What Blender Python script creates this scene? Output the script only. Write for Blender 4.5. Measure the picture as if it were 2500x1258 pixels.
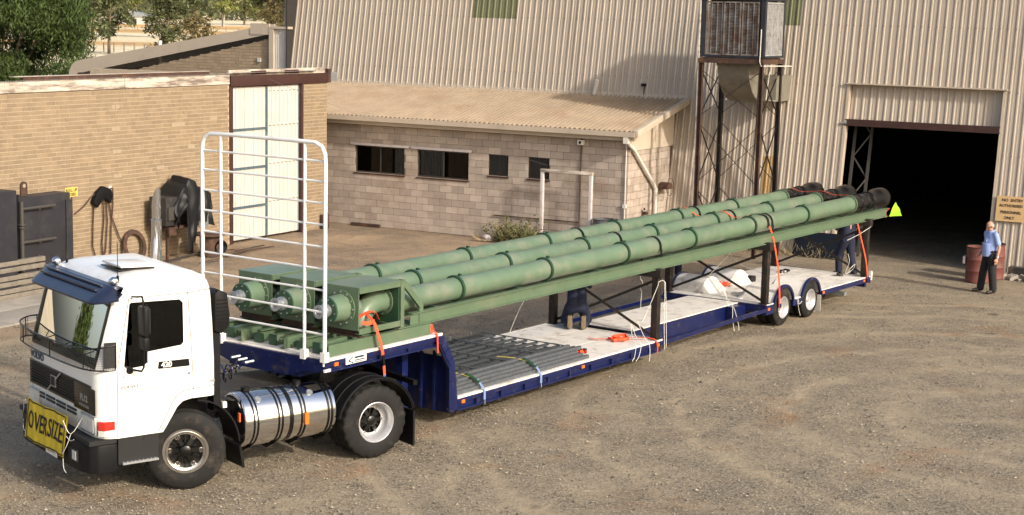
import bpy, bmesh, math, random
from mathutils import Vector, Matrix, noise
R=math.radians
for o in list(bpy.data.objects): bpy.data.objects.remove(o,do_unlink=True)
scene=bpy.context.scene
COL=scene.collection
# ---------------------------------------------------------------- camera
cd=bpy.data.cameras.new('camera'); cam=bpy.data.objects.new('camera',cd); COL.objects.link(cam)
cd.sensor_width=36; cd.lens=57.481; cd.clip_start=.1; cd.clip_end=6000
_p,_r=.148217,.0223653
_F=Vector((0,math.cos(_p),-math.sin(_p))); _R0=Vector((1,0,0)); _U0=_R0.cross(_F)
_Rv=_R0*math.cos(_r)+_U0*math.sin(_r); _U=-_R0*math.sin(_r)+_U0*math.cos(_r)
M=Matrix((( _Rv.x,_U.x,-_F.x,0),(_Rv.y,_U.y,-_F.y,0),(_Rv.z,_U.z,-_F.z,6.3715),(0,0,0,1)))
cam.matrix_world=M
scene.camera=cam
# ---------------------------------------------------------------- light
SUN_AZ,SUN_EL=-46.0,28.0
w=bpy.data.worlds.new('World'); scene.world=w; w.use_nodes=True
nt=w.node_tree; nt.nodes.clear()
sky=nt.nodes.new('ShaderNodeTexSky'); sky.sky_type='NISHITA'; sky.sun_disc=False
sky.sun_elevation=R(SUN_EL); sky.sun_rotation=R(90-SUN_AZ); sky.dust_density=4.0; sky.air_density=1.0; sky.ozone_density=.6
bg=nt.nodes.new('ShaderNodeBackground'); bg.inputs['Strength'].default_value=.15
wo=nt.nodes.new('ShaderNodeOutputWorld'); nt.links.new(sky.outputs[0],bg.inputs[0]); nt.links.new(bg.outputs[0],wo.inputs[0])
sd=bpy.data.lights.new('sun','SUN'); sd.energy=2.6; sd.angle=R(1.8); sd.color=(1,.93,.83)
so=bpy.data.objects.new('sun',sd); COL.objects.link(so)
_d=Vector((math.cos(R(SUN_AZ))*math.cos(R(SUN_EL)),math.sin(R(SUN_AZ))*math.cos(R(SUN_EL)),math.sin(R(SUN_EL))))
so.location=_d*60; so.rotation_euler=(-_d).to_track_quat('-Z','Y').to_euler()
vs=scene.view_settings; vs.view_transform='Standard'; vs.look='None'; vs.exposure=.55; vs.gamma=1; vs.use_curve_mapping=False
scene.render.engine='CYCLES'
# ---------------------------------------------------------------- frames (metres)
def frame(ang,o):
    return Matrix.Translation(Vector(o))@Matrix.Rotation(ang,4,'Z')
FW=Matrix.Identity(4)
FB=frame(R(-29.2097),(3.10198,44.25658,0))     # buildings: x along shed front, y into the shed
FT=frame(R(54.0760),(-2.57505,22.37700,0))     # trailer: x to the rear, y to the far side
FK=frame(R(37.5),(-4.19173,21.04960,0))        # truck: x to the rear, front axle at 0
# ---------------------------------------------------------------- objects
OFF={}
def finish(o,smooth):
    me=o.data
    if smooth:
        me.polygons.foreach_set('use_smooth',[True]*len(me.polygons))
        try: me.set_sharp_from_angle(angle=R(smooth if smooth is not True else 38))
        except Exception: pass
def thing(name,label,cat,F=FW,loc=(0,0,0),group=None,kind=None):
    o=bpy.data.objects.new(name,None); COL.objects.link(o); o.empty_display_size=.2
    o.matrix_world=F@Matrix.Translation(Vector(loc)); OFF[o]=(Vector(loc),F)
    tag(o,label,cat,group,kind); return o
def tag(o,label=None,cat=None,group=None,kind=None):
    if label: o['label']=label
    if cat: o['category']=cat
    if group: o['group']=group
    if kind: o['kind']=kind
    return o
def addmesh(name,me,mat,parent=None,F=FW,loc=None):
    """mesh verts are in parent's frame coords (minus its origin) or in F coords"""
    o=bpy.data.objects.new(name,me); COL.objects.link(o)
    if mat is not None and len(me.materials)==0:
        for m in (mat if isinstance(mat,(list,tuple)) else [mat]): me.materials.append(m)
    if parent is not None:
        o.parent=parent
        if loc is not None: o.location=loc
        if parent in OFF: OFF[o]=OFF[parent]
    else:
        o.matrix_world=F
    return o
class MB:
    def __init__(s): s.v=[];s.f=[];s.mi=[];s.cur=0
    def add(s,vs,fs):
        n=len(s.v); s.v.extend([tuple(v) for v in vs]); s.f.extend([tuple(i+n for i in f) for f in fs]); s.mi.extend([s.cur]*len(fs)); return s
    def box(s,x0,x1,y0,y1,z0,z1):
        if x0>x1:x0,x1=x1,x0
        if y0>y1:y0,y1=y1,y0
        if z0>z1:z0,z1=z1,z0
        return s.add([(x0,y0,z0),(x1,y0,z0),(x1,y1,z0),(x0,y1,z0),(x0,y0,z1),(x1,y0,z1),(x1,y1,z1),(x0,y1,z1)],
          [(0,3,2,1),(4,5,6,7),(0,1,5,4),(1,2,6,5),(2,3,7,6),(3,0,4,7)])
    def prism(s,poly,ax,a,b):
        """poly: 2D points; ax 'x','y','z' extrusion axis; remaining coords in order"""
        n=len(poly)
        def P(p,t): return {'x':(t,p[0],p[1]),'y':(p[0],t,p[1]),'z':(p[0],p[1],t)}[ax]
        vs=[P(p,a) for p in poly]+[P(p,b) for p in poly]
        fs=[tuple(range(n))[::-1],tuple(range(n,2*n))]+[(i,(i+1)%n,(i+1)%n+n,i+n) for i in range(n)]
        return s.add(vs,fs)
    def bar(s,p0,p1,wd,ht,up=(0,0,1)):
        p0=Vector(p0);p1=Vector(p1);d=(p1-p0);
        if d.length<1e-6:return s
        d.normalize(); u=Vector(up)
        if abs(d.dot(u))>.98:u=Vector((1,0,0))
        sd=d.cross(u).normalized(); u=sd.cross(d).normalized()
        c=[]
        for p in (p0,p1):
            for a,b in ((-1,-1),(1,-1),(1,1),(-1,1)): c.append(p+sd*(a*wd/2)+u*(b*ht/2))
        return s.add(c,[(0,1,2,3),(7,6,5,4),(0,4,5,1),(1,5,6,2),(2,6,7,3),(3,7,4,0)])
    def ibeam(s,p0,p1,wd,ht,tf=.012,tw=.01,up=(0,0,1),chan=0):
        p0=Vector(p0);p1=Vector(p1);d=(p1-p0).normalized();u=Vector(up)
        if abs(d.dot(u))>.98:u=Vector((1,0,0))
        sd=d.cross(u).normalized();u=sd.cross(d).normalized()
        for sg in (1,-1): s.bar(p0+u*sg*(ht/2-tf/2),p1+u*sg*(ht/2-tf/2),wd,tf,u)
        o=sd*(chan*(wd/2-tw/2))
        s.bar(p0+o,p1+o,tw,ht-2*tf,u); return s
    def cyl(s,p0,p1,r0,r1=None,n=16,caps=True):
        if r1 is None:r1=r0
        return s.loft([(p0,r0),(p1,r1)],n,caps)
    def loft(s,secs,n=16,caps=True):
        """secs: list of (point, radius or (ra,rb)); straight axis between first and last"""
        P=[Vector(p) for p,_ in secs]; d=(P[-1]-P[0]).normalized()
        u=Vector((0,0,1)) if abs(d.z)<.9 else Vector((1,0,0))
        a=d.cross(u).normalized(); b=a.cross(d).normalized()
        vs=[]
        for p,(q,r) in zip(P,secs):
            ra,rb=(r if isinstance(r,(tuple,list)) else (r,r))
            for i in range(n):
                t=2*math.pi*i/n; vs.append(p+a*(ra*math.cos(t))+b*(rb*math.sin(t)))
        m=len(secs); fs=[]
        for k in range(m-1):
            for i in range(n):
                j=(i+1)%n; fs.append((k*n+i,k*n+j,(k+1)*n+j,(k+1)*n+i))
        if caps: fs.append(tuple(range(n))[::-1]); fs.append(tuple(range((m-1)*n,m*n)))
        return s.add(vs,fs)
    def tube(s,pts,r,n=8,caps=True):
        P=[Vector(p) for p in pts]; m=len(P); rs=r if isinstance(r,(list,tuple)) else [r]*m
        vs=[];prev=None
        for i,p in enumerate(P):
            d=(P[min(i+1,m-1)]-P[max(i-1,0)])
            d=d.normalized() if d.length>1e-9 else Vector((0,0,1))
            if prev is None:
                u=Vector((0,0,1)) if abs(d.z)<.9 else Vector((1,0,0)); a=d.cross(u).normalized()
            else:
                a=prev-d*prev.dot(d); a=a.normalized() if a.length>1e-6 else d.orthogonal().normalized()
            prev=a; b=a.cross(d)
            for k in range(n):
                t=2*math.pi*k/n; vs.append(p+a*(rs[i]*math.cos(t))+b*(rs[i]*math.sin(t)))
        fs=[]
        for i in range(m-1):
            for k in range(n):
                j=(k+1)%n; fs.append((i*n+k,i*n+j,(i+1)*n+j,(i+1)*n+k))
        if caps: fs.append(tuple(range(n))[::-1]); fs.append(tuple(range((m-1)*n,m*n)))
        return s.add(vs,fs)
    def ribbon(s,pts,wd,side,th=.004):
        """flat strap along pts; side = width direction vector(s)"""
        P=[Vector(p) for p in pts]; m=len(P); vs=[]
        for i,p in enumerate(P):
            sd=Vector(side[i] if isinstance(side,list) else side).normalized()
            d=(P[min(i+1,m-1)]-P[max(i-1,0)]).normalized(); nn=d.cross(sd); nn=nn.normalized() if nn.length>1e-6 else Vector((0,0,1))
            for a,b in ((-1,-1),(1,-1),(1,1),(-1,1)): vs.append(p+sd*(a*wd/2)+nn*(b*th/2))
        fs=[(0,1,2,3),tuple(4*(m-1)+k for k in (3,2,1,0))]
        for i in range(m-1):
            for k in range(4):
                j=(k+1)%4; fs.append((4*i+k,4*(i+1)+k,4*(i+1)+j,4*i+j))
        return s.add(vs,fs)
    def lathe(s,prof,o,axis,n=32,closed=False):
        """prof: (along axis, radius)"""
        o=Vector(o);d=Vector(axis).normalized();u=Vector((0,0,1)) if abs(d.z)<.9 else Vector((1,0,0))
        a=d.cross(u).normalized();b=a.cross(d).normalized();vs=[];m=len(prof)
        for h,r in prof:
            for i in range(n):
                t=2*math.pi*i/n; vs.append(o+d*h+a*(r*math.cos(t))+b*(r*math.sin(t)))
        fs=[]
        for k in range(m if closed else m-1):
            k2=(k+1)%m
            for i in range(n):
                j=(i+1)%n; fs.append((k*n+i,k*n+j,k2*n+j,k2*n+i))
        return s.add(vs,fs)
    def sph(s,c,r,n=10,m=7):
        rx,ry,rz=r if isinstance(r,(tuple,list)) else (r,r,r); c=Vector(c);vs=[c+Vector((0,0,rz))];fs=[]
        for i in range(1,m):
            p=math.pi*i/m
            for k in range(n):
                t=2*math.pi*k/n; vs.append(c+Vector((rx*math.sin(p)*math.cos(t),ry*math.sin(p)*math.sin(t),rz*math.cos(p))))
        vs.append(c-Vector((0,0,rz))); L=len(vs)-1
        for k in range(n): fs.append((0,1+k,1+(k+1)%n))
        for i in range(m-2):
            for k in range(n):
                j=(k+1)%n; fs.append((1+i*n+k,1+(i+1)*n+k,1+(i+1)*n+j,1+i*n+j))
        for k in range(n): fs.append((L,1+(m-2)*n+(k+1)%n,1+(m-2)*n+k))
        return s.add(vs,fs)
    def quad(s,a,b,c,d): return s.add([a,b,c,d],[(0,1,2,3)])
    def xf(s,Mx,start=0):
        s.v[start:]=[tuple(Mx@Vector(v)) for v in s.v[start:]]; return s
    def mesh(s,name,off=(0,0,0),smooth=False,bev=0,fixn=True):
        me=bpy.data.meshes.new(name); ox,oy,oz=off
        me.from_pydata([(x-ox,y-oy,z-oz) for x,y,z in s.v],[],s.f); 
        if any(s.mi): me.polygons.foreach_set('material_index',s.mi)
        if bev or fixn:
            bm=bmesh.new(); bm.from_mesh(me)
            if bev:
                bmesh.ops.remove_doubles(bm,verts=bm.verts,dist=1e-5)
            if fixn: bmesh.ops.recalc_face_normals(bm,faces=bm.faces)
            if bev:
                ed=[e for e in bm.edges if len(e.link_faces)==2 and e.calc_face_angle(0)>R(30)]
                bmesh.ops.bevel(bm,geom=ed,offset=bev,segments=2,profile=.6,affect='EDGES',clamp_overlap=True)
            bm.to_mesh(me); bm.free()
        me.update(); return me
    def build(s,name,mat,parent=None,F=FW,smooth=False,bev=0,loc=None,fixn=True):
        if parent is not None and parent in OFF: off=OFF[parent][0]
        elif parent is None and loc is not None: off=loc
        else: off=(0,0,0)
        me=s.mesh(name,off,smooth,bev,fixn)
        o=addmesh(name,me,mat,parent,F if parent is None else FW)
        if parent is None and loc is not None: o.matrix_world=F@Matrix.Translation(Vector(loc))
        if parent is None: OFF[o]=(Vector(loc) if loc is not None else Vector((0,0,0)),F)
        finish(o,smooth if smooth else (40 if bev else 0)); return o
def evalmesh(o,name):
    dg=bpy.context.evaluated_depsgraph_get(); dg.update()
    return bpy.data.meshes.new_from_object(o.evaluated_get(dg),preserve_all_data_layers=True,depsgraph=dg)
def text_mesh(body,size,Mx,depth=.002,bold=0,align='CENTER',sx=1.0):
    cu=bpy.data.curves.new('t','FONT'); cu.body=body; cu.size=size; cu.extrude=depth; cu.align_x=align; cu.align_y='CENTER'; cu.offset=bold; cu.resolution_u=3
    o=bpy.data.objects.new('t',cu); COL.objects.link(o)
    me=evalmesh(o,'text'); bpy.data.objects.remove(o,do_unlink=True); bpy.data.curves.remove(cu)
    me.transform(Mx@Matrix.Diagonal((sx,1,1,1))); return me
def basis(o,xa,ya):
    xa=Vector(xa).normalized(); za=xa.cross(Vector(ya)).normalized(); ya=za.cross(xa)
    m=Matrix((( xa.x,ya.x,za.x,o[0]),(xa.y,ya.y,za.y,o[1]),(xa.z,ya.z,za.z,o[2]),(0,0,0,1))); return m
def text(name,body,size,o,xa,ya,mat,parent,depth=.002,bold=0,sx=1.0):
    off=OFF[parent][0] if parent in OFF else Vector((0,0,0))
    me=text_mesh(body,size,basis(Vector(o)-off,xa,ya),depth,bold,sx=sx)
    me.name=name; ob=bpy.data.objects.new(name,me); COL.objects.link(ob); ob.parent=parent; me.materials.clear(); me.materials.append(mat); return ob
# ---------------------------------------------------------------- materials
def mat(name,col,rough=.6,metal=0,var=.12,vs=6,bump=0,bs=80,dirt=None,spec=.5,coat=0,streak=None,rand=0,attr=None,emis=None):
    m=bpy.data.materials.new(name); m.use_nodes=True; n=m.node_tree.nodes; l=m.node_tree.links; b=n['Principled BSDF']
    b.inputs['Roughness'].default_value=rough; b.inputs['Metallic'].default_value=metal; b.inputs['Specular IOR Level'].default_value=spec
    if coat: b.inputs['Coat Weight'].default_value=coat; b.inputs['Coat Roughness'].default_value=.08
    tc=n.new('ShaderNodeTexCoord'); gp=n.new('ShaderNodeNewGeometry')
    col=tuple(col)
    nz=n.new('ShaderNodeTexNoise'); nz.inputs['Scale'].default_value=vs; nz.inputs['Detail'].default_value=6; nz.inputs['Roughness'].default_value=.65
    l.new(gp.outputs['Position'],nz.inputs['Vector'])
    def ramp(fac,a,c,lo=.3,hi=.7):
        r=n.new('ShaderNodeMapRange'); r.inputs[1].default_value=lo; r.inputs[2].default_value=hi; l.new(fac,r.inputs[0])
        x=n.new('ShaderNodeMix'); x.data_type='RGBA'; l.new(r.outputs[0],x.inputs[0]); 
        for s_,v in ((6,a),(7,c)):
            if hasattr(v,'links'): l.new(v,x.inputs[s_])
            else: x.inputs[s_].default_value=(*v,1)
        return x.outputs[2]
    c=ramp(nz.outputs[0],[k*(1-var) for k in col],[min(1,k*(1+var)) for k in col])
    if rand or attr:
        if attr:
            at=n.new('ShaderNodeAttribute'); at.attribute_name=attr; rv=at.outputs['Fac']
        else:
            oi=n.new('ShaderNodeObjectInfo'); rv=oi.outputs['Random']
        hs=n.new('ShaderNodeHueSaturation'); l.new(c,hs.inputs['Color'])
        r=n.new('ShaderNodeMapRange'); r.inputs[3].default_value=1-rand; r.inputs[4].default_value=1+rand; l.new(rv,r.inputs[0]); l.new(r.outputs[0],hs.inputs['Value'])
        c=hs.outputs[0]
    if dirt:
        dc,da,dsc=dirt[:3]
        n2=n.new('ShaderNodeTexNoise'); n2.inputs['Scale'].default_value=dsc; n2.inputs['Detail'].default_value=8; n2.inputs['Roughness'].default_value=.7
        mp=n.new('ShaderNodeMapping'); l.new(gp.outputs['Position'],mp.inputs[0]); mp.inputs['Location'].default_value=(3.1,7.7,1.3)
        if streak: mp.inputs['Scale'].default_value=streak
        l.new(mp.outputs[0],n2.inputs['Vector'])
        r=n.new('ShaderNodeMapRange'); th=dirt[3] if len(dirt)>3 else .5
        r.inputs[1].default_value=th; r.inputs[2].default_value=th+.18; r.inputs[4].default_value=da; l.new(n2.outputs[0],r.inputs[0])
        x=n.new('ShaderNodeMix'); x.data_type='RGBA'; l.new(r.outputs[0],x.inputs[0]); l.new(c,x.inputs[6]); x.inputs[7].default_value=(*dc,1); c=x.outputs[2]
    l.new(c,b.inputs['Base Color'])
    if bump:
        n3=n.new('ShaderNodeTexNoise'); n3.inputs['Scale'].default_value=bs; n3.inputs['Detail'].default_value=4; l.new(gp.outputs['Position'],n3.inputs['Vector'])
        bp=n.new('ShaderNodeBump'); bp.inputs['Strength'].default_value=bump; bp.inputs['Distance'].default_value=.01; l.new(n3.outputs[0],bp.inputs['Height']); l.new(bp.outputs[0],b.inputs['Normal'])
    return m
def glass(name,tint=(.55,.6,.6),dens=.5,rough=.02,ior=1.5):
    m=bpy.data.materials.new(name); m.use_nodes=True; n=m.node_tree.nodes; l=m.node_tree.links; n.clear()
    o=n.new('ShaderNodeOutputMaterial'); mx=n.new('ShaderNodeMixShader'); t=n.new('ShaderNodeBsdfTransparent'); g=n.new('ShaderNodeBsdfGlossy'); f=n.new('ShaderNodeFresnel')
    f.inputs[0].default_value=ior; t.inputs[0].default_value=(*[k*dens for k in tint],1); g.inputs['Roughness'].default_value=rough
    l.new(f.outputs[0],mx.inputs[0]); l.new(t.outputs[0],mx.inputs[1]); l.new(g.outputs[0],mx.inputs[2]); l.new(mx.outputs[0],o.inputs[0]); return m
def meshmat(name,col,scale,open_=.7):
    """woven wire screen: real holes through a procedural grid"""
    m=bpy.data.materials.new(name); m.use_nodes=True; n=m.node_tree.nodes; l=m.node_tree.links; b=n['Principled BSDF']
    b.inputs['Base Color'].default_value=(*col,1); b.inputs['Roughness'].default_value=.6
    tc=n.new('ShaderNodeTexCoord'); sp=n.new('ShaderNodeSeparateXYZ'); l.new(tc.outputs['Object'],sp.inputs[0])
    def wave(o,s):
        a=n.new('ShaderNodeMath'); a.operation='MULTIPLY'; a.inputs[1].default_value=s; l.new(o,a.inputs[0])
        f=n.new('ShaderNodeMath'); f.operation='FRACT'; l.new(a.outputs[0],f.inputs[0])
        g=n.new('ShaderNodeMath'); g.operation='GREATER_THAN'; g.inputs[1].default_value=open_; l.new(f.outputs[0],g.inputs[0]); return g.outputs[0]
    ad=n.new('ShaderNodeMath'); ad.operation='ADD'; l.new(sp.outputs[0],ad.inputs[0]); l.new(sp.outputs[1],ad.inputs[1])
    mx=n.new('ShaderNodeMath'); mx.operation='MAXIMUM'; l.new(wave(ad.outputs[0],scale),mx.inputs[0]); l.new(wave(sp.outputs[2],scale),mx.inputs[1])
    l.new(mx.outputs[0],b.inputs['Alpha']); return m
def rng(seed): return random.Random(seed)
MT={}
MT['white']=mat('white paint',(.80,.79,.76),.3,var=.03,vs=2,coat=.4,dirt=((.42,.35,.26),.28,2.3,.52))
MT['deck']=mat('deck white paint',(.72,.68,.63),.6,var=.08,vs=3,dirt=((.29,.235,.18),.75,3.2,.51),bump=.1,bs=40)
MT['blue']=mat('trailer blue paint',(.004,.009,.062),.35,var=.2,vs=3,coat=.2,dirt=((.10,.085,.065),.6,6,.56))
MT['green']=mat('green machinery paint',(.092,.140,.082),.42,var=.1,vs=4,dirt=((.19,.185,.13),.4,1.6,.52))
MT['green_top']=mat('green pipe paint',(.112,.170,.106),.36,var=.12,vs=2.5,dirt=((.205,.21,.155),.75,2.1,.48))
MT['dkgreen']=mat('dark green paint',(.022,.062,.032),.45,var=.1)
MT['black']=mat('black paint',(.004,.004,.0045),.25,var=.2,vs=5)
MT['blackp']=mat('black plastic',(.007,.007,.008),.5,var=.2,vs=10,dirt=((.06,.05,.04),.2,4,.6),spec=.2)
MT['rubber']=mat('tyre rubber',(.012,.0115,.011),.75,spec=.3,var=.25,vs=9,dirt=((.11,.09,.07),.45,4,.54),bump=.15,bs=60)
MT['chrome']=mat('chrome',(.75,.75,.76),.09,1,var=.03)
MT['steel']=mat('galvanised steel',(.42,.44,.45),.42,.75,var=.15,vs=12)
MT['alu']=mat('wheel silver',(.55,.55,.56),.4,.6,var=.08,dirt=((.2,.16,.12),.4,5,.55))
MT['lens_o']=mat('orange lens',(.8,.16,.02),.3)
MT['lens_r']=mat('red lens',(.55,.03,.02),.2)
MT['lens_w']=mat('clear lens',(.6,.6,.56),.12)
MT['char']=mat('dark interior',(.007,.007,.0075),.7)
MT['rusty']=mat('rust brown steel',(.05,.026,.018),.75,var=.3,vs=5,dirt=((.16,.07,.03),.7,4,.5),bump=.2,bs=60)
MT['brownst']=mat('brown oxide paint',(.045,.017,.013),.6,var=.2,vs=3,dirt=((.10,.05,.035),.5,5,.55))
MT['dkframe']=mat('dark painted steel frame',(.012,.008,.006),.55,var=.3,vs=6,dirt=((.09,.045,.02),.6,5,.52))
MT['orange']=mat('orange webbing',(.82,.085,.025),.7,var=.12,vs=30)
MT['rope']=mat('white rope',(.72,.70,.64),.8,var=.06)
MT['gtimber']=mat('weathered grey rail',(.19,.165,.13),.85,var=.2,vs=6,dirt=((.12,.10,.08),.6,5,.5))
MT['wheelblk']=mat('wheel spider black',(.004,.004,.004),.3)
# ================================================================ GROUND
def ground_material():
    m=bpy.data.materials.new('gravel yard'); m.use_nodes=True; n=m.node_tree.nodes; l=m.node_tree.links; b=n['Principled BSDF']; b.inputs['Roughness'].default_value=.95; b.inputs['Specular IOR Level'].default_value=.2
    g=n.new('ShaderNodeNewGeometry'); P=g.outputs['Position']
    def noise_(sc,det=5,ro=.6,vec=None,dis=0):
        x=n.new('ShaderNodeTexNoise'); x.inputs['Scale'].default_value=sc; x.inputs['Detail'].default_value=det; x.inputs['Roughness'].default_value=ro; x.inputs['Distortion'].default_value=dis; l.new(vec or P,x.inputs['Vector']); return x.outputs[0]
    def mr(v,a,c,o0=0,o1=1):
        x=n.new('ShaderNodeMapRange'); x.inputs[1].default_value=a;x.inputs[2].default_value=c;x.inputs[3].default_value=o0;x.inputs[4].default_value=o1; l.new(v,x.inputs[0]); return x.outputs[0]
    def mix(f,a,c,bt='MIX'):
        x=n.new('ShaderNodeMix'); x.data_type='RGBA'; x.blend_type=bt
        if hasattr(f,'links'): l.new(f,x.inputs[0])
        else: x.inputs[0].default_value=f
        for s_,v in ((6,a),(7,c)):
            if hasattr(v,'links'): l.new(v,x.inputs[s_])
            else: x.inputs[s_].default_value=(*v,1)
        return x.outputs[2]
    def mth(op,a,c):
        x=n.new('ShaderNodeMath'); x.operation=op
        for i,v in enumerate((a,c)):
            if hasattr(v,'links'): l.new(v,x.inputs[i])
            else: x.inputs[i].default_value=v
        return x.outputs[0]
    dirt=(.43,.35,.232); grav=(.225,.192,.148)
    # how much loose gravel covers the packed dirt (patchy, swept into arcs by turning trucks)
    vt=n.new('ShaderNodeVectorMath'); vt.operation='DISTANCE'; l.new(P,vt.inputs[0]); vt.inputs[1].default_value=(8.8,25.5,0)
    wob=noise_(.3,4); ring=mth('ADD',vt.outputs['Value'],mth('MULTIPLY',wob,1.5))
    wv=n.new('ShaderNodeMath'); wv.operation='SINE'; l.new(mth('MULTIPLY',ring,4.4),wv.inputs[0])
    arcs=mr(wv.outputs[0],-1,1,-.03,.03)
    tracks=None
    for r0,wd in ((7.76,.32),(6.05,.24),(4.3,.35),(9.7,.3),(11.3,.22),(2.6,.4)):
        ab=n.new('ShaderNodeMath'); ab.operation='ABSOLUTE'; l.new(mth('SUBTRACT',mth('ADD',vt.outputs['Value'],mth('MULTIPLY',mr(noise_(.7,3),0,1,-.5,.5),.8)),r0),ab.inputs[0])
        bnd=mr(ab.outputs[0],0,wd,1,0); tracks=bnd if tracks is None else mth('MAXIMUM',tracks,bnd)
    tracks=mth('MULTIPLY',tracks,mr(noise_(.5,4,.6),.30,.48))
    cover=mr(mth('ADD',noise_(.8,8,.68,dis=.7),arcs),.30,.62)
    cover=mth('MULTIPLY',cover,mth('SUBTRACT',1,mth('MULTIPLY',tracks,.95)))
    # stones
    vo=n.new('ShaderNodeTexVoronoi'); vo.inputs['Scale'].default_value=40; l.new(P,vo.inputs['Vector'])
    vo2=n.new('ShaderNodeTexVoronoi'); vo2.inputs['Scale'].default_value=58; l.new(P,vo2.inputs['Vector'])
    cs=n.new('ShaderNodeSeparateColor'); l.new(vo.outputs['Color'],cs.inputs[0])
    stone=mix(mr(cs.outputs[0],0,1),(.058,.05,.04),(.44,.372,.272))
    stone=mix(.25,stone,grav)
    fine=mr(noise_(70,3,.7),.3,.7)
    base=mix(mr(noise_(2.3,6),.35,.65),dirt,(.35,.282,.19))
    base=mix(mth('MULTIPLY',fine,.5),base,(.19,.155,.115))
    # red-orange stained patches
    base=mix(mr(noise_(.55,4,.55),.57,.70,0,.8),base,(.32,.175,.085))
    c=mix(mth('MULTIPLY',cover,mr(noise_(9,5,.7),.22,.6,.25,1)),base,stone)
    # packed, paler workshop apron between the buildings and behind the trailer
    sp=n.new('ShaderNodeSeparateXYZ'); l.new(P,sp.inputs[0])
    edge=mth('ADD',mth('SUBTRACT',mth('SUBTRACT',sp.outputs[1],mth('MULTIPLY',sp.outputs[0],.55)),35.6),mth('MULTIPLY',mr(noise_(.4,4),0,1,-2.4,2.4),1))
    ap=mr(edge,-.8,1.2)
    xm=mr(sp.outputs[0],3.5,6.5,1,0); ap=mth('MULTIPLY',ap,xm)
    apc=mix(mr(noise_(.8,6,.65,dis=.8),.36,.62),(.40,.29,.185),(.30,.23,.16))
    apc=mix(mr(noise_(.33,5,.6),.54,.66,0,.6),apc,(.135,.115,.10))
    apc=mix(mr(noise_(26,3,.6),.45,.75,0,.4),apc,(.17,.125,.085))
    c=mix(mth('MULTIPLY',ap,.92),c,apc)
    cs2=n.new('ShaderNodeSeparateColor'); vo3=n.new('ShaderNodeTexVoronoi'); vo3.inputs['Scale'].default_value=27; l.new(P,vo3.inputs['Vector']); l.new(vo3.outputs['Color'],cs2.inputs[0])
    c=mix(mth('MULTIPLY',mth('MULTIPLY',mr(cs2.outputs[1],.80,.84),mr(vo3.outputs['Distance'],.35,.55,1,0)),mth('ADD',mth('MULTIPLY',cover,.65),.15)),c,(.06,.05,.04))
    c=mix(mth('MULTIPLY',mth('MULTIPLY',mr(cs2.outputs[2],.90,.93),mr(vo3.outputs['Distance'],.3,.5,1,0)),mth('ADD',mth('MULTIPLY',cover,.6),.1)),c,(.52,.46,.36))
    # oil spots
    c=mix(mr(noise_(1.05,2,.5),.70,.76,0,.75),c,(.085,.06,.045))
    c=mix(mr(noise_(.28,5,.62,dis=.5),.52,.66,0,.45),c,(.15,.12,.09))
    # far away: dry summer grass
    dist=n.new('ShaderNodeVectorMath'); dist.operation='LENGTH'; l.new(P,dist.inputs[0])
    far=mr(dist.outputs['Value'],72,95)
    gr=mix(mr(noise_(.02,5,.6),.4,.62),(.80,.68,.46),(.68,.54,.33))
    gr=mix(mr(noise_(.15,5,.6),.55,.7,0,.4),gr,(.52,.39,.22))
    c=mix(far,c,gr)
    l.new(c,b.inputs['Base Color'])
    h=mth('MULTIPLY',noise_(38,3,.7),mth('ADD',mth('MULTIPLY',cover,1.1),.35))
    h=mth('ADD',h,mth('MULTIPLY',noise_(5,5),1.0))
    bp=n.new('ShaderNodeBump'); bp.inputs['Strength'].default_value=.9; bp.inputs['Distance'].default_value=.035; l.new(h,bp.inputs['Height']); l.new(bp.outputs[0],b.inputs['Normal'])
    return m
MT['ground']=ground_material()
g=MB()
S=3000
xs=[-S,-60,-30,-16]+[-14+i*1.0 for i in range(31)]+[20,34,60,S]
ys=[-S,-20,0]+[14+i*1.0 for i in range(35)]+[56,70,100,S]
def gz(x,y):
    if -15<x<18 and 13<y<48:
        return .012*noise.noise((x*.5,y*.5,0))-.012
    return -.006
idx={}
vs_=[];fs_=[]
for j,y in enumerate(ys):
    for i,x in enumerate(xs): vs_.append((x,y,gz(x,y)))
nx=len(xs)
for j in range(len(ys)-1):
    for i in range(nx-1): fs_.append((j*nx+i,j*nx+i+1,(j+1)*nx+i+1,(j+1)*nx+i))
g.add(vs_,fs_)
o=g.build('ground',MT['ground'],smooth=60); tag(o,kind='structure')
# concrete strip along the brick workshop
MT['conc']=mat('old concrete',(.30,.27,.23),.9,var=.18,vs=1.2,dirt=((.12,.10,.085),.7,.9,.52),bump=.2,bs=50)
c=MB()
for a,bq in ((-22,-17.02),(-17,-13.3)):
    c.box(-9.2,-6.62,a,bq,-.05,.020)
    c.box(-6.6,-5.4,a,bq,-.05,.018)
o=c.build('pavement',MT['conc'],F=FB,bev=.006); tag(o,kind='structure')
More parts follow.
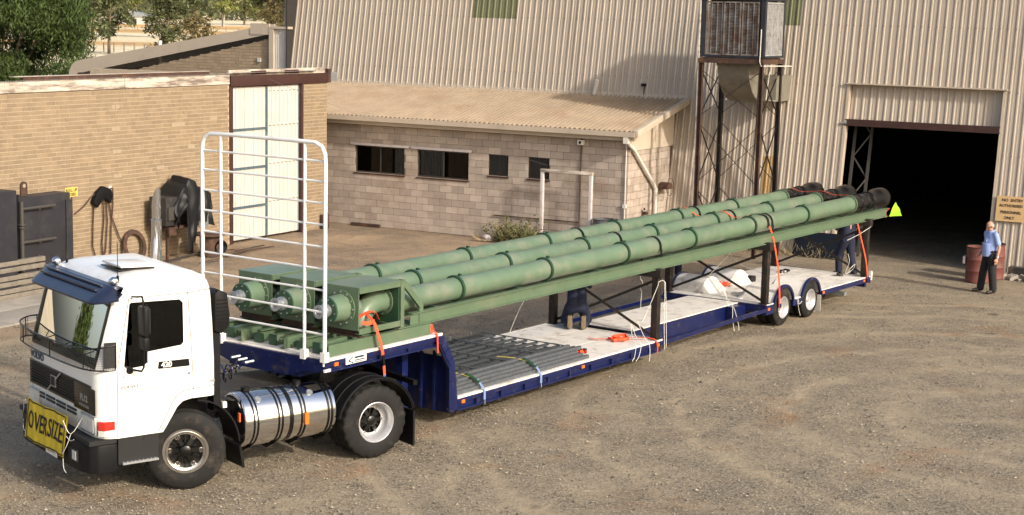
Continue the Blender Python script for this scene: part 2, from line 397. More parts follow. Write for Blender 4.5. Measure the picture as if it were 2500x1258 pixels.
# loose stones lying on the yard
r=rng(5); st=MB()
oct_=[(1,0,0),(-1,0,0),(0,1,0),(0,-1,0),(0,0,1),(0,0,-.6)]
of=[(0,2,4),(2,1,4),(1,3,4),(3,0,4),(2,0,5),(1,2,5),(3,1,5),(0,3,5)]
cnt=0
while cnt<60000:
    y=17.5+(r.random()**1.7)*24; x=(r.random()*2-1)*(y*.33)
    k=noise.noise((x*.45+7,y*.45,3))+.35*math.sin(4.4*math.hypot(x-8.8,y-25.5))
    if k<r.uniform(-.75,.45): continue
    cnt+=1
    s=r.uniform(.006,.0155)*(1.0 if r.random()<.93 else r.uniform(1.5,2.4)); a=r.uniform(0,6.28); ca,sa=math.cos(a)*s,math.sin(a)*s; fy=r.uniform(.55,1.0);fz=r.uniform(.4,.75)
    st.add([(x+p[0]*ca-p[1]*sa*fy+r.uniform(-.2,.2)*s,y+p[0]*sa+p[1]*ca*fy,.004+p[2]*s*fz) for p in oct_],of)
me=st.mesh('loose_gravel',fixn=False)
at=me.attributes.new('rnd','FLOAT','FACE'); vals=[]
for i in range(cnt): vals+= [r.random()]*8
at.data.foreach_set('value',vals)
MT['pebble']=mat('pebble',(.225,.195,.15),.9,rand=.8,attr='rnd',var=.1)
o=addmesh('loose_gravel',me,MT['pebble']); tag(o,'loose grey and tan gravel stones scattered over the yard','gravel',kind='stuff')
# ================================================================ WALL BUILDERS
def rects(u0,u1,z0,z1,ops):
    us=sorted(set([u0,u1]+[max(u0,min(u1,v)) for o_ in ops for v in o_[:2]])); zs=sorted(set([z0,z1]+[max(z0,min(z1,v)) for o_ in ops for v in o_[2:]])); out=[]
    for a,b_ in zip(us,us[1:]):
        col=[]
        for c_,d_ in zip(zs,zs[1:]):
            if b_-a<1e-5 or d_-c_<1e-5: continue
            mu,mz=(a+b_)/2,(c_+d_)/2
            if any(o_[0]<mu<o_[1] and o_[2]<mz<o_[3] for o_ in ops): continue
            if col and abs(col[-1][3]-c_)<1e-6: col[-1][3]=d_
            else: col.append([a,b_,c_,d_])
        out+=col
    return out
def masonry(parent,name,mp,u0,u1,z0,z1,L,H,ops,mi,mj,depth,n_ind,keyf,seed,gap=.01,topf=None,jit=.003,pale=None):
    """mp(u,d,z)->frame coords; d outward. returns nothing; individual pieces + one joined remainder"""
    r=rng(seed); pcs=[]; row=0; z=z0
    while z<z1-.02:
        zt=min(z+H,z1); u=u0-(L/2 if row%2 else 0)
        while u<u1-.01:
            a,b_=max(u,u0),min(u+L,u1)
            segs=[(a,b_)]
            for o_ in ops:
                if o_[2]<(z+zt)/2<o_[3]:
                    ns=[]
                    for s_ in segs:
                        if s_[1]<=o_[0] or s_[0]>=o_[1]: ns.append(s_)
                        else:
                            if s_[0]<o_[0]: ns.append((s_[0],o_[0]))
                            if s_[1]>o_[1]: ns.append((o_[1],s_[1]))
                    segs=ns
            for s_ in segs:
                tt=zt
                if topf: tt=min(zt,topf(s_[0]),topf(s_[1]))
                if s_[1]-s_[0]>.05 and tt-z>.03: pcs.append((s_[0],s_[1],z,tt))
            u+=L
        z+=H; row+=1
    pcs.sort(key=keyf); ind=pcs[:n_ind]; rest=pcs[n_ind:]; cache={}
    off=OFF[parent][0] if parent in OFF else Vector((0,0,0))
    for a,b_,c_,d_ in ind:
        key=(round(b_-a,2),round(d_-c_,2))
        if key not in cache:
            hl,hh=(b_-a-gap)/2,(d_-c_-gap)/2; bx=MB()
            P=[Vector(mp(su*hl,sd,sz*hh))-Vector(mp(0,0,0)) for sz in (-1,1) for sd in (-depth,0) for su in (-1,1)]
            q=.004
            bx.add(P,[(0,1,3,2),(4,6,7,5),(0,4,5,1),(2,3,7,6),(0,2,6,4),(1,5,7,3)])
            me=bx.mesh(name); me.materials.append(mi); cache[key]=me
        ob=bpy.data.objects.new(name,cache[key]); COL.objects.link(ob); ob.parent=parent
        ob.location=Vector(mp((a+b_)/2,r.uniform(-jit,jit),(c_+d_)/2))-off
    if rest:
        bx=MB(); vals=[]
        for a,b_,c_,d_ in rest:
            j=r.uniform(-jit,jit); g2=gap/2
            P=[mp(u,d,z) for z in (c_+g2,d_-g2) for d in (-depth,j) for u in (a+g2,b_-g2)]
            bx.add(P,[(0,1,3,2),(4,6,7,5),(0,4,5,1),(2,3,7,6),(0,2,6,4),(1,5,7,3)]); vals+=[r.random()]*6
        me=bx.mesh(name+'work',off,fixn=True)
        at=me.attributes.new('rnd','FLOAT','FACE'); at.data.foreach_set('value',vals)
        ob=addmesh(name+'work',me,mj,parent); ob['kind']='stuff'
def wallbox(mb,mp,d0,d1,u0,u1,z0,z1,ops=()):
    for a,b_,c_,d_ in rects(u0,u1,z0,z1,ops):
        P=[mp(u,d,z) for z in (c_,d_) for d in (d0,d1) for u in (a,b_)]
        mb.add(P,[(0,1,3,2),(4,6,7,5),(0,4,5,1),(2,3,7,6),(0,2,6,4),(1,5,7,3)])
def corr(mb,p00,ux,length,vx,prof,th=0):
    """corrugated sheet: p00 origin; ux unit vector across; vx full vector down the ribs; prof list of (u,h); normal = ux x vx"""
    ux=Vector(ux).normalized(); vx=Vector(vx); nn=ux.cross(vx).normalized(); p0=Vector(p00); vs=[]
    for u,h in prof: vs+= [p0+ux*u+nn*h, p0+ux*u+nn*h+vx]
    mb.add(vs,[(2*i,2*i+2,2*i+3,2*i+1) for i in range(len(prof)-1)])
def sine_prof(a,b_,pitch=.076,amp=.009,seg=8):
    k=int(math.ceil((b_-a)/pitch*seg)); return [(a+(b_-a)*i/k,amp*math.sin(2*math.pi*(a+(b_-a)*i/k)/pitch)) for i in range(k+1)]
def rib_prof(a,b_,pitch=.206,h=.021):
    """trapezoidal ribbed cladding; u coordinates absolute"""
    pts=set([a,b_]); k=math.floor(a/pitch)-1
    while k*pitch<b_+pitch:
        for t in (0,.018,.052,.070,.115,.121,.131,.137): 
            u=k*pitch+t
            if a<u<b_: pts.add(u)
        k+=1
    def hh(u):
        t=u-math.floor(u/pitch)*pitch
        if t<.018: return h*t/.018
        if t<.052: return h
        if t<.070: return h*(1-(t-.052)/.018)
        if .121<=t<=.131: return .006
        return 0
    return [(u,hh(u)) for u in sorted(pts)]
# ================================================================ BLOCK (AMENITIES) BUILDING
MT['block']=mat('concrete block',(.395,.33,.275),.9,var=.12,vs=3,rand=.17,dirt=((.22,.155,.10),.6,.8,.52),bump=.25,bs=90)
MT['blockj']=mat('concrete block work',(.395,.33,.275),.9,var=.12,vs=3,rand=.17,attr='rnd',dirt=((.22,.155,.10),.6,.8,.52),bump=.25,bs=90)
MT['mortar']=mat('dark mortar',(.16,.12,.09),.95,var=.2)
MT['roofcorr']=mat('weathered corrugated roof',(.295,.228,.160),.6,.0,var=.16,vs=1.5,dirt=((.22,.14,.08),.7,.8,.52))
MT['cream']=mat('cream colorbond',(.46,.385,.30),.55,var=.06,vs=2,dirt=((.28,.22,.16),.4,2,.55))
MT['pvc']=mat('white pvc pipe',(.66,.62,.55),.4,var=.05,dirt=((.35,.29,.2),.4,6,.55))
MT['alum_dk']=mat('dark window frame',(.05,.045,.04),.4,.3)
MT['winglass']=glass('window glass',(.35,.4,.42),.75,ior=1.33)
MT['blind']=mat('vertical blind',(.075,.085,.10),.7)
MT['lintel']=mat('painted lintel',(.55,.51,.50),.6,var=.1,dirt=((.35,.26,.16),.6,5,.5))
bb=thing('block_building','low pinkish concrete block amenities building with a corrugated skillion roof','building',FB,(-6,1.5,0))
ops=[(-8.98,-7.24,1.6,2.4),(-6.79,-5.05,1.6,2.4),(-4.39,-3.745,1.8,2.4),(-3.10,-2.43,1.8,2.4)]
mpF=lambda u,d,z:(u,-d,z)
mpE=lambda u,d,z:(d,u,z)
mb=MB(); wallbox(mb,mpF,-.19,-.012,-13.2,-.012,0,3.1,ops); wallbox(mb,mpE,-.19,-.012,.19,2.95,0,2.78)
wf=mb.build('wall',MT['mortar'],bb)
masonry(wf,'block',mpF,-10.4,0,0,3.08,.4,.2,ops,MT['block'],MT['blockj'],.06,270,lambda p:-p[0]*0+abs(p[0]+4.2)*.6+abs(p[2]-1.2)*.2-(p[1]-p[0])*8,11)
masonry(wf,'block',mpE,0.0,2.75,0,2.78,.4,.2,[],MT['block'],MT['blockj'],.06,30,lambda p:p[2]*-1-(p[1]-p[0])*8,12)
# interior darkness: back wall, ceiling, floor of the room
mb=MB(); mb.box(-13.2,-.3,2.3,2.35,0,3.0); mb.box(-13.2,-.3,.2,2.35,2.95,3.0); mb.box(-13.2,-.3,.2,2.35,.0,.03); mb.build('room_lining',MT['char'],bb)
def window(ops_,nm,panes,blinds,screen):
    x0,x1,z0,z1=ops_
    f=MB(); t=.035
    f.box(x0,x1,.05,.09,z0,z0+t); f.box(x0,x1,.05,.09,z1-t,z1); f.box(x0,x0+t,.05,.09,z0+t,z1-t); f.box(x1-t,x1,.05,.09,z0+t,z1-t)
    xm=(x0+x1)/2; f.box(xm-.02,xm+.02,.052,.092,z0+t,z1-t)
    wn=f.build('window',MT['alum_dk'],bb)
    MB().box(x0+t,xm-.02,.068,.072,z0+t,z1-t).build('pane',MT['winglass'],wn)
    MB().box(xm+.02,x1-t,.072,.076,z0+t,z1-t).build('pane',MT['winglass'],wn)
    MB().prism([(-.03,z0-.05),(.05,z0-.02),(.05,z0),(-.03,z0-.02)],'x',x0-.03,x1+.03).build('sill',MT['brownst'],wn)
    if blinds:
        a,b_=blinds; k=int((b_-a)/.1)
        for i in range(k):
            u=a+(i+.5)*(b_-a)/k
            s=MB(); s.bar((u,.16,z0+.06),(u,.16,z1-.05),.085,.004,up=(math.sin(.5),math.cos(.5),0)); s.build('blind_slat',MT['blind'],wn)
    if screen:
        MB().box(x0+t,x1-t,.030,.034,z0+t,z1-t).build('fly_screen',meshmat('fly screen',(.015,.015,.015),60,.6),wn)
window(ops[0],'w',2,(-7.75,-7.3),False)
window(ops[1],'w',2,(-6.75,-5.1),False)
window(ops[2],'w',2,None,True)
window(ops[3],'w',2,None,True)
for a,b_ in ((-9.14,-7.08),(-6.98,-4.95)): MB().box(a,b_,-.05,.0,2.405,2.475).build('lintel',MT['lintel'],bb,bev=.006)
# things seen through the first window: desk lamp-ish shapes
MB().box(-8.6,-8.0,1.2,1.6,1.55,1.62).build('desk',MT['lintel'],bb)
MB().box(-8.42,-8.2,1.15,1.2,1.72,1.85).build('paper',MT['lintel'],bb)
# roof
RO=(-.38,3.285); RJ=(3.10,4.06)
sheets=18; wsh=13.55/sheets
for i in range(sheets):
    a=-13.2+i*wsh; s=MB()
    zoff=.004*(i%2)
    corr(s,(0,RO[0],RO[1]+zoff),(1,0,0),0,(0,RJ[0]-RO[0],RJ[1]-RO[1]),sine_prof(a,a+wsh+.03,.1505,.036,12))
    s.build('roof_sheet',MT['roofcorr'],bb,smooth=70,fixn=False)
gt=MB(); gt.prism([(-.46,3.16),(-.30,3.14),(-.30,3.26),(-.315,3.26),(-.315,3.16),(-.445,3.175),(-.445,3.29),(-.46,3.30)],'x',-13.2,.36); gt.build('gutter',MT['cream'],bb)
MB().box(-13.2,.30,-.30,-.27,3.04,3.20).build('fascia',MT['cream'],bb)
MB().box(-13.2,.28,-.27,.0,3.05,3.07).build('soffit',MT['cream'],bb)
bg_=MB()
for off_,w_ in ((.24,.16),):
    bg_.prism([(-.40,3.16),(3.06,3.93),(3.06,4.11),(-.40,3.335)],'x',.29,.44)
bg_.build('barge_capping',MT['cream'],bb,bev=.01)
MB().prism([(3.0,4.03),(3.14,4.06),(3.165,4.16),(3.145,4.16),(3.12,4.08),(3.0,4.05)],'x',-13.2,.33).build('flashing',MT['cream'],bb)
# end wall cladding above the blocks (triangle)
s=MB(); n_=26
for i in range(n_):
    pass
pr=sine_prof(.0,2.9,.0753,.008,6); vs2=[]
for u,h in pr: vs2+=[(.035+h,u,2.74),(.035+h,u,3.33+(u)*.222)]
s.add(vs2,[(2*i,2*i+2,2*i+3,2*i+1) for i in range(len(pr)-1)]); s.build('gable_cladding',MT['cream'],bb,smooth=70,fixn=False)
# downpipe
d=MB(); d.tube([(.10,-.36,3.16),(.10,-.34,3.05),(.10,-.18,2.93),(.10,.1,2.80),(.10,1.5,1.72),(.10,1.62,1.60),(.10,1.64,1.45),(.10,1.64,.02)],.05,12); d.cyl((.10,1.63,1.50),(.10,1.63,1.62),.06,n=12); d.box(.03,.17,-.45,-.29,2.98,3.17); d.build('downpipe',MT['pvc'],bb,smooth=40)
cz=MB(); cz.tube([(-.06,-.03,3.05),(-.06,-.03,.05)],.016,8); cz.box(-.11,-.01,-.07,-.0,1.19,1.29); cz.build('conduit',MT['pvc'],bb,smooth=40)
cz=MB(); cz.tube([(-1.433,-.03,3.05),(-1.433,-.03,.05)],.018,8); cz.tube([(-4.187,-.035,.675),(-1.433,-.035,.688)],.016,8); cz.build('water_pipe',MT['rusty'],bb,smooth=40)
l_=MB(); l_.box(-1.45,-1.31,-.16,-.03,2.86,2.97); l_.box(-1.47,-1.29,-.22,-.14,2.85,2.98); ob=l_.build('security_light',MT['pvc'],bb,bev=.01); MB().cyl((-1.38,-.225,2.915),(-1.38,-.20,2.915),.04,n=14).build('lens',MT['black'],ob)
# hose reel bracket on the end wall
h=thing('hose_reel','rusty half-round hose bracket on the block building end wall','hose bracket',FB,(.05,2.15,1.62))
q=MB(); arc=[(math.cos(t),math.sin(t)) for t in [math.pi*i/10 for i in range(11)]]
q.prism([(2.15+.2*a,1.56+.19*b_) for a,b_ in arc]+[(2.15-.19+.0,1.56)] ,'x',.03,.30); q.build('drum',MT['rusty'],h)
q=MB(); q.tube([(.31,2.15+.24*math.cos(t),1.62+.24*math.sin(t)) for t in [2*math.pi*i/24 for i in range(25)]],.009,6); q.build('hoop',MT['rusty'],h)
tp=thing('garden_tap','small dark tap and valve on the block end wall','tap',FB,(.05,.92,.9))
q=MB(); q.tube([(.04,.92,.3),(.04,.92,1.05)],.015,8); q.tube([(.04,.92,1.0),(.16,.92,1.0),(.17,.92,.94)],.016,8); q.sph((.1,.92,1.09),.035); q.box(.02,.12,.98,1.12,.92,1.0); q.build('valve',MT['rusty'],tp)
# ================================================================ MAIN SHED
KZ=.16895; W0=2.4511
def sy(z,d=0): return W0+KZ*z-d
MT['clad']=mat('cream ribbed cladding',(.405,.342,.272),.5,var=.05,vs=.8,dirt=((.30,.235,.17),.5,1.3,.52),streak=(2,2,.25),rand=.035)
MT['cladrust']=mat('rust streaked cladding',(.40,.29,.15),.6,var=.2,vs=2,dirt=((.34,.19,.05),.9,1.6,.42),streak=(3,3,.35))
MT['skyl']=mat('greenish fibreglass sheet',(.15,.155,.075),.6,var=.12,vs=20,dirt=((.11,.12,.05),.6,6,.5))
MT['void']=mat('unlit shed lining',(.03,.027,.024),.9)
sh=thing('storage_shed','large cream ribbed steel shed with a leaning front wall and a dark open doorway','shed',FB,(0,4,0))
ZT=10.0
def sheet(a,b_,z0,z1,m,nm='wall_sheet',d=0,par=None):
    s=MB(); L_=Vector((0,KZ*(z1-z0),z1-z0))
    corr(s,(0,sy(z0,d),z0),(1,0,0),0,L_,[(u,-h) for u,h in rib_prof(a,b_)]) if False else None
    # normal of (x) x (up) points into -y... keep ribs proud of the wall towards the yard
    nn=Vector((0,-1,KZ)).normalized(); vs=[]
    pf=rib_prof(a,b_)
    for u,h in pf:
        p=Vector((u,sy(z0,d),z0))+nn*h; vs+=[p,p+L_]
    s.add(vs,[(2*i,2*i+2,2*i+3,2*i+1) for i in range(len(pf)-1)])
    return s.build(nm,m,par or sh,fixn=False)
DX0,DX1,DZ=4.995,9.18,4.69
wd=.824; k0=-17
edges=[-13.83]
x=-13.83+.02
kk=math.ceil(-13.83/wd)
while kk*wd<20:
    if kk*wd>-13.6: edges.append(kk*wd)
    kk+=1
edges.append(20.0)
for i,(a,b_) in enumerate(zip(edges,edges[1:])):
    cuts=sorted(set([a,b_]+[v for v in (DX0,DX1,-7.11,-5.54,2.62,3.44) if a<v<b_]))
    for u,v in zip(cuts,cuts[1:]):
        m_=(u+v)/2; z0=.06
        if DX0<m_<DX1: z0=DZ
        d=.003*(i%2)
        if -7.11<m_<-5.54 or 2.62<m_<3.44:
            sheet(u,v,z0,6.21,MT['clad'],d=d); sheet(u,v,6.19,ZT,MT['skyl'],'skylight_sheet',d=d-.006)
        elif 2.3<m_<3.4 and False: pass
        else: sheet(u,v,z0,ZT,MT['clad'],d=d)
# rows of fixing screws along the girts, one joined part per row
for zr in (6.25,4.62,3.0,1.4):
    q=MB(); k=math.ceil(-13.7/.206); 
    while k*.206<15:
        u=k*.206+.035; k+=1
        if zr<DZ+.05 and DX0-.1<u<DX1+.1: continue
        p=Vector((u,sy(zr),zr))+Vector((0,-1,KZ)).normalized()*.024; q.box(p.x-.010,p.x+.010,p.y-.008,p.y+.004,p.z-.010,p.z+.010)
    so_=q.build('screw_row',MT['rusty'],sh,fixn=False); so_['kind']='stuff'
# screw-line laps / left end return, roof, sides, back (dark inside)
q=MB(); q.prism([(sy(.0)-.0,.05),(sy(ZT),ZT),(sy(ZT)+1.2,ZT),(sy(0)+1.2,.05)],'x',-13.86,-13.84); q.build('end_wall',MT['clad'],sh)
q=MB(); q.prism([(sy(0)-.01,.05),(sy(ZT)-.01,ZT),(sy(ZT)+.09,ZT),(sy(0)+.09,.05)],'x',-13.97,-13.86); q.build('corner_flashing',MT['cream'],sh)
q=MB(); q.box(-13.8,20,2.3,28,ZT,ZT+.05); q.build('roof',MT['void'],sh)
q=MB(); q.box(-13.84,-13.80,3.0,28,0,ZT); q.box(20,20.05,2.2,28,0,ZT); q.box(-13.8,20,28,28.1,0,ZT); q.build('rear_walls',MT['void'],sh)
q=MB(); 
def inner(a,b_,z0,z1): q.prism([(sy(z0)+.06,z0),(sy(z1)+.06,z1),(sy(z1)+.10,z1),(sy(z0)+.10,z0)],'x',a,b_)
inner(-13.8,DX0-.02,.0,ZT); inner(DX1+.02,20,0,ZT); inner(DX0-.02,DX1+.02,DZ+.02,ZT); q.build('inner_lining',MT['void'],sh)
# doorway: header shelf, recessed panel, beam, jambs
q=MB(); q.prism([(sy(DZ)-.10,DZ-.015),(sy(DZ)+.22,DZ-.015),(sy(DZ)+.22,DZ+.02),(sy(DZ)-.10,DZ+.02)],'x',DX0-.06,DX1+.07); q.build('door_head',MT['cream'],sh)
for i in range(5):
    a=DX0+.06+i*(DX1-DX0-.12)/5; sheet(a,a+(DX1-DX0-.12)/5,3.70,DZ-.02,MT['clad'],'transom_sheet',d=-.17)
q=MB(); q.box(DX0-.02,DX1-.03,sy(3.7)-.02,sy(3.7)+.16,3.56,3.735); q.box(DX0-.02,DX1-.03,sy(3.7)-.05,sy(3.7)-.02,3.56,3.60); q.build('door_beam',MT['brownst'],sh)
for x0,x1 in ((DX0-.03,DX0+.045),(DX1-.045,DX1+.03)):
    q=MB(); q.prism([(sy(.02)-.02,.02),(sy(DZ-.02)-.02,DZ-.02),(sy(DZ-.02)+.18,DZ-.02),(sy(.02)+.18,.02)],'x',x0,x1); q.build('door_jamb',MT['cream'],sh)
q=MB(); q.cyl((DX0-.09,sy(3.6)-.03,3.62),(DX0+.05,sy(3.6)-.03,3.64),.035,n=10); q.build('roller_stub',MT['steel'],sh)
# concrete plinth filling the gap below the wall sheets
MB().box(-13.8,4.97,2.44,2.60,0,.06).build('plinth',MT['conc'],sh); MB().box(9.22,20,2.44,2.60,0,.06).build('plinth',MT['conc'],sh)
# lattice column just inside the doorway
lc=thing('lattice_column','pale steel lattice column just inside the dark shed doorway','column',FB,(5.25,3.6,0))
MT['greysteel']=mat('grey painted steel',(.05,.045,.04),.6,var=.15)
for (x,y) in ((5.12,3.25),(5.52,3.45)):
    q=MB(); q.bar((x,y-.3,0),(x+.06,y+.55,5.0),.07,.07); q.build('chord',MT['greysteel'],lc)
for i in range(7):
    z=.3+i*.6; q=MB(); a=(5.14,3.02+z*.17,z); b_=(5.54,3.2+z*.17,z+.6)
    if i%2: a,b_=(5.54,3.2+z*.17,z),(5.14,3.05+z*.17+.1,z+.6)
    q.bar(a,b_,.035,.035); q.build('lacing_bar',MT['greysteel'],lc)
# pipe stub and little camera on the shed wall above the roof
pv=MB(); pv.tube([(-2.62,sy(4.05)-.10,4.08),(-2.55,sy(4.4)-.18,4.30),(-2.50,sy(4.5)-.22,4.50)],.055,12); ob=pv.build('vent_pipe',MT['pvc'],F=FB,loc=(-2.6,3.0,4.1),smooth=40); tag(ob,'short white pvc pipe sticking up where the low roof meets the shed wall','pipe')
pv=MB(); pv.box(-1.12,-1.0,sy(4.4)-.14,sy(4.4)-.03,4.37,4.45); pv.tube([(-1.06,sy(4.3)-.04,4.1),(-1.06,sy(4.4)-.05,4.38)],.012,6); ob=pv.build('wall_camera',MT['blackp'],F=FB,loc=(-1.06,3.1,4.4)); tag(ob,'tiny dark fitting on a post on the shed wall above the skillion roof','fitting')
# rust streaks come from the cooler tower: two stained strips of sheet
for a,b_ in ((2.80,3.20),):
    sheet(a,b_,.5,2.6,MT['cladrust'],'rusted_sheet',d=.006)
# ================================================================ NO ENTRY SIGN
MT['ply']=mat('yellowed plywood sign',(.55,.36,.17),.7,var=.08,vs=5,dirt=((.38,.24,.11),.4,3,.55))
MT['ink']=mat('black sign paint',(.012,.010,.008),.7)
sg=thing('warning_sign','pale orange plywood NO ENTRY AUTHORISED PERSONNEL ONLY sign beside the doorway','sign',FB,(9.26,2.7,1.34))
zt,zb=1.99,1.345; xl,xr=9.27,10.05
def sgp(x,z): return Vector((x,sy(z)-.055,z))
q=MB(); nn=Vector((0,-1,KZ)).normalized()*.02
A=[sgp(xl,zb),sgp(xr,zb),sgp(xr,zt),sgp(xl,zt)]; q.add(A+[p+nn for p in A],[(0,1,2,3),(4,5,6,7),(0,1,5,4),(1,2,6,5),(2,3,7,6),(3,0,4,7)]); q.build('board',MT['ply'],sg)
up_=Vector((0,KZ,1)).normalized()
for t,z,s_,x in (('NO  ENTRY',1.885,.105,9.665),('AUTHORISED',1.745,.10,9.64),('PERSONNEL',1.575,.10,9.65),('ONLY',1.435,.10,9.62)):
    p=sgp(x,z)+nn*1.25; text('lettering',t,s_,p,(1,0,0),up_,MT['ink'],sg,.001,.002,sx=.98)
# ================================================================ COOLER TOWER
ct=thing('cooler_tower','rusty evaporative cooler box on tall braced steel legs against the shed','cooler tower',FB,(2.5,1.6,0))
TX0,TX1,TY0,TY1=1.63,3.35,.92,2.30
MT['coolpad']=mat('cooler louvre steel',(.30,.28,.26),.5,.5,var=.2,dirt=((.16,.08,.04),.8,5,.42))
MT['coolpad2']=mat('cooler louvre pale',(.52,.52,.52),.45,.5,var=.15,dirt=((.22,.13,.07),.6,6,.5))
MT['navy']=mat('dark navy cabinet',(.018,.022,.03),.5,var=.2,dirt=((.10,.06,.04),.5,5,.58))
MT['duct']=mat('galvanised duct',(.215,.195,.155),.6,.2,var=.12,vs=3,dirt=((.12,.09,.06),.6,2.5,.5))
for x,y,m_ in ((TX0,TY0,'rusty'),(TX1,TY0,'rusty'),(TX0+.05,TY1,'dkframe'),(TX1,TY1,'dkframe')):
    q=MB(); q.ibeam((x,y,0),(x,y,5.2),.11,.11,.012,.012); q.build('leg',MT[m_],ct)
MT['peel']=mat('peeling white paint',(.62,.57,.52),.7,var=.1,dirt=((.12,.05,.03),.95,9,.50))
MB().box(TX0-.085,TX0-.058,TY0-.05,TY0+.05,0,6.95).build('conduit_strip',MT['peel'],ct)
zs_=[.0,1.75,3.55,5.0]
for zi in range(3):
    a,b_=zs_[zi]+.2,zs_[zi+1]
    for p0,p1 in (((TX0,TY0,a),(TX1,TY0,b_)),((TX1,TY0,a),(TX0,TY0,b_)),((TX0,TY0,a),(TX0+.05,TY1,b_)),((TX0+.05,TY1,a),(TX0,TY0,b_)),((TX1,TY0,a),(TX1,TY1,b_)),((TX1,TY1,a),(TX1,TY0,b_)),((TX0+.05,TY1,a),(TX1,TY1,b_)),((TX1,TY1,a),(TX0+.05,TY1,b_))):
        q=MB(); q.bar(p0,p1,.035,.012); q.build('brace',MT['dkframe'],ct)
q=MB(); q.box(TX0-.07,TX1+.07,TY0-.07,TY0+.03,5.18,5.30); q.box(TX0-.07,TX1+.07,TY1-.03,TY1+.07,5.18,5.30); q.box(TX0-.07,TX0+.03,TY0+.03,TY1-.03,5.18,5.30); q.box(TX1-.03,TX1+.07,TY0+.03,TY1-.03,5.18,5.30); q.box(TX0,TX1,TY0,TY1,5.30,5.33); q.build('platform',MT['rusty'],ct)
q=MB(); BX0,BX1,BY0,BY1,BZ0,BZ1=TX0-.03,TX1+.05,TY0-.02,TY1+.1,5.34,6.85
for x0,x1,y0,y1 in ((BX0,BX0+.10,BY0,BY0+.10),(BX1-.12,BX1,BY0,BY0+.12),(BX0,BX0+.1,BY1-.1,BY1),(BX1-.1,BX1,BY1-.1,BY1)): q.box(x0,x1,y0,y1,BZ0,BZ1)
q.box(BX0-.02,BX1+.02,BY0-.02,BY1+.02,BZ1,BZ1+.13); q.box(BX0,BX1,BY0+.01,BY1-.01,BZ0-.0,BZ0+.06)
q.box(BX0+.15,BX1-.15,BY0+.25,BY1-.2,BZ0+.06,BZ1); q.build('cabinet',MT['navy'],ct)
def louvre(x0,x1,y0,y1,axis,m_):
    f=MB(); t=.035
    if axis=='x':
        f.box(x0,x0+t,y0,y0+.04,BZ0+.08,BZ1-.06); f.box(x1-t,x1,y0,y0+.04,BZ0+.08,BZ1-.06); f.box(x0,x1,y0-.002,y0+.042,BZ0+.06,BZ0+.10); f.box(x0,x1,y0-.002,y0+.042,BZ1-.08,BZ1-.04)
        for k in (1,2): xm=x0+(x1-x0)*k/3; f.box(xm-.009,xm+.009,y0-.004,y0+.03,BZ0+.1,BZ1-.08)
    else:
        f.box(x0,x0+.04,y0,y0+t,BZ0+.08,BZ1-.06); f.box(x0,x0+.04,y1-t,y1,BZ0+.08,BZ1-.06); f.box(x0-.0,x0+.042,y0,y1,BZ0+.06,BZ0+.10); f.box(x0,x0+.042,y0,y1,BZ1-.08,BZ1-.04)
        for k in (1,2): ym=y0+(y1-y0)*k/3; f.box(x0+.01,x0+.046,ym-.009,ym+.009,BZ0+.1,BZ1-.08)
    fo=f.build('louvre_panel',MT[m_],ct)
    sl=MB(); n_=34
    for i in range(n_):
        z=BZ0+.12+i*(BZ1-BZ0-.22)/n_
        if axis=='x': sl.prism([(y0+.006,z),(y0+.010,z),(y0+.036,z+.026),(y0+.032,z+.026)],'x',x0+t,x1-t)
        else: sl.prism([(x0+.036,z),(x0+.032,z),(x0+.006,z+.026),(x0+.010,z+.026)],'y',y0+t,y1-t)
    so_=sl.build('slats',MT[m_],fo); so_['kind']='stuff'
pw=(BX1-.14-(BX0+.12))/3
for i in range(3): louvre(BX0+.115+i*pw,BX0+.115+(i+1)*pw-.03,BY0+.012+(.0 if i!=1 else -.02),0,'x','coolpad')
ph=(BY1-.1-(BY0+.12))/3
for i in range(3): louvre(BX1-.05,0,BY0+.125+i*ph,BY0+.125+(i+1)*ph-.015,'y','coolpad2')
# curved duct from the cooler back into the shed wall
q=MB(); secs=[]
path=[]
for i in range(9):
    t=i/8*math.pi/2; path.append((TY0+.55+.85*(1-math.cos(t)),5.18-.95*math.sin(t)))
for y,z in path: secs.append((y,z))
dx0,dx1=1.98,2.86
inner_c=(TY1+.25,5.18)
vs3=[]
for i in range(9):
    t=i/8*math.pi/2
    o_=(TY0+.30+1.25*(1-math.cos(t)),5.18-1.08*math.sin(t)); n2=(TY0+1.05+.5*(1-math.cos(t)),5.18-.30*math.sin(t))
    vs3+=[(dx0,o_[0],o_[1]),(dx1,o_[0],o_[1]),(dx1,n2[0],n2[1]),(dx0,n2[0],n2[1])]
fs3=[]
for i in range(8):
    for k in range(4): fs3.append((4*i+k,4*i+(k+1)%4,4*i+4+(k+1)%4,4*i+4+k))
fs3+=[(0,1,2,3),(32,33,34,35)]
q.add(vs3,fs3); q.build('duct',MT['duct'],ct,smooth=40)
q=MB(); q.box(dx0-.03,dx1+.03,TY0+.27,TY0+1.08,5.10,5.19); q.build('duct_collar',MT['duct'],ct)
q=MB(); q.box(dx1+.02,dx1+.5,TY1-.25,sy(4.3)+.1,4.16,4.86); q.build('duct_box',MT['duct'],ct)
q=MB(); q.tube([(dx1+.30,TY1-.28,4.95),(dx1+.24,TY1-.30,4.2),(dx1+.5,TY1-.28,4.18)],.014,6); q.build('water_pipe',MT['pvc'],ct)
q=MB(); q.tube([(TX1-.02,TY0-.07,6.6),(TX1-.03,TY0-.08,5.2),(TX1-.14,TY0-.02,0.2)],.012,6); q.build('cable',MT['black'],ct)
q=MB(); q.tube([(TX1-.02,TY0-.09,6.1),(TX1-.03,TY0-.09,5.25),(TX1+.0,TY0-.07,5.14),(TX1+.5,TY0+.9,5.14)],.014,6); q.build('water_pipe',MT['pvc'],ct)
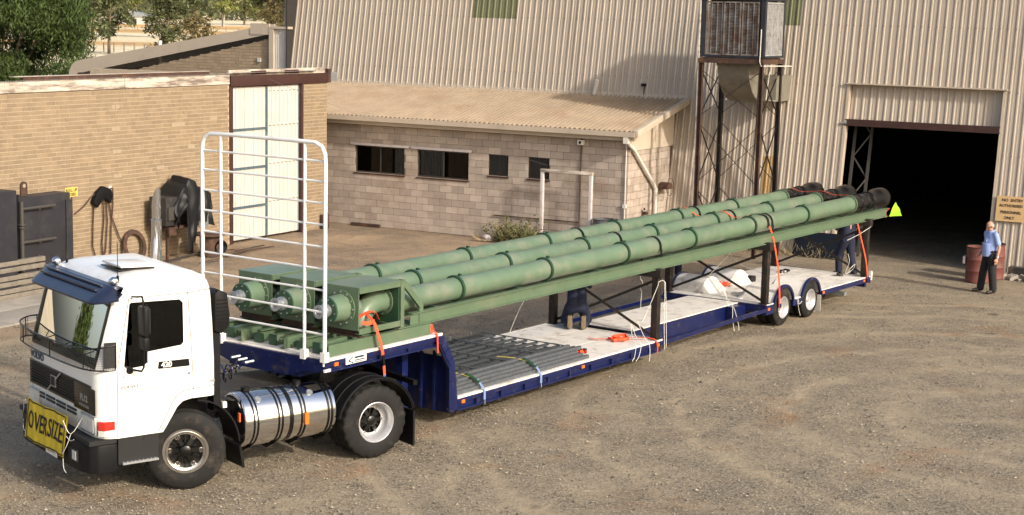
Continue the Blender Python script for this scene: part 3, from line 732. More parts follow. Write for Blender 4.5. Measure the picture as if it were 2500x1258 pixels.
# ================================================================ BRICK WORKSHOP
MT['brick']=mat('tan calsil brick',(.245,.182,.115),.9,var=.12,vs=5,rand=.11,dirt=((.15,.095,.055),.85,30,.63),bump=.2,bs=70)
MT['brickj']=mat('tan calsil brickwork',(.245,.182,.115),.9,var=.12,vs=5,rand=.11,attr='rnd',dirt=((.15,.095,.055),.85,30,.63),bump=.2,bs=70)
MT['mortarl']=mat('pale mortar',(.43,.35,.25),.95,var=.12)
MT['mortard']=mat('grey mortar',(.25,.19,.125),.95,var=.12)
MT['oldtimber']=mat('weathered white painted timber',(.60,.53,.44),.8,var=.1,vs=4,dirt=((.15,.115,.095),.95,2.2,.42),streak=(.45,.45,3.2),bump=.2,bs=40)
MT['doorwhite']=mat('cream white door sheet',(.52,.49,.45),.6,var=.05,vs=3,dirt=((.45,.36,.22),.35,1.6,.55))
MT['teal']=mat('faded teal rail',(.065,.105,.125),.6,var=.2,dirt=((.25,.27,.26),.5,8,.55))
BXW=-9.238
bw=thing('brick_workshop','tan brick workshop wall with tall white double doors and a peeling fascia','building',FB,(BXW-2,-8,0))
mpB=lambda u,d,z:(BXW+d,u,z)
opsB=[(-5.55,-2.27,0,4.6)]
mb=MB(); wallbox(mb,mpB,-.23,-.007,-17.5,-1.093,0,4.36,opsB)
wl=mb.build('wall',MT['mortarl'],bw)
masonry(wl,'brick',mpB,-14.6,-1.09,0,4.36,.3,.1,opsB,MT['brick'],MT['brickj'],.05,300,lambda p:(1 if p[2]<.6 else 0)*5+abs(p[0]+9.9)*.35+abs(p[2]-2.6)*1.0-(p[1]-p[0])*8,21,gap=.013,jit=.0025)
MB().box(BXW-9,BXW-.23,-1.35,-1.12,0,4.36).build('side_wall',MT['mortarl'],bw)
# paler vent bricks
MT['ventb']=mat('pale vent brick',(.33,.262,.18),.9,var=.05)
for y,z in ((-9.98,3.85),(-9.98,3.30),(-9.95,2.75),(-9.93,2.15),(-9.93,1.15)):
    for k in (0,1): MB().box(BXW-.03,BXW+.006,y+k*.15-.068,y+k*.15+.068,z,z+.088).build('vent_brick',MT['ventb'],wl)
for y,z,wv in ((-7.6,3.3,.5),(-7.1,2.7,.28),(-6.6,2.72,.28),(-8.3,2.25,.28),(-6.2,3.4,.28)):
    MB().box(BXW-.03,BXW+.004,y-wv/2,y+wv/2,z,z+.088).build('pale_brick',MT['ventb'],wl)
# fascia boards
for a,b_ in ((-17.5,-13.2),(-13.2,-9.62),(-9.60,-5.58)):
    MB().box(BXW-.02,BXW+.045,a,b_,4.33,4.585).build('fascia_board',MT['oldtimber'],bw,bev=.006)
# roof: corrugated sheets falling away from the yard
MT['rooflow']=mat('old galvanised roof',(.42,.36,.31),.6,.2,var=.15,vs=2,dirt=((.20,.10,.07),.6,2,.5))
nsh=21
for i in range(nsh):
    a=-17.5+i*(12.0/16); b_=a+12.0/16+.03
    if b_>-1.5: break
    s=MB(); pf=sine_prof(a,b_,.0753,.012,6); vs=[]
    zt=4.60 if b_<-5.4 else 4.62
    for u,h in pf: vs+=[(BXW+.08,u,zt+h),(BXW-9,u,zt-.75+h)]
    s.add(vs,[(2*j,2*j+2,2*j+3,2*j+1) for j in range(len(pf)-1)]); s.build('roof_sheet',MT['rooflow'],bw,smooth=70,fixn=False)
q=MB(); q.box(BXW-.42,BXW-.30,-12.6,-6.0,4.58,4.665); q.build('roof_flashing',MT['rusty'],bw)
q=MB(); q.box(BXW-.44,BXW-.28,-12.9,-6.0,4.668,4.685); q.build('flashing_cap',MT['rooflow'],bw)
# door head beam, posts
q=MB(); q.box(BXW-.05,BXW+.05,-5.53,-1.10,4.26,4.545); q.build('lintel_beam',MT['brownst'],bw,bev=.008)
q=MB(); q.box(BXW-.12,BXW-.055,-5.5,-1.10,4.30,4.70); q.build('upper_board',MT['oldtimber'],bw)
for a,m_ in ((-4.55,.4),(-3.05,.4)): MB().box(BXW-.054,BXW-.04,a,a+m_+.25,4.56,4.66).build('patch_board',MT['brownst'],bw)
for a,b_ in ((-5.55,-5.42),(-2.36,-2.27)): MB().box(BXW-.14,BXW+.03,a,b_,0,4.255).build('door_post',MT['brownst'],bw,bev=.006)
MB().box(BXW-.13,BXW+.06,-1.12,-.99,4.26,4.66).build('corner_stub',MT['rusty'],bw)
MB().box(BXW-.35,BXW+.02,-.98,-.60,4.30,4.55).build('box_gutter',MT['steel'],bw)
# doors
def leaf(y0,y1,xo,rails,teal):
    dr=MB(); t=.05; dr.box(xo-.04,xo-.012,y0,y1,.06,4.23); dl=dr.build('door',MT['doorwhite'],bw)
    n_=8; wv=(y1-y0)/n_
    for i in range(n_): MB().box(xo-.012,xo-.0+(.002*(i%2)),y0+i*wv+.006,y0+(i+1)*wv-.006,.075,4.20).build('door_board',MT['doorwhite'],dl)
    for z in rails:
        MB().box(xo+.003,xo+(.035 if teal else .012),y0+.01,y1-.02,z-.032,z+.032).build('rail',MT['teal'] if teal else MT['doorwhite'],dl)
    if teal:
        MB().box(xo+.003,xo+.045,y1-.06,y1-.0,.05,4.25).build('stile',MT['teal'],dl)
    else:
        MB().box(xo+.003,xo+.015,y1-.055,y1-.03,.06,4.22).build('edge_strip',MT['teal'],dl)
        for i in range(n_):
            for z in rails+[4.14]: MB().box(xo+.013,xo+.017,y0+i*wv+wv*.4,y0+i*wv+wv*.75,z-.055,z-.035).build('screw',MT['teal'],dl)
leaf(-5.40,-3.86,BXW-.06,[.95,2.02,3.08],True)
leaf(-3.84,-2.38,BXW-.05,[1.06,2.12,3.18],False)
r=rng(8)
for i in range(9):
    y=-3.8+r.random()*.55; z=1.55+r.random()*.3
MB().box(BXW-.4,BXW-.36,-5.5,-2.3,0,4.3).build('interior_lining',MT['void'],bw)
# overhead wire from the workshop beam to the block building
wv=MB(); pts=[]
for i in range(21):
    t=i/20; a=Vector((BXW+.1,-3.9,4.42)); b_=Vector((-3.0,-.06,2.32)); p=a.lerp(b_,t); p.z-=.25*math.sin(math.pi*t); pts.append(p)
for i in range(1,12):
    t=i/11; a=Vector((-3.0,-.06,2.32)); b_=Vector((1.6,.85,1.35)); p=a.lerp(b_,t); p.z-=.06*math.sin(math.pi*t); pts.append(p)
wv.tube(pts,.0035,5); ob=wv.build('overhead_cable',MT['gtimber'],F=FB,loc=(BXW+.1,-3.9,4.42)); tag(ob,'thin cable slung from the brick workshop door beam across to the block wall','cable')
# ================================================================ THINGS ALONG THE BRICK WALL
MT['yellow']=mat('faded yellow sign',(.62,.46,.10),.7,var=.1,vs=14,dirt=((.35,.26,.12),.5,12,.55))
sg=thing('hose_sign','small faded yellow ROLL UP HOSES sign on the brick wall','sign',FB,(BXW+.03,-11.46,1.8))
MB().box(BXW+.008,BXW+.02,-11.67,-11.25,1.81,2.035).build('board',MT['yellow'],sg)
text('lettering','ROLL UP',.095,(BXW+.0215,-11.46,1.965),(0,1,0),(0,0,1),MT['ink'],sg,.0008,.003,sx=1.0)
text('lettering','HOSES',.095,(BXW+.0215,-11.46,1.865),(0,1,0),(0,0,1),MT['ink'],sg,.0008,.003,sx=1.0)
MB().box(BXW+.008,BXW+.03,-11.47,-11.44,.3,1.80).build('post',MT['rusty'],sg)
hk=thing('hose_rack','black hoses looped over a wall bracket on the brick wall','hose',FB,(BXW+.1,-10.5,0))
q=MB()
q.prism([(-10.85,1.62),(-10.72,1.86),(-10.5,2.0),(-10.28,1.92),(-10.17,1.75),(-10.27,1.55),(-10.45,1.72),(-10.6,1.60),(-10.72,1.48)],'x',BXW+.02,BXW+.16); q.build('cover',MT['blackp'],hk,bev=.03)
for pts in ([(-10.75,1.7),(-10.8,1.0),(-10.82,.55),(-10.7,.2),(-10.5,.05)],[(-10.35,1.7),(-10.3,1.1),(-10.38,.4),(-10.5,.1)],[(-10.28,1.7),(-10.15,1.2),(-9.9,.7),(-9.6,.25)],[(-10.45,1.75),(-10.42,1.2),(-10.5,.6),(-10.46,.1)],[(-11.4,1.4),(-11.1,1.55),(-10.85,1.75),(-10.6,1.9)],[(-10.2,1.9),(-10.1,1.92),(-10.1,1.5),(-10.18,.9),(-10.2,.3)]):
    s=[]; 
    for i in range(len(pts)-1):
        for k in range(4):
            t=k/4; s.append((BXW+.06,pts[i][0]*(1-t)+pts[i+1][0]*t,pts[i][1]*(1-t)+pts[i+1][1]*t))
    s.append((BXW+.06,*pts[-1])); q=MB(); q.tube(s,.017,6); q.build('hose',MT['rusty'],hk,smooth=60)
MB().box(BXW+.005,BXW+.05,-10.22,-10.12,1.88,1.97).build('power_point',MT['pvc'],hk)
# ring leaning on the wall
q=MB(); rr=.40; pts=[]
o=thing('steel_ring','large flat rust-brown steel ring leaning on the brick wall','ring',FB,(BXW+.25,-9.45,.02))
q=MB(); vs=[];n_=36
for i in range(n_):
    t=2*math.pi*i/n_
    for ra,dx in ((.40,0),(.40,.04),(.29,.04),(.29,0)):
        y=-9.45+ra*math.cos(t); z=.40+ra*math.sin(t); vs.append((BXW+.22-.17*(z/.8)+dx,y,z+.02))
q.add(vs,[(4*i+k,4*i+(k+1)%4,4*((i+1)%n_)+(k+1)%4,4*((i+1)%n_)+k) for i in range(n_) for k in range(4)]); q.build('ring',MT['rusty'],o,smooth=40)
# tarpaulin-covered welding machines
MT['tarp']=mat('black tarpaulin',(.009,.0095,.011),.5,var=.2,vs=8,spec=.3)
MT['mach']=mat('dark grey machine case',(.025,.024,.024),.5,var=.2,dirt=((.16,.12,.08),.5,6,.52))
wm=thing('welding_machine','stack of grey welding machines under a crumpled black tarpaulin','welding machine',FB,(-8.65,-8.2,0))
q=MB(); q.box(-9.0,-8.45,-9.0,-8.55,.9,1.62); q.build('case',MT['mach'],wm,bev=.02)
q=MB(); q.box(-8.47,-8.40,-8.95,-8.62,1.05,1.38); q.build('control_panel',MT['greysteel'],wm)
q=MB(); q.box(-8.475,-8.42,-8.92,-8.65,.66,.86); q.build('open_drawer',MT['rusty'],wm)
q=MB(); q.box(-9.0,-8.45,-7.95,-7.35,.85,1.70); q.build('case',MT['mach'],wm,bev=.02)
q=MB(); q.box(-8.47,-8.43,-7.75,-7.40,.75,1.20); q.build('front_plate',MT['steel'],wm)
q=MB(); q.box(-8.95,-8.5,-8.9,-7.4,.80,.86); 
for y in (-8.85,-7.5):
    for x in (-8.9,-8.55): q.box(x-.03,x+.03,y-.03,y+.03,0,.80)
q.build('bench_frame',MT['rusty'],wm)
# tarp: grid draped with folds
nu,nv=26,30; vs=[]
for i in range(nu):
    for j in range(nv):
        u=i/(nu-1); v=j/(nv-1)
        y=-8.75+u*1.45
        top=2.0-.34*abs(u-.48)**1.1*2 - (.28 if u<.25 else 0)*(1-u/.25)
        if u>.40 and u<.62: top+=.12
        if v<.3:
            x=-9.05+v/.3*.62; z=top-.05*(v/.3)
        else:
            t=(v-.3)/.7; x=-8.43+.10*math.sin(t*2.2)+.07*math.sin(u*17+2*t)*t; 
            drop=(1.65 if .30<u<.62 else (.55 if u<.3 else .85)); z=top-.05-drop*t
        f=.05*noise.noise((u*7,v*6,2.))+.06*math.sin(u*23+v*3)*v
        vs.append((x+f,y+.03*math.sin(v*9+u*4),z+.05*noise.noise((u*5,v*5,9.))))
q=MB(); q.add(vs,[(i*nv+j,(i+1)*nv+j,(i+1)*nv+j+1,i*nv+j+1) for i in range(nu-1) for j in range(nv-1)]); q.build('tarpaulin',MT['tarp'],wm,smooth=50)
st_=thing('spool_stand','rusty round-topped steel stand beside the covered welders','stand',FB,(-8.4,-7.55,0))
q=MB(); q.cyl((-8.3,-7.5,.55),(-8.3,-7.5,.60),.40,n=26); q.build('top_disc',MT['rusty'],st_,smooth=40)
q=MB(); q.cyl((-8.3,-7.5,.0),(-8.3,-7.5,.55),.26,n=22); q.build('drum',MT['rusty'],st_,smooth=40)
q=MB(); q.lathe([(0,.05),(.10,.16),(.12,.17),(.10,.18)],(-8.06,-7.42,.26),(.9,-.3,0),18); q.build('port',MT['black'],st_)
# steel offcuts and rods on the ground by the welder
of_=thing('steel_offcuts','loose rods and steel offcuts lying on the dirt by the welders','offcuts',FB,(-8,-9.5,0))
r=rng(31)
for i in range(16):
    a=Vector((-8.9+r.random()*1.3,-10.2+r.random()*4.2,.02+r.random()*.03)); an=r.uniform(1.1,2.0); L_=r.uniform(.3,1.6); b_=a+Vector((math.cos(an)*L_,math.sin(an)*L_,r.uniform(-.01,.05)))
    q=MB(); q.bar(a,b_,r.uniform(.015,.06),r.uniform(.012,.03)); q.build('rod',MT['rusty' if r.random()<.7 else 'greysteel'],of_)
# dark steel box (tank) with pipes, lug
MT['tank']=mat('dark navy grey steel',(.020,.020,.025),.55,var=.15,vs=3,dirt=((.055,.05,.05),.5,2,.5))
tk=thing('steel_tank','large dark grey steel tank with side pipes and a lifting lug','tank',FB,(-8.4,-13.2,0))
q=MB(); q.box(-9.1,-8.62,-16.2,-12.12,.05,2.02); q.build('body',MT['tank'],tk,bev=.01)
q=MB(); q.box(-9.12,-8.55,-13.78,-13.70,.05,2.10); q.build('stiffener',MT['tank'],tk)
q=MB(); q.box(-8.615,-8.585,-12.28,-12.08,.05,1.86); q.build('stiffener',MT['tank'],tk)
q=MB(); q.box(-8.62,-7.55,-17.2,-14.8,.05,2.36); q.build('side_chamber',MT['tank'],tk,bev=.01)
for z in (1.78,1.02,.30):
    q=MB(); q.tube([(-8.5,-13.75,z),(-8.5,-12.72,z)],.035,8); q.cyl((-8.5,-13.2,z-.06),(-8.5,-13.2,z+.06),.02,n=6); q.build('pipe',MT['greysteel'],tk,smooth=40)
q=MB(); q.tube([(-8.5,-13.75,.1),(-8.5,-13.75,1.95)],.05,8)
for z in (.55,.62,1.35,1.42): q.cyl((-8.5,-13.75,z),(-8.5,-13.75,z+.03),.095,n=12)
q.build('manifold',MT['greysteel'],tk,smooth=40)
q=MB(); vs=[];n_=12
prof=[(-.10,0),(-.10,.22)]+[(.10*math.cos(math.pi-math.pi*i/8),.22+.10*math.sin(math.pi*i/8)) for i in range(9)]+[(.10,.22),(.10,0)]
hole=[(.045*math.cos(2*math.pi*i/12),.22+.045*math.sin(2*math.pi*i/12)) for i in range(12)]
q.prism([(-13.45+a,2.05+b_) for a,b_ in prof],'x',-8.75,-8.71); lg=q.build('lifting_lug',MT['rusty'],tk)
q=MB(); q.prism([(-13.45+a,2.05+b_) for a,b_ in hole],'x',-8.755,-8.705); q.build('lug_hole',MT['ventb'],tk)
# galvanised rail rack in front of the tank
rk=thing('rail_rack','stack of weathered grey rails in front of the dark tank','rails',FB,(-7.6,-15,0))
for z,ye in ((.74,-14.0),(.60,-14.0),(.42,-14.12),(.29,-14.12),(.14,-14.0),(.02,-14.0)):
    q=MB(); q.box(-7.66,-7.54,-17.5,ye,z,z+.10); q.build('rail',MT['gtimber'],rk,bev=.006)
for y in (-14.07,-15.4): MB().box(-7.70,-7.665,y-.03,y+.03,.02,.86).build('upright',MT['rusty'],rk)
# brown block and weeds at the brick corner
q=MB(); q.box(BXW+.02,BXW+.18,-1.45,-1.2,.0,.42); ob=q.build('steel_offcut',MT['rusty'],F=FB,loc=(BXW+.1,-1.3,0)); tag(ob,'small brown steel box at the foot of the brick corner','box')
# ================================================================ ANNEX BEHIND
AY=3.15
def AX(x): return -14.64+(x+15.295)*.982
an=thing('brick_annex','low brick annex with a sloping pale roof edge behind the workshop','building',FB,(-19,6,0))
MT['brick2']=mat('annex brick',(.33,.25,.165),.9,var=.1,vs=5,rand=.12,dirt=((.14,.09,.06),.8,25,.66))
MT['brick2j']=mat('annex brickwork',(.33,.25,.165),.9,var=.1,vs=5,rand=.12,attr='rnd',dirt=((.14,.09,.06),.8,25,.66))
mpA=lambda u,d,z:(u,AY-d,z)
topA=lambda u:4.02+(u-AX(-22.7))*.208-.14
q=MB(); q.prism([(AX(-22.7),0),(AX(-15.15),0),(AX(-15.15),5.38),(AX(-22.7),3.83)],'y',AY+.012,AY+.3); wa=q.build('wall',MT['mortard'],an)
masonry(wa,'brick',mpA,AX(-22.7),AX(-15.15),3.0,5.5,.3,.1,[],MT['brick2'],MT['brick2j'],.05,0,lambda p:0,41,topf=topA,gap=.014)
q=MB(); q.prism([(AX(-24.05),0),(AX(-22.7),0),(AX(-22.7),3.86),(AX(-24.05),3.60)],'y',AY-.03,AY+.2); q.build('white_panel',MT['doorwhite'],an)
up=[]
for i in range(9):
    t=math.pi-math.pi/2*i/8*0.86; up.append((AX(-23.75)+.55*math.cos(t),3.74+.66*math.sin(t)))
prof=[(AX(-24.30),3.5)]+up+[(AX(-15.0),5.86),(AX(-15.0),5.56),(AX(-23.65),3.97)]+[(AX(-23.72)+.33*math.cos(math.pi-math.pi/2*.8*(8-i)/8),3.59+.40*math.sin(math.pi-math.pi/2*.8*(8-i)/8)) for i in range(9)]+[(AX(-24.08),3.5)]
q=MB(); q.prism(prof,'y',AY-.085,AY-.04); q.build('barge_board',MT['cream'],an)
q=MB(); q.prism([(AX(-24.2),3.94),(AX(-23.6),4.19),(AX(-15.0),5.79),(AX(-15.0),5.74),(AX(-23.6),4.12),(AX(-24.15),3.86)],'y',AY-.05,11); q.build('roof',MT['rooflow'],an)
q=MB(); q.box(AX(-16.0),AX(-15.2),AY-.11,AY-.03,5.50,5.86); q.build('barge_end',MT['cream'],an)
q=MB(); q.box(AX(-15.75),AX(-15.62),AY-.06,AY,4.6,4.73); q.build('wall_vent',MT['doorwhite'],an)
lk=thing('link_panel','fine-ribbed cream wall panel between the annex and the shed','wall panel',FB,(-14,AY,0))
pf=sine_prof(AX(-15.05),-13.80,.0753,.008,6); vs=[]
for u,h in pf: vs+=[(u,AY-.04+h,0),(u,AY-.04+h,5.70)]
q=MB(); q.add(vs,[(2*j,2*j+2,2*j+3,2*j+1) for j in range(len(pf)-1)]); q.build('sheet',MT['doorwhite'],lk,smooth=70,fixn=False)
MB().box(AX(-15.2),AX(-15.02),AY-.13,AY,0,5.76).build('corner_post',MT['cream'],lk); MB().box(AX(-15.1),-13.75,AY-.14,AY+.1,5.70,5.78).build('capping',MT['cream'],lk)
q=MB(); q.cyl((AX(-15.5),4.4,4),(AX(-15.5),4.4,9),.09,n=12); ob=q.build('grey_pole',MT['conc'],F=FB,loc=(AX(-15.5),4.4,4)); tag(ob,'tall grey pole rising behind the end of the annex roof','pole')
q=MB(); q.cyl((-20.5,4.5,3.5),(-20.5,4.5,5.15),.07,n=10); ob=q.build('vent_pipe',MT['pvc'],F=FB,loc=(-20.5,4.5,3.5)); tag(ob,'white vent pipe standing behind the annex roof','vent pipe')
# ================================================================ YARD PROPS BY THE BLOCK BUILDING
gp=thing('post_frame','weathered white timber goalpost frame standing before the block wall','frame',FB,(-1.67,-.4,0))
for x in (-2.42,-.92): MB().box(x-.045,x+.045,-.445,-.355,0,2.06).build('post',MT['lintel'],gp,bev=.006)
q=MB(); q.box(-2.47,-.86,-.46,-.34,2.06,2.14); q.build('crossbar',MT['oldtimber'],gp,bev=.01)
def drum(name,label,F,x,y,col,R_=.29,H=.88,open_=True,lab=False):
    t=thing(name,label,'drum',F,(x,y,0)); m_=col
    pf=[(0,R_-.01),(0,R_),(.03,R_+.008),(.05,R_)]
    for zz in (.30,.58): pf+=[(H*zz/.88-.025,R_),(H*zz/.88,R_+.014),(H*zz/.88+.025,R_)]
    pf+=[(H-.05,R_),(H-.02,R_+.004),(H,R_+.008),(H+.006,R_),(H,R_-.008),(H-.04,R_-.01),(.02,R_-.012)]
    q=MB(); q.lathe(pf,(x,y,0),(0,0,1),32); q.build('shell',m_,t,smooth=40)
    q=MB(); q.cyl((x,y,.0),(x,y,.015),R_-.005,n=32); q.build('base',m_,t)
    q=MB(); q.lathe([(H-.012,R_+.006),(H+.010,R_+.012),(H+.014,R_),(H,R_-.006)],(x,y,0),(0,0,1),32); q.build('rim',MT['rusty'],t,smooth=40)
    return t
MT['red']=mat('faded red drum paint',(.15,.04,.034),.65,var=.2,vs=5,dirt=((.13,.075,.05),.75,5,.47))
MT['bluegrey']=mat('blue grey drum',(.085,.10,.115),.6,var=.15,dirt=((.2,.13,.08),.5,5,.52))
drum('oil_drum','blue-grey open drum standing against the block wall',FB,-.52,-.36,MT['bluegrey'])
d_=drum('oil_drum','faded red open-topped drum beside the man in the blue shirt',FB,9.35,.72,MT['red'])
MB().box(9.02,9.07,.52,.70,.46,.64).build('paper_label',MT['lintel'],d_)
MT['ochre']=mat('ochre drum lid',(.30,.22,.10),.7)
drum('oil_drum','second reddish drum mostly hidden behind the red one',FB,9.52,1.55,MT['red'])
# rubble by the shed corner
rb=thing('rubble_heap','broken concrete and timber rubble at the right shed corner','rubble',FB,(10.2,1.9,0)); r=rng(77)
for i in range(26):
    q=MB(); s=r.uniform(.05,.15); q.box(-s,s,-s*.8,s*.8,-s*.5,s*.5); q.xf(Matrix.Translation(Vector((9.5+r.random()*1.5,1.5+r.random()*.8,s*.3)))@Matrix.Rotation(r.random()*3,4,'Z')@Matrix.Rotation(r.uniform(-.4,.4),4,'X')); q.build('lump',MT['conc' if r.random()<.6 else 'gtimber'],rb)
MB().box(9.85,11.2,1.85,2.15,.10,.28).build('beam',MT['mach'],rb)
# plank / channel lying at the foot of the block wall, plus loose bits
q=MB(); q.bar((-9.0,-.16,.05),(-8.0,-.12,.05),.10,.08); ob=q.build('steel_channel',MT['rusty'],F=FB,loc=(-8.5,-.14,.02)); tag(ob,'short brown channel lying against the foot of the block wall','channel')
# ladder-like black plate leaning by the shed left of the doorway
q=MB(); q.prism([(2.16,.03),(2.20,.03),(2.46,.66),(2.42,.66)],'x',3.98,5.42); ob=q.build('steel_plate',MT['black'],F=FB,loc=(4.7,2.2,.03)); tag(ob,'black steel plate leaning on the shed wall behind the trailer','plate')
# ---------------- plants
MT['leafd']=mat('dark green foliage',(.052,.080,.020),.6,var=.5,vs=1.2,rand=.35,attr='rnd',spec=.25)
MT['leafg']=mat('grey green gum leaves',(.085,.095,.040),.6,var=.3,vs=.4,rand=.45,attr='rnd',spec=.25)
MT['leafb']=mat('bright gum leaves',(.15,.165,.045),.6,var=.3,vs=.4,rand=.4,attr='rnd',spec=.25)
MT['leaft']=mat('brown tinged gum leaves',(.13,.105,.045),.6,var=.3,vs=.4,rand=.45,attr='rnd',spec=.25)
MT['bark']=mat('gum bark',(.17,.125,.085),.9,var=.3,vs=3)
MT['barkw']=mat('pale gum bark',(.38,.33,.27),.85,var=.25,vs=2)
MT['weed']=mat('weed green',(.085,.105,.035),.7,var=.3,vs=5,rand=.4,attr='rnd',spec=.2)
MT['straw']=mat('dry straw stems',(.42,.33,.19),.85,var=.2)
def leafmesh(pts,r,size,mat_,parent,name,droop=.4,long_=2.2):
    q=MB(); vals=[]
    for p,s in pts:
        d=Vector((r.gauss(0,1),r.gauss(0,1),r.gauss(-droop,.8))).normalized(); u=d.orthogonal().normalized(); u=(Matrix.Rotation(r.random()*6.28,3,d)@u)
        L_=size*s*r.uniform(.6,1.4)*long_; w_=size*s*r.uniform(.6,1.2); p=Vector(p)
        q.add([p,p+d*L_*.5+u*w_*.5,p+d*L_,p+d*L_*.5-u*w_*.5],[(0,1,2,3)]); vals.append(r.random())
    off=OFF[parent][0] if parent in OFF else Vector((0,0,0))
    me=q.mesh(name,off,fixn=False); at=me.attributes.new('rnd','FLOAT','FACE'); at.data.foreach_set('value',vals)
    return addmesh(name,me,mat_,parent)
def tree(name,label,x,y,h,w,leafmat,bark,seed,nleaf,lsize,gap=.5,base=.25,group=None,z0=0,multi=1,lean=0,dense=False,clumps=26):
    r=rng(seed); t=thing(name,label,'tree',FW,(x,y,z0),group)
    q=MB(); tips=[]
    for mstem in range(multi):
        a0=r.random()*6.28; b0=Vector((x+(.25*math.cos(a0) if multi>1 else 0),y+(.25*math.sin(a0) if multi>1 else 0),z0))
        hd=Vector((math.cos(a0)*.12*(multi>1)+lean,math.sin(a0)*.12*(multi>1),1)).normalized()
        pts=[b0];p=b0.copy();n_=7
        for i in range(n_):
            hd=(hd+Vector((r.uniform(-.12,.12),r.uniform(-.12,.12),.05))).normalized(); p=p+hd*(h*.8/n_); pts.append(p.copy())
        r0=max(.04,h*.020)/(multi**.5); q.tube(pts,[r0*(1-.85*i/n_) for i in range(n_+1)],7)
        for i in range(2,n_+1):
            for k in range(3):
                a=r.random()*6.28; L_=w*.5*r.uniform(.5,1.0)*(1.15-.5*i/n_); dv=Vector((math.cos(a),math.sin(a),r.uniform(.25,.9))).normalized()
                s=pts[i]; m1=s+dv*L_*.5+Vector((0,0,.05*L_)); e=s+dv*L_+Vector((0,0,r.uniform(-.1,.15)*L_))
                q.tube([s,m1,e],[r0*.4*(1-.6*i/n_),r0*.25,r0*.08],5); tips+= [m1,e]
        tips.append(pts[-1])
    q.build('trunk',bark,t,smooth=60)
    cl=[]
    for k in range(clumps):
        if tips and r.random()<.75: c=r.choice(tips)+Vector((r.gauss(0,.1),r.gauss(0,.1),r.gauss(0,.1)))*w*.5
        else:
            a=r.random()*6.28; rad=w*.5*r.random()**.5; zz=base+(1-base)*r.random(); c=Vector((x+rad*math.cos(a)*math.sin(math.pi*min(1,.15+zz*.8)),y+rad*math.sin(a)*math.sin(math.pi*min(1,.15+zz*.8)),z0+h*zz))
        cl.append((c,r.uniform(.10,.22)*w*(1.25 if dense else 1)))
    pts=[]
    for i in range(nleaf):
        c,s=r.choice(cl); d=Vector((r.gauss(0,1),r.gauss(0,1),r.gauss(0,.8))); d=d.normalized()*s*(r.random()**.5 if dense else r.random()**.6)
        p=c+d
        if p.z<z0+h*base*.7: continue
        pts.append((p,1))
    leafmesh(pts,r,lsize,leafmat,t,'crown')
    return t
def pix(px,py,d):  # ground-plane helper: world x for a pixel column at distance d
    return ((px-1250)/3991.7)*d*1.0
G='gum trees in the paddock'
# big dark dense shrub tree on the left behind the workshop
def bush(name,label,x,y,h,w,leafmat,seed,nleaf,lsize,z0=0):
    r=rng(seed); t=thing(name,label,'tree',FW,(x,y,z0)); q=MB()
    tips=[]
    for i in range(14):
        a=r.random()*6.28; L_=r.uniform(.4,.95); e=Vector((x+w*.30*L_*math.cos(a),y+w*.30*L_*math.sin(a),z0+h*r.uniform(.3,.7))); m1=Vector((x,y,z0)).lerp(e,.45)+Vector((0,0,h*.08)); q.tube([(x,y,z0),m1,e],[.12,.07,.02],6); tips.append(e)
    q.build('trunk',MT['bark'],t,smooth=60)
    pts=[]; cl=[]
    for k in range(210):
        a=r.random()*6.28; zz=r.random()**.8; rad=w*.5*math.sqrt(max(0,1-(zz*1.0-.25)**2*1.3))*r.uniform(.35,1.0); cl.append((Vector((x+rad*math.cos(a),y+rad*math.sin(a),z0+h*(.08+.88*zz))),r.uniform(.06,.13)*w))
    for i in range(nleaf):
        c,s=r.choice(cl); d=Vector((r.gauss(0,1),r.gauss(0,1),r.gauss(.25,.9))).normalized()*s*r.random()**.45; pts.append((c+d,1))
    q=MB(); vals=[]
    for p,s in pts:
        d=Vector((r.gauss(0,.55),r.gauss(0,.55),r.gauss(.75,.4))).normalized(); u=(Matrix.Rotation(r.random()*6.28,3,d)@d.orthogonal().normalized()); L_=lsize*r.uniform(1.2,3.4); w_=lsize*r.uniform(.35,.65)
        q.add([p,p+d*L_*.5+u*w_*.5,p+d*L_,p+d*L_*.5-u*w_*.5],[(0,1,2,3)]); vals.append(r.random())
    me=q.mesh('crown',OFF[t][0],fixn=False); at=me.attributes.new('rnd','FLOAT','FACE'); at.data.foreach_set('value',vals); addmesh('crown',me,leafmat,t)
bush('dense_tree','big dense dark green tree behind the brick workshop',-20.9,66,10.6,8.4,MT['leafd'],3,125000,.105)
def far(px,d): return (px-1250)/3991.7*d
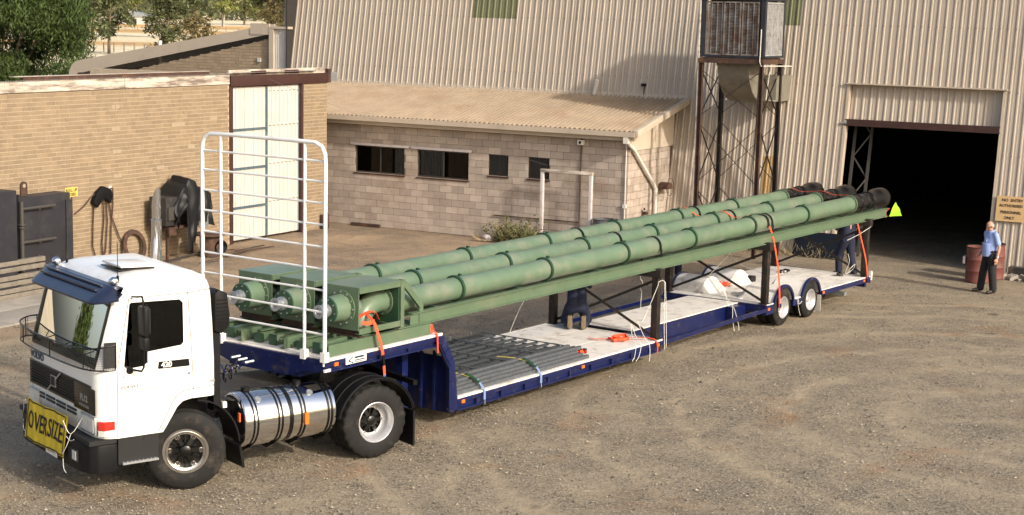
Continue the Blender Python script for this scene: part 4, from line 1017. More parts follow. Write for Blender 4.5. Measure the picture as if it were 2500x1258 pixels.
specs=[('gum_tree','grey-green gum tree with drooping leaves right of the dense dark tree',262,215,11.5,7.5,'leafg','bark',2600,.32,.22,1),
('gum_tree','gum tree with thin pale trunk and a high crown behind the dense tree',225,300,17,12,'leafg','bark',2200,.42,.28,1),
('gum_tree','broad dark gum crown in the middle of the paddock gap',392,205,8.6,5.4,'leafg','bark',4200,.22,.06,2),
('gum_tree','tall upright gum just behind the middle bushy gum',405,330,17,11,'leafg','bark',2200,.5,.25,1),
('gum_tree','brown-tinged sparse young gum beside the middle bushy gum',475,190,5.6,4.6,'leaft','bark',1300,.22,.10,3),
('gum_tree','gum with bare pale branches and a thick dark trunk foot',538,470,19,20,'leafb','barkw',1400,.75,.40,2),
('gum_tree','bright green gum behind the pale branched tree',590,600,21,18,'leafb','bark',1800,.8,.2,1),
('gum_tree','olive gum with a dense crown near the grey pole',655,520,20,20,'leafg','bark',2200,.75,.15,1),
('gum_tree','slender dark-trunked gum hard beside the shed corner',683,240,13,7,'leaft','bark',1500,.34,.12,3),
('gum_tree','large far gum left of the pale branched tree',470,560,24,22,'leafg','bark',2200,.85,.25,1),
('gum_tree','far gum at the left paddock horizon',330,640,24,22,'leafb','bark',1800,.9,.15,1),
('gum_tree','distant dark gum above the left paddock fence',180,560,26,26,'leafg','bark',2200,.9,.1,1),
('gum_tree','distant round gum at the far left edge of the sky line',40,520,24,24,'leafb','bark',2000,.9,.1,1),
('gum_tree','distant spreading gum behind the shed corner',725,600,24,24,'leafg','bark',1800,.9,.1,1)]
for i,(nm,lb,px,d,h,w_,lm,bk,nl,ls,base,mu) in enumerate(specs):
    tree(nm,lb,far(px,d),d,h,w_,MT[lm],MT[bk],100+i,nl,ls,base=base,group=None,multi=mu,clumps=34)
tree('gum_tree','gum tree beyond the left edge, seen only as a reflection in the windscreen',-66,45.5,7.2,8.5,MT['leafd'],MT['bark'],177,9000,.26,base=.12,multi=2,clumps=40)
# far tree line: one mass along the horizon
r=rng(55); pts=[]
for i in range(9000):
    x=r.uniform(-330,40); y=r.uniform(760,900); hh=9+6*noise.noise((x*.03,0,1)); pts.append(((x,y,hh*r.random()**.7),1))
tl=leafmesh(pts,r,1.5,MT['leafg'],None,'far_treeline'); tag(tl,'hazy line of distant trees along the horizon','trees',kind='stuff')
# paddock fences
def fence(label,px0,d0,px1,d1,n_):
    f=thing('paddock_fence',label,'fence',FW,(far(px0,d0),d0,0)); P=[]
    for i in range(n_):
        t=i/(n_-1); d=d0+(d1-d0)*t; x=far(px0+(px1-px0)*t,d); P.append(Vector((x,d,0)))
        MB().box(x-.07,x+.07,d-.07,d+.07,0,1.25).build('post',MT['gtimber'],f)
    for z in (.4,.8,1.15):
        q=MB(); q.tube([p+Vector((0,0,z)) for p in P],.012,4); q.build('wire',MT['steel'],f)
fence('post and wire fence across the near paddock',200,222,520,222,14)
fence('dark post and rail fence line farther up the paddock',240,400,760,400,18)
# bare earth track strips in the paddock are real banks of dry grass
bk_=MB()
for d,hh in ((262,.5),(385,.7),(470,.9)):
    bk_.prism([(d-2,0),(d,hh),(d+3,0)],'x',-190,20)
MT['drygrass']=mat('dry grass bank',(.42,.27,.12),.95,var=.3,vs=.3)
o=bk_.build('terrain',MT['drygrass']); tag(o,kind='structure')
# farm shed far off
fs=thing('farm_shed','tiny far farm shed with a pale wall under the trees','shed',FW,(far(318,480),480,0)); x=far(318,480)
MB().box(x-6,x+6,480,486,0,3).build('wall',MT['doorwhite'],fs); MB().prism([(x-6.4,3),(x+6.4,3),(x+6.4,3.2),(x,4.6),(x-6.4,3.2)],'y',479.6,486.4).build('roof',MT['steel'],fs); MB().box(x-1,x+1.4,479.9,480,0,2.4).build('door',MT['char'],fs)
# weed clump at the block wall
wc=thing('weed_clump','straggly green and dry weed clump at the foot of the block wall','plant',FB,(-3.2,-.35,0)); r=rng(9); q=MB()
pts=[]; tips=[]
for i in range(260):
    a=r.random()*6.28; L_=r.uniform(.3,.95); s=Vector((-3.2+r.gauss(0,.28),-.45+r.gauss(0,.12),0)); e=s+Vector((math.cos(a)*L_*.75,math.sin(a)*L_*.4-.08,L_*r.uniform(.35,.9)))
    m1=s.lerp(e,.55)+Vector((0,0,.06)); q.tube([s,m1,e],[.006,.005,.002],4)
    for k in range(9): pts.append((s.lerp(e,r.uniform(.2,1))+Vector((r.gauss(0,.03),r.gauss(0,.03),r.gauss(0,.03))),1))
q.build('stems',MT['straw'],wc); leafmesh(pts,r,.035,MT['weed'],wc,'leaves',droop=-.3,long_=2.6)
db=thing('dead_branch','pale tangle of dead branches and rag on the dirt by the weeds','branch',FB,(-4.2,-.7,0)); q=MB(); r=rng(10)
for i in range(16):
    s=Vector((-4.1+r.gauss(0,.2),-.6+r.gauss(0,.15),.03)); q.tube([s,s+Vector((r.uniform(-.5,.5),r.uniform(-.25,.2),r.uniform(0,.25)))],[.012,.005],5)
q.build('twigs',MT['straw'],db); q=MB(); q.sph((-4.05,-.6,.1),(.14,.08,.09),8,6); q.build('rag',MT['lintel'],db,smooth=60)
# tufts along the shed base near the trailer tail
tf=thing('dry_weeds','dry straw weeds along the foot of the shed wall behind the trailer','plant',FB,(4.0,2.2,0)); q=MB(); r=rng(12); pts=[]
for i in range(420):
    s=Vector((r.uniform(-.2,5.0),2.25+r.gauss(0,.14),0)); L_=r.uniform(.12,.45); e=s+Vector((r.gauss(0,.16),r.gauss(0,.12)-.05,L_)); q.tube([s,e],[.006,.002],3)
q.build('stems',MT['straw'],tf)
# ================================================================ WHEELS
def tyre_mesh(R_,W,rim,lugs=False,n=64):
    h=W/2; pf=[(-h+.03,rim-.005),(-h+.008,rim+.02),(-h,rim+(R_-rim)*.45),(-h+.012,R_-.05),(-h+.035,R_-.012)]
    tr=[]; k=4; w0,w1=-h+.045,h-.045
    tr.append((w0,R_-.003))
    for i in range(k):
        c=w0+(w1-w0)*(i+1)/(k+1); tr+=[(c-.009,R_),(c-.006,R_-.012),(c+.006,R_-.012),(c+.009,R_)]
    tr.append((w1,R_-.003))
    pf=pf+tr+[(h-.035,R_-.012),(h-.012,R_-.05),(h,rim+(R_-rim)*.45),(h-.006,rim+.03),(h-.012,rim+.018),(h-.03,rim-.005)]
    q=MB(); n=96 if lugs else n; q.lathe(pf,(0,0,0),(0,-1,0),n)
    if lugs:
        m=len(pf); sh=[i for i,(a,b) in enumerate(pf) if b>R_-.06]
        for i in sh:
            for k in range(n):
                if (k%4)<2:
                    v=Vector(q.v[i*n+k]); rr=math.hypot(v.x,v.z); s=(rr-.014)/rr; q.v[i*n+k]=(v.x*s,v.y,v.z*s)
    return q.mesh('tyre',fixn=True)
WM={}
def wheel(parent,c,outy,R_,W,rim,style,steer=0,inner=False,cap=True):
    """c in frame coords; outy=-1 near side (outside faces -y)"""
    off=OFF[parent][0]
    Mx=Matrix.Translation(Vector(c)-off)@Matrix.Rotation(steer,4,'Z')@(Matrix.Identity(4) if outy<0 else Matrix.Rotation(math.pi,4,'Z'))
    key=(R_,W,rim,style)
    if key not in WM:
        d={}; d['tyre']=tyre_mesh(R_,W,rim,lugs=(style=='drive')); d['tyre'].materials.append(MT['rubber'])
        h=W/2; q=MB()
        if style=='steer':
            q.lathe([(h-.05,rim-.03),(h-.03,rim-.008),(h-.012,rim+.020),(h-.002,rim+.018),(h-.004,rim-.010),(h-.022,rim-.018),(h-.018,rim-.028),(h-.008,rim-.034),(h-.012,rim-.054),(h-.05,rim-.056),(h-.09,rim-.06)],(0,0,0),(0,-1,0),48); rm='chrome'
        else:
            dp=.15 if style=='drive' else .11
            q.lathe([(h-.004,rim+.012),(h+.0,rim+.004),(h-.012,rim-.012),(h-.035,rim-.018),(h-.05,rim-.035),(h-dp*.7,rim-.045),(h-dp,rim-.055),(h-dp-.02,rim-.075),(h-dp-.02,rim-.10)],(0,0,0),(0,-1,0),48); rm='alu'
        d['wheel']=q.mesh('wheel'); d['wheel'].materials.append(MT[rm])
        q=MB(); hd=h-.055 if style=='steer' else (h-.17 if style=='drive' else h-.125)
        rs=rim-.055
        if style in('steer','drive'):
            q.cyl((0,-(hd-.06),0),(0,-(hd-.045),0),rs-.005,n=40)       # back plate / brake drum darkness
            q.lathe([(hd-.045,.13),(hd-.02,.12),(hd+.01,.085),(hd+.05,.075),(hd+.06,.06),(hd+.06,.001)],(0,0,0),(0,-1,0),24)
            for i in range(6):
                a=math.pi/3*i+.0; ca,sa=math.cos(a),math.sin(a)
                q.bar((.07*ca,-(hd+.0),.07*sa),((rs-.03)*ca,-(hd-.012),(rs-.03)*sa),.055,.03,up=(0,1,0))
                a2=a+math.pi/6; q.bar((.08*math.cos(a2),-(hd-.02),.08*math.sin(a2)),((rs-.01)*math.cos(a2),-(hd-.03),(rs-.01)*math.sin(a2)),.02,.02,up=(0,1,0))
            d['hub']=q.mesh('hub'); d['hub'].materials.append(MT['wheelblk'])
            q=MB(); 
            q.lathe([(hd-.01,.034),(hd+.004,.036),(hd+.006,.022),(hd-.004,.020)],(0,0,0),(0,-1,0),14); q.lathe([(hd-.01,.012),(hd+.018,.012),(hd+.018,.0005)],(0,0,0),(0,-1,0),6)
            d['nut']=q.mesh('wheel_nut'); d['nut'].materials.append(MT['chrome' if style=='steer' else 'alu'])
            d['nutr']=rs-.025
        else:
            q.lathe([(hd,rs-.03),(hd-.005,rs-.07),(hd+.01,.12),(hd+.012,.085)],(0,0,0),(0,-1,0),36)
            q.lathe([(hd+.0,.085),(hd+.06,.075),(hd+.075,.05),(hd+.075,.0005)],(0,0,0),(0,-1,0),20)
            for i in range(8):
                a=math.pi/4*i; q.cyl((.105*math.cos(a),-hd,.105*math.sin(a)),(.105*math.cos(a),-(hd+.03),.105*math.sin(a)),.012,n=6)
            d['hub']=q.mesh('hub'); d['hub'].materials.append(MT['alu'])
        for k in ('tyre','wheel','hub'):
            me=d[k]; me.polygons.foreach_set('use_smooth',[True]*len(me.polygons)); me.set_sharp_from_angle(angle=R(40))
        WM[key]=d
    d=WM[key]
    w_=bpy.data.objects.new('wheel',d['wheel']); COL.objects.link(w_); w_.parent=parent; w_.matrix_local=Mx
    t=bpy.data.objects.new('tyre',d['tyre']); COL.objects.link(t); t.parent=w_
    if not inner:
        h_=bpy.data.objects.new('hub',d['hub']); COL.objects.link(h_); h_.parent=w_
        if 'nut' in d:
            for i in range(6):
                a=math.pi/3*i; nn=bpy.data.objects.new('wheel_nut',d['nut']); COL.objects.link(nn); nn.parent=w_; nn.location=(d['nutr']*math.cos(a),0,d['nutr']*math.sin(a))
    return w_
# ================================================================ TRUCK
tr=thing('prime_mover','white cab-over prime mover with dark blue visor and chrome fuel tank','truck',FK,(1.2,1.2,0))
RT=.53
wheel(tr,(0,.19,RT),-1,RT,.29,.285,'steer',R(-23))
wheel(tr,(0,2.21,RT),1,RT,.29,.285,'steer',R(-23))
for x in (2.907,):
    wheel(tr,(x,.145,RT),-1,RT,.28,.285,'drive'); wheel(tr,(x,.46,RT),-1,RT,.28,.285,'drive',inner=True)
    wheel(tr,(x,2.255,RT),1,RT,.28,.285,'drive'); wheel(tr,(x,1.94,RT),1,RT,.28,.285,'drive',inner=True)
def ring(z,xf,xr,yi,rf,rr=.10,inset=0):
    xf+=inset;xr-=inset;y0=yi+inset;y1=2.4-yi-inset; out=[]
    for cx,cy,rad,a0 in ((xf+rf,y0+rf,rf,180),(xr-rr,y0+rr,rr,270),(xr-rr,y1-rr,rr,0),(xf+rf,y1-rf,rf,90)):
        for i in range(6):
            a=R(a0+90*i/5); out.append((cx+rad*math.cos(a),cy+rad*math.sin(a),z))
    return out
LV=[(.855,-1.265,.36,.0,.22),(1.0,-1.285,.37,-.002,.22),(1.45,-1.29,.375,-.004,.22),(1.75,-1.275,.375,.0,.22),(2.2,-1.155,.368,.028,.2),(2.60,-1.045,.355,.055,.18),(2.70,-1.01,.345,.065,.18),(2.79,-.96,.32,.09,.18),(2.86,-.87,.27,.15,.2),(2.905,-.74,.19,.25,.22),(2.93,-.55,.08,.42,.25)]
def loftrings(rs):
    q=MB(); n=len(rs[0]); 
    vs=[p for r_ in rs for p in r_]; fs=[]
    for k in range(len(rs)-1):
        for i in range(n): fs.append((k*n+i,k*n+(i+1)%n,(k+1)*n+(i+1)%n,(k+1)*n+i))
    fs.append(tuple(range(n))[::-1]); fs.append(tuple(range((len(rs)-1)*n,len(rs)*n))); return q.add(vs,fs)
outer=loftrings([ring(*l) for l in LV])
inl=[(1.30,-1.24,.33,.05,.18)]+[(z,xf+.055,xr-.05,yi+.05,max(.08,rf-.05)) for z,xf,xr,yi,rf in LV if 1.44<z<2.75]+[(2.84,-.85,.25,.2,.15)]
inner_=loftrings([ring(*l,rr=.06) for l in inl])
def tmpobj(mb,m_,bev=0):
    me=mb.mesh('tmp',bev=bev); me.materials.append(m_); o=bpy.data.objects.new('tmp',me); COL.objects.link(o); return o
oc=tmpobj(outer,MT['white'])
winpoly=[(-.80,2.60),(-.13,2.585),(-.085,2.54),(-.095,2.02),(-.13,1.985),(-.60,1.945),(-.625,1.80),(-.66,1.765),(-.90,1.755),(-.935,1.79),(-.83,2.58)]
cut=[]
cut.append((inner_,'char',0))
q=MB(); q.prism(winpoly,'y',-.2,.35); cut.append((q,'black',0))
q=MB(); q.prism(winpoly,'y',2.05,2.6); cut.append((q,'black',0))
q=MB(); q.box(-1.8,-.985,.165,2.235,1.80,2.57); cut.append((q,'black',.05))
q=MB(); q.prism([(-.46,.7),(-.415,.84),(-.36,.92),(-.20,1.17),(-.12,1.235),(.0,1.258),(.6,1.255),(.6,.7)],'y',-.5,2.9); cut.append((q,'blackp',0))
tmp=[]
for mb_,m_,bv in cut:
    c_=tmpobj(mb_,MT[m_],bv); tmp.append(c_)
    md=oc.modifiers.new('b','BOOLEAN'); md.operation='DIFFERENCE'; md.object=c_; md.solver='EXACT'
    try: md.material_mode='TRANSFER'
    except Exception: pass
bpy.context.view_layer.update()
cm=evalmesh(oc,'cab_body')
for o_ in [oc]+tmp: bpy.data.objects.remove(o_,do_unlink=True)
cm.transform(Matrix.Translation(-OFF[tr][0]))
cab=addmesh('cab_body',cm,None,tr); finish(cab,35)
MT['wsglass']=glass('windscreen glass',(.62,.70,.72),.95,ior=1.9)
MT['sideglass']=glass('side window glass',(.4,.45,.45),.6)
def pane(poly3,name,m_,par=tr,th=.006):
    q=MB(); n=len(poly3); P=[Vector(p) for p in poly3]; nn=(P[1]-P[0]).cross(P[2]-P[1]).normalized()*th
    q.add(P+[p+nn for p in P],[tuple(range(n)),tuple(range(n,2*n))[::-1]]+[(i,(i+1)%n,(i+1)%n+n,i+n) for i in range(n)]); return q.build(name,m_,par)
def wsp(u,v,t=0):
    y=.15+2.1*u; z=1.785+.80*v; return (-1.252+.214*v-.055*(1-(2*u-1)**2)+t,y,z)
q=MB(); nu,nv=17,3
for t in (0,.006): q.add([wsp(i/(nu-1),j/(nv-1),t) for i in range(nu) for j in range(nv)],[(i*nv+j,(i+1)*nv+j,(i+1)*nv+j+1,i*nv+j+1) for i in range(nu-1) for j in range(nv-1)])
ws=q.build('windscreen',MT['wsglass'],tr,smooth=60,fixn=False)
q=MB(); q.add([wsp(i/16,j*.13,-.004) for i in range(17) for j in range(2)],[(i*2,(i+1)*2,(i+1)*2+1,i*2+1) for i in range(16)]); q.build('screen_band',MT['black'],ws,smooth=60,fixn=False)
def sidey(z): return .0 if z<1.75 else .055*(z-1.75)/.85
pane([(x,sidey(z)+.022,z) for x,z in winpoly],'side_window',MT['sideglass'])
pane([(x,2.4-sidey(z)-.022,z) for x,z in winpoly],'side_window',MT['sideglass'])
# quarter light divider and top tint strip
q=MB(); q.bar((-.62,.012,1.80),(-.60,.05,2.56),.02,.03,up=(0,1,0)); q.build('window_divider',MT['blackp'],tr)
# black rubber around the screen
q=MB()
for a,b_ in (((-1.268,.15,1.79),(-1.268,2.25,1.79)),((-1.048,.15,2.575),(-1.048,2.25,2.575))): q.bar(a,b_,.02,.06)
for y in (.165,2.235): q.bar((-1.268,y,1.79),(-1.048,y,2.575),.05,.02)
q.build('screen_seal',MT['black'],tr)
MB().box(-1.20,-.95,.15,2.25,1.60,1.76).build('dashboard',MT['char'],tr,bev=.02)
for y in (.62,1.75):
    s=MB(); s.box(-.62,-.12,y-.26,y+.26,1.42,1.60); so_=s.build('seat',MT['char'],tr,bev=.04)
    s=MB(); s.box(-.16,.02,y-.26,y+.26,1.55,2.25); s.box(-.12,.0,y-.14,y+.14,2.27,2.45); s.build('backrest',MT['char'],so_,bev=.04)
q=MB(); q.tube([(-.86+.10*math.sin(t)*.5,1.75+.22*math.cos(t),1.92+.20*math.sin(t)) for t in [2*math.pi*i/24 for i in range(25)]],.014,6); q.cyl((-.86,1.75,1.92),(-1.0,1.75,1.7),.03,n=8); q.build('steering_wheel',MT['blackp'],tr)
MT['hivis']=mat('hi vis lime fabric',(.32,.62,.05),.8,var=.1)
q=MB(); vs=[]; nu=10
for i in range(nu):
    for j in range(8):
        u=i/(nu-1);v=j/7; vs.append((-.72-.10*v-.04*math.sin(u*7),.30+.52*u,2.44-.62*v+.03*math.sin(u*9+v*5)))
q.add(vs,[(i*8+j,(i+1)*8+j,(i+1)*8+j+1,i*8+j+1) for i in range(nu-1) for j in range(7)])
o=q.build('safety_vest',MT['hivis'],F=FK,loc=(-.75,.6,1.75),smooth=60); tag(o,'lime hi-vis vest hanging over the seat inside the truck cab','vest')
# seams
MT['seam']=mat('panel gap',(.02,.022,.03),.8)
def seam(pts,w_=.007,par=cab,name='seam',m_=None):
    q=MB()
    for a,b_ in zip(pts,pts[1:]): q.bar(a,b_,w_,.006,up=(0,1,0))
    return q.build(name,m_ or MT['seam'],par)
dseam=[(-1.035,-.003,.87),(-1.03,-.005,1.45),(-1.03,-.002,1.75),(-.835,.054,2.655)]
seam(dseam)
seam([(-.835,.056,2.655),(-.01,.058,2.665),(.34,.060,2.69)])
seam([(-.01,.056,2.665),(.02,-.002,1.75),(.03,-.005,1.39)])
seam([(.36,-.002,1.40),(.03,-.006,1.385),(-.08,-.006,1.375),(-.20,-.006,1.33),(-.28,-.006,1.22),(-.47,-.004,.87)])
seam([(-1.03,-.0055,1.46),(-.35,-.0055,1.462)],.005)
MB().prism([(-.455,1.80),(-.03,1.795),(-.02,1.705),(-.035,1.70),(-.46,1.705),(-.47,1.72)],'y',-.009,.0).build('model_badge',MT['black'],tr)
text('badge_text','420',.10,(-.35,-.0105,1.752),(1,0,0),(0,0,1),MT['white'],tr,.001,.003,sx=1.0)
text('maker_text','VOLVO',.055,(-.87,-.0065,1.515),(1,0,0),(0,0,1),MT['ink'],tr,.001,.001,sx=1.35)
q=MB(); q.cyl((-.03,-.0065,1.60),(-.03,.0,1.60),.014,n=10); q.build('door_lock',MT['black'],tr)
q=MB(); q.cyl((-.95,-.0065,1.655),(-.95,.0,1.655),.010,n=8); q.build('door_lock',MT['black'],tr)
q=MB(); q.box(.27,.34,-.008,.0,1.445,1.475); q.build('sticker',MT['steel'],tr)
# grille, lower panel
MB().box(-1.300,-1.27,.22,2.30,1.19,1.53).build('grille',MT['black'],tr,bev=.006)
gr_=bpy.data.objects[tr.children[-1].name] if False else None
for i in range(8):
    z=1.225+i*.037; q=MB(); q.box(-1.312,-1.296,.78,2.25,z,z+.016); q.build('grille_slat',MT['blackp'],tr)
MB().box(-1.304,-1.285,.10,.76,1.16,1.50).build('grille_panel',MT['black'],tr,bev=.008)
q=MB(); q.bar((-1.318,1.62,1.215),(-1.318,1.18,1.515),.022,.010,up=(1,0,0)); q.build('emblem_bar',MT['steel'],tr)
q=MB(); q.box(-1.328,-1.312,1.33,1.49,1.30,1.45); e_=q.build('emblem',MT['steel'],tr); MB().box(-1.331,-1.327,1.345,1.475,1.315,1.435).build('emblem_centre',MT['char'],e_)
text('badge_text','FL12',.115,(-1.306,.43,1.335),(0,-1,0),(0,0,1),MT['steel'],tr,.001,.004,sx=1.05)
text('badge_text','INTERCOOLER',.048,(-1.306,.43,1.235),(0,-1,0),(0,0,1),MT['steel'],tr,.001,.001)
MT['navytxt']=mat('navy badge',(.02,.04,.08),.4)
text('maker_text','VOLVO',.13,(-1.288,2.05,1.60),(0,-1,0),(0,0,1),MT['navytxt'],tr,.003,.006,sx=1.05)
for y in (.86,1.22,1.58,1.94):
    for z in (1.065,1.115): MB().box(-1.302,-1.278,y-.15,y+.15,z-.014,z+.014).build('intake_slot',MT['navy'],tr)
for y0,y1 in ((.10,.55),(1.95,2.32)):
    h_=MB(); h_.box(-1.305,-1.25,y0,y1,.90,1.14); ho=h_.build('headlight',MT['steel'],tr,bev=.01)
    MB().box(-1.312,-1.304,y0+.03,(y0+y1)/2,.93,1.11).build('lens',MT['lens_w'],ho); MB().box(-1.314,-1.304,(y0+y1)/2+.02,y1-.03,.93,1.11).build('lens',MT['lens_w'],ho)
ind=MB(); ind.prism([(-1.27,.06),(-1.215,-.006),(-1.075,-.012),(-1.075,.03),(-1.2,.03),(-1.25,.09)],'z',.98,1.09); ind.build('indicator',MT['lens_r'],tr)
ind=MB(); ind.prism([(-1.272,.06),(-1.217,-.008),(-1.075,-.013),(-1.075,.03),(-1.2,.03),(-1.25,.09)],'z',.90,.975); ind.build('side_lamp',MT['lens_w'],tr)
# bumper
bp_=[(-1.05,-.03),(-1.30,-.02),(-1.40,.06),(-1.45,.25),(-1.47,1.2),(-1.45,2.15),(-1.40,2.34),(-1.30,2.42),(-1.05,2.43),(-1.05,2.35),(-1.28,2.32),(-1.30,1.2),(-1.28,.08),(-1.05,.05)]
q=MB(); q.prism(bp_,'z',.42,.80); q.build('bumper',MT['blackp'],tr,bev=.03)
q=MB(); q.box(-1.42,-1.05,.0,2.4,.80,.86); q.build('bumper_step',MT['char'],tr)
for y in (.42,1.98):
    f_=MB(); f_.box(-1.475,-1.44,y-.14,y+.14,.54,.70); fo=f_.build('fog_lamp',MT['char'],tr); MB().box(-1.482,-1.474,y-.12,y+.0,.56,.68).build('lens',MT['lens_w'],fo)
# under-cab step
q=MB(); q.box(-1.02,-.46,.02,.30,.50,.86); q.build('step_well',MT['char'],tr)
q=MB(); q.box(-.98,-.48,-.03,.10,.50,.525)
sp_=q.build('step_tread',MT['steel'],tr)
q=MB()
for i in range(9): q.bar((-.97+i*.055,-.028,.528),(-.94+i*.055,.098,.528),.012,.006); q.bar((-.94+i*.055,-.028,.528),(-.97+i*.055,.098,.528),.012,.006)
q.build('tread_pattern',MT['alu'],sp_)
# licence plate
pl=MB(); pl.box(-1.485,-1.475,.93,1.30,.45,.58); po=pl.build('number_plate',MT['white'],tr); text('plate_text','IFL 491',.075,(-1.487,1.115,.515),(0,-1,0),(0,0,1),MT['navytxt'],tr,.0008,.002,sx=1.1)
# visor
def visec(t):
    """section at param t (0 near..1 far) -> list of (x,y,z)"""
    e=min(t,1-t); y=-.005+2.41*t
    fo=1-(max(0,.10-e)/.10)**2      # 1 in the middle, 0 at the ends
    xo=-1.0-.30*fo; zo=2.66-.05*fo
    P=[(-.93,y,2.815),(-1.02-.02*fo,y,2.82-.03*(1-fo)),(xo+.06,y,zo+.07),(xo,y,zo+.01),(xo+.012,y,zo-.02),(-1.02,y,2.70),(-.95,y,2.77)]
    return P
q=MB(); n_=29; vs=[p for i in range(n_) for p in visec(i/(n_-1))]; m_=7
q.add(vs,[(i*m_+k,i*m_+(k+1)%m_,(i+1)*m_+(k+1)%m_,(i+1)*m_+k) for i in range(n_-1) for k in range(m_)]+[tuple(range(m_))[::-1],tuple(range((n_-1)*m_,n_*m_))])
MT['visor']=mat('navy sun visor',(.018,.026,.058),.32,var=.2,vs=4)
vo_=q.build('sun_visor',MT['visor'],tr,smooth=35)
for x,z in ((-1.09,2.805),(-1.17,2.755)):
    MB().bar((x,.30,z+.0),(x,2.12,z+.0),.035,.02).build('visor_rib',MT['visor'],vo_)
# stone guard screen
gp_=[(-.98,2.42),(-1.10,2.62),(-1.20,2.68),(-1.33,2.55),(-1.40,2.25),(-1.44,1.7),(-1.445,1.2),(-1.43,.7),(-1.38,.25),(-1.25,.03),(-1.06,-.02)]
def sm(P,k=4):
    out=[]
    for i in range(len(P)-1):
        p0,p1,p2,p3=[Vector(P[max(0,min(len(P)-1,i+d))]) for d in (-1,0,1,2)]
        for j in range(k):
            t=j/k; out.append(.5*((2*p1)+(-p0+p2)*t+(2*p0-5*p1+4*p2-p3)*t*t+(-p0+3*p1-3*p2+p3)*t**3))
    out.append(Vector(P[-1])); return out
gs=sm(gp_)
q=MB()
topz=[1.99+.10*abs(2*i/(len(gs)-1)-1)**2 for i in range(len(gs))]
q.tube([(p.x,p.y,z) for p,z in zip(gs,topz)],.011,6); q.tube([(p.x,p.y,1.76) for p in gs],.010,6)
for i in range(0,len(gs),8): q.tube([(gs[i].x,gs[i].y,1.76),(gs[i].x,gs[i].y,topz[i])],.008,6)
for y in (.6,1.3,1.95):
    q.tube([(-1.44,y,topz[20]),(-1.24,y+.1,1.80)],.008,6)
gf=q.build('stone_guard',MT['black'],tr,smooth=60)
q=MB(); n_=len(gs); vs=[]
for p,z in zip(gs,topz): vs+=[(p.x,p.y,1.76),(p.x,p.y,z)]
q.add(vs,[(2*i,2*i+2,2*i+3,2*i+1) for i in range(n_-1)]); q.build('wire_screen',meshmat('stone guard wire',(.015,.015,.015),45,.84),gf,fixn=False)
MB().prism([(-1.20,.0),(-1.045,-.022),(-1.045,-.006),(-1.20,.012)],'z',1.79,2.12).build('guard_wing',MT['char'],gf)
# wipers
for y in (.7,1.5): 
    q=MB(); q.tube([(-1.285,y,1.79),(-1.27,y+.25,1.87),(-1.262,y+.52,1.84)],.008,5); q.build('wiper',MT['black'],tr)
# roof hatch, lamps, antenna
q=MB(); q.add([(-.74,.42,2.945),(-.74,1.10,2.945),(-.28,1.02,2.96),(-.28,.42,2.955)],[(0,1,2,3)])
q=MB(); q.box(-.50,.0,-.30,.30,0,.03); q.xf(Matrix.Translation(Vector((-.22,.85,2.955)))@Matrix.Rotation(R(2),4,'Y')); hb=q.build('roof_hatch',MT['white'],tr,bev=.01)
q=MB(); q.box(-.74,-.24,.56,1.14,2.935,2.95); q.build('hatch_seal',MT['black'],tr)
for x,y,z in ((-.93,.22,2.84),(-.90,2.18,2.84)):
    q=MB(); q.lathe([(0,.05),(.05,.055),(.09,.035),(.10,.001)],(x,y,z+.03),(-1,0,0),14); q.cyl((x,y,z-.02),(x,y,z+.03),.03,n=10); q.build('roof_lamp',MT['chrome'],tr,smooth=50)
q=MB(); q.tube([(-.90,.24,2.86),(-.90,.24,3.36)],.005,5); q.cyl((-.9,.24,2.84),(-.9,.24,2.93),.018,n=8); q.build('antenna',MT['black'],tr)
q=MB(); q.tube([(-.86,2.0,2.86),(-.86,2.0,3.20)],.005,5); q.cyl((-.86,2.0,2.84),(-.86,2.0,2.92),.018,n=8); q.build('antenna',MT['black'],tr)
# mirrors
for sgn,y0,ym in ((-1,0.05,-.22),(1,2.35,2.62)):
    q=MB(); q.tube([(-.79,y0,2.68),(-.78,ym,2.72),(-.765,ym,2.66),(-.765,ym,1.80),(-.78,ym+.03*-sgn,1.745),(-.86,y0-.04*-sgn*0,1.735)],.014,7); q.cyl((-.86,y0,1.73),(-.86,y0+sgn*.06,1.73),.05,n=10); q.tube([(-.86,y0,1.70),(-.90,y0+sgn*.05,1.64)],.01,5); mo=q.build('mirror_arm',MT['black'],tr,smooth=50)
    q=MB(); q.box(-.80,-.72,ym-.11,ym+.11,2.22,2.59); q.build('mirror',MT['blackp'],mo,bev=.03)
    q=MB(); q.box(-.80,-.72,ym-.10,ym+.10,2.03,2.20); q.build('wide_mirror',MT['blackp'],mo,bev=.03)
    MB().box(-.716,-.713,ym-.09,ym+.09,2.25,2.56).build('mirror_glass',MT['chrome'],mo)
# papers on dash
MB().box(-1.0,-.93,.28,.52,2.02,2.10).build('paper',MT['white'],tr)
# chassis
for y in (.78,1.54): 
    q=MB(); q.ibeam((-1.1,y,.86),(3.75,y,.86),.08,.26,.012,.012); q.build('chassis_rail',MT['black'],tr)
for x in (.5,1.4,2.2,3.3,3.72): MB().box(x-.05,x+.05,.82,1.5,.78,.95).build('cross_member',MT['black'],tr)
q=MB(); q.cyl((0,.35,RT),(0,2.05,RT),.07,n=12); q.build('front_axle',MT['char'],tr); q=MB(); q.cyl((2.907,.5,RT),(2.907,1.9,RT),.09,n=12); q.sph((2.907,1.2,RT),.22,14,10); q.build('rear_axle',MT['char'],tr,smooth=50)
MB().box(.65,2.1,.55,1.95,1.015,1.03).build('catwalk_plate',MT['mach'],tr)
MB().box(-1.0,.5,.5,1.9,.62,1.2).build('engine',MT['char'],tr,bev=.05)
q=MB(); q.cyl((2.75,1.2,1.02),(2.75,1.2,1.16),.48,n=28); q.build('fifth_wheel',MT['black'],tr)
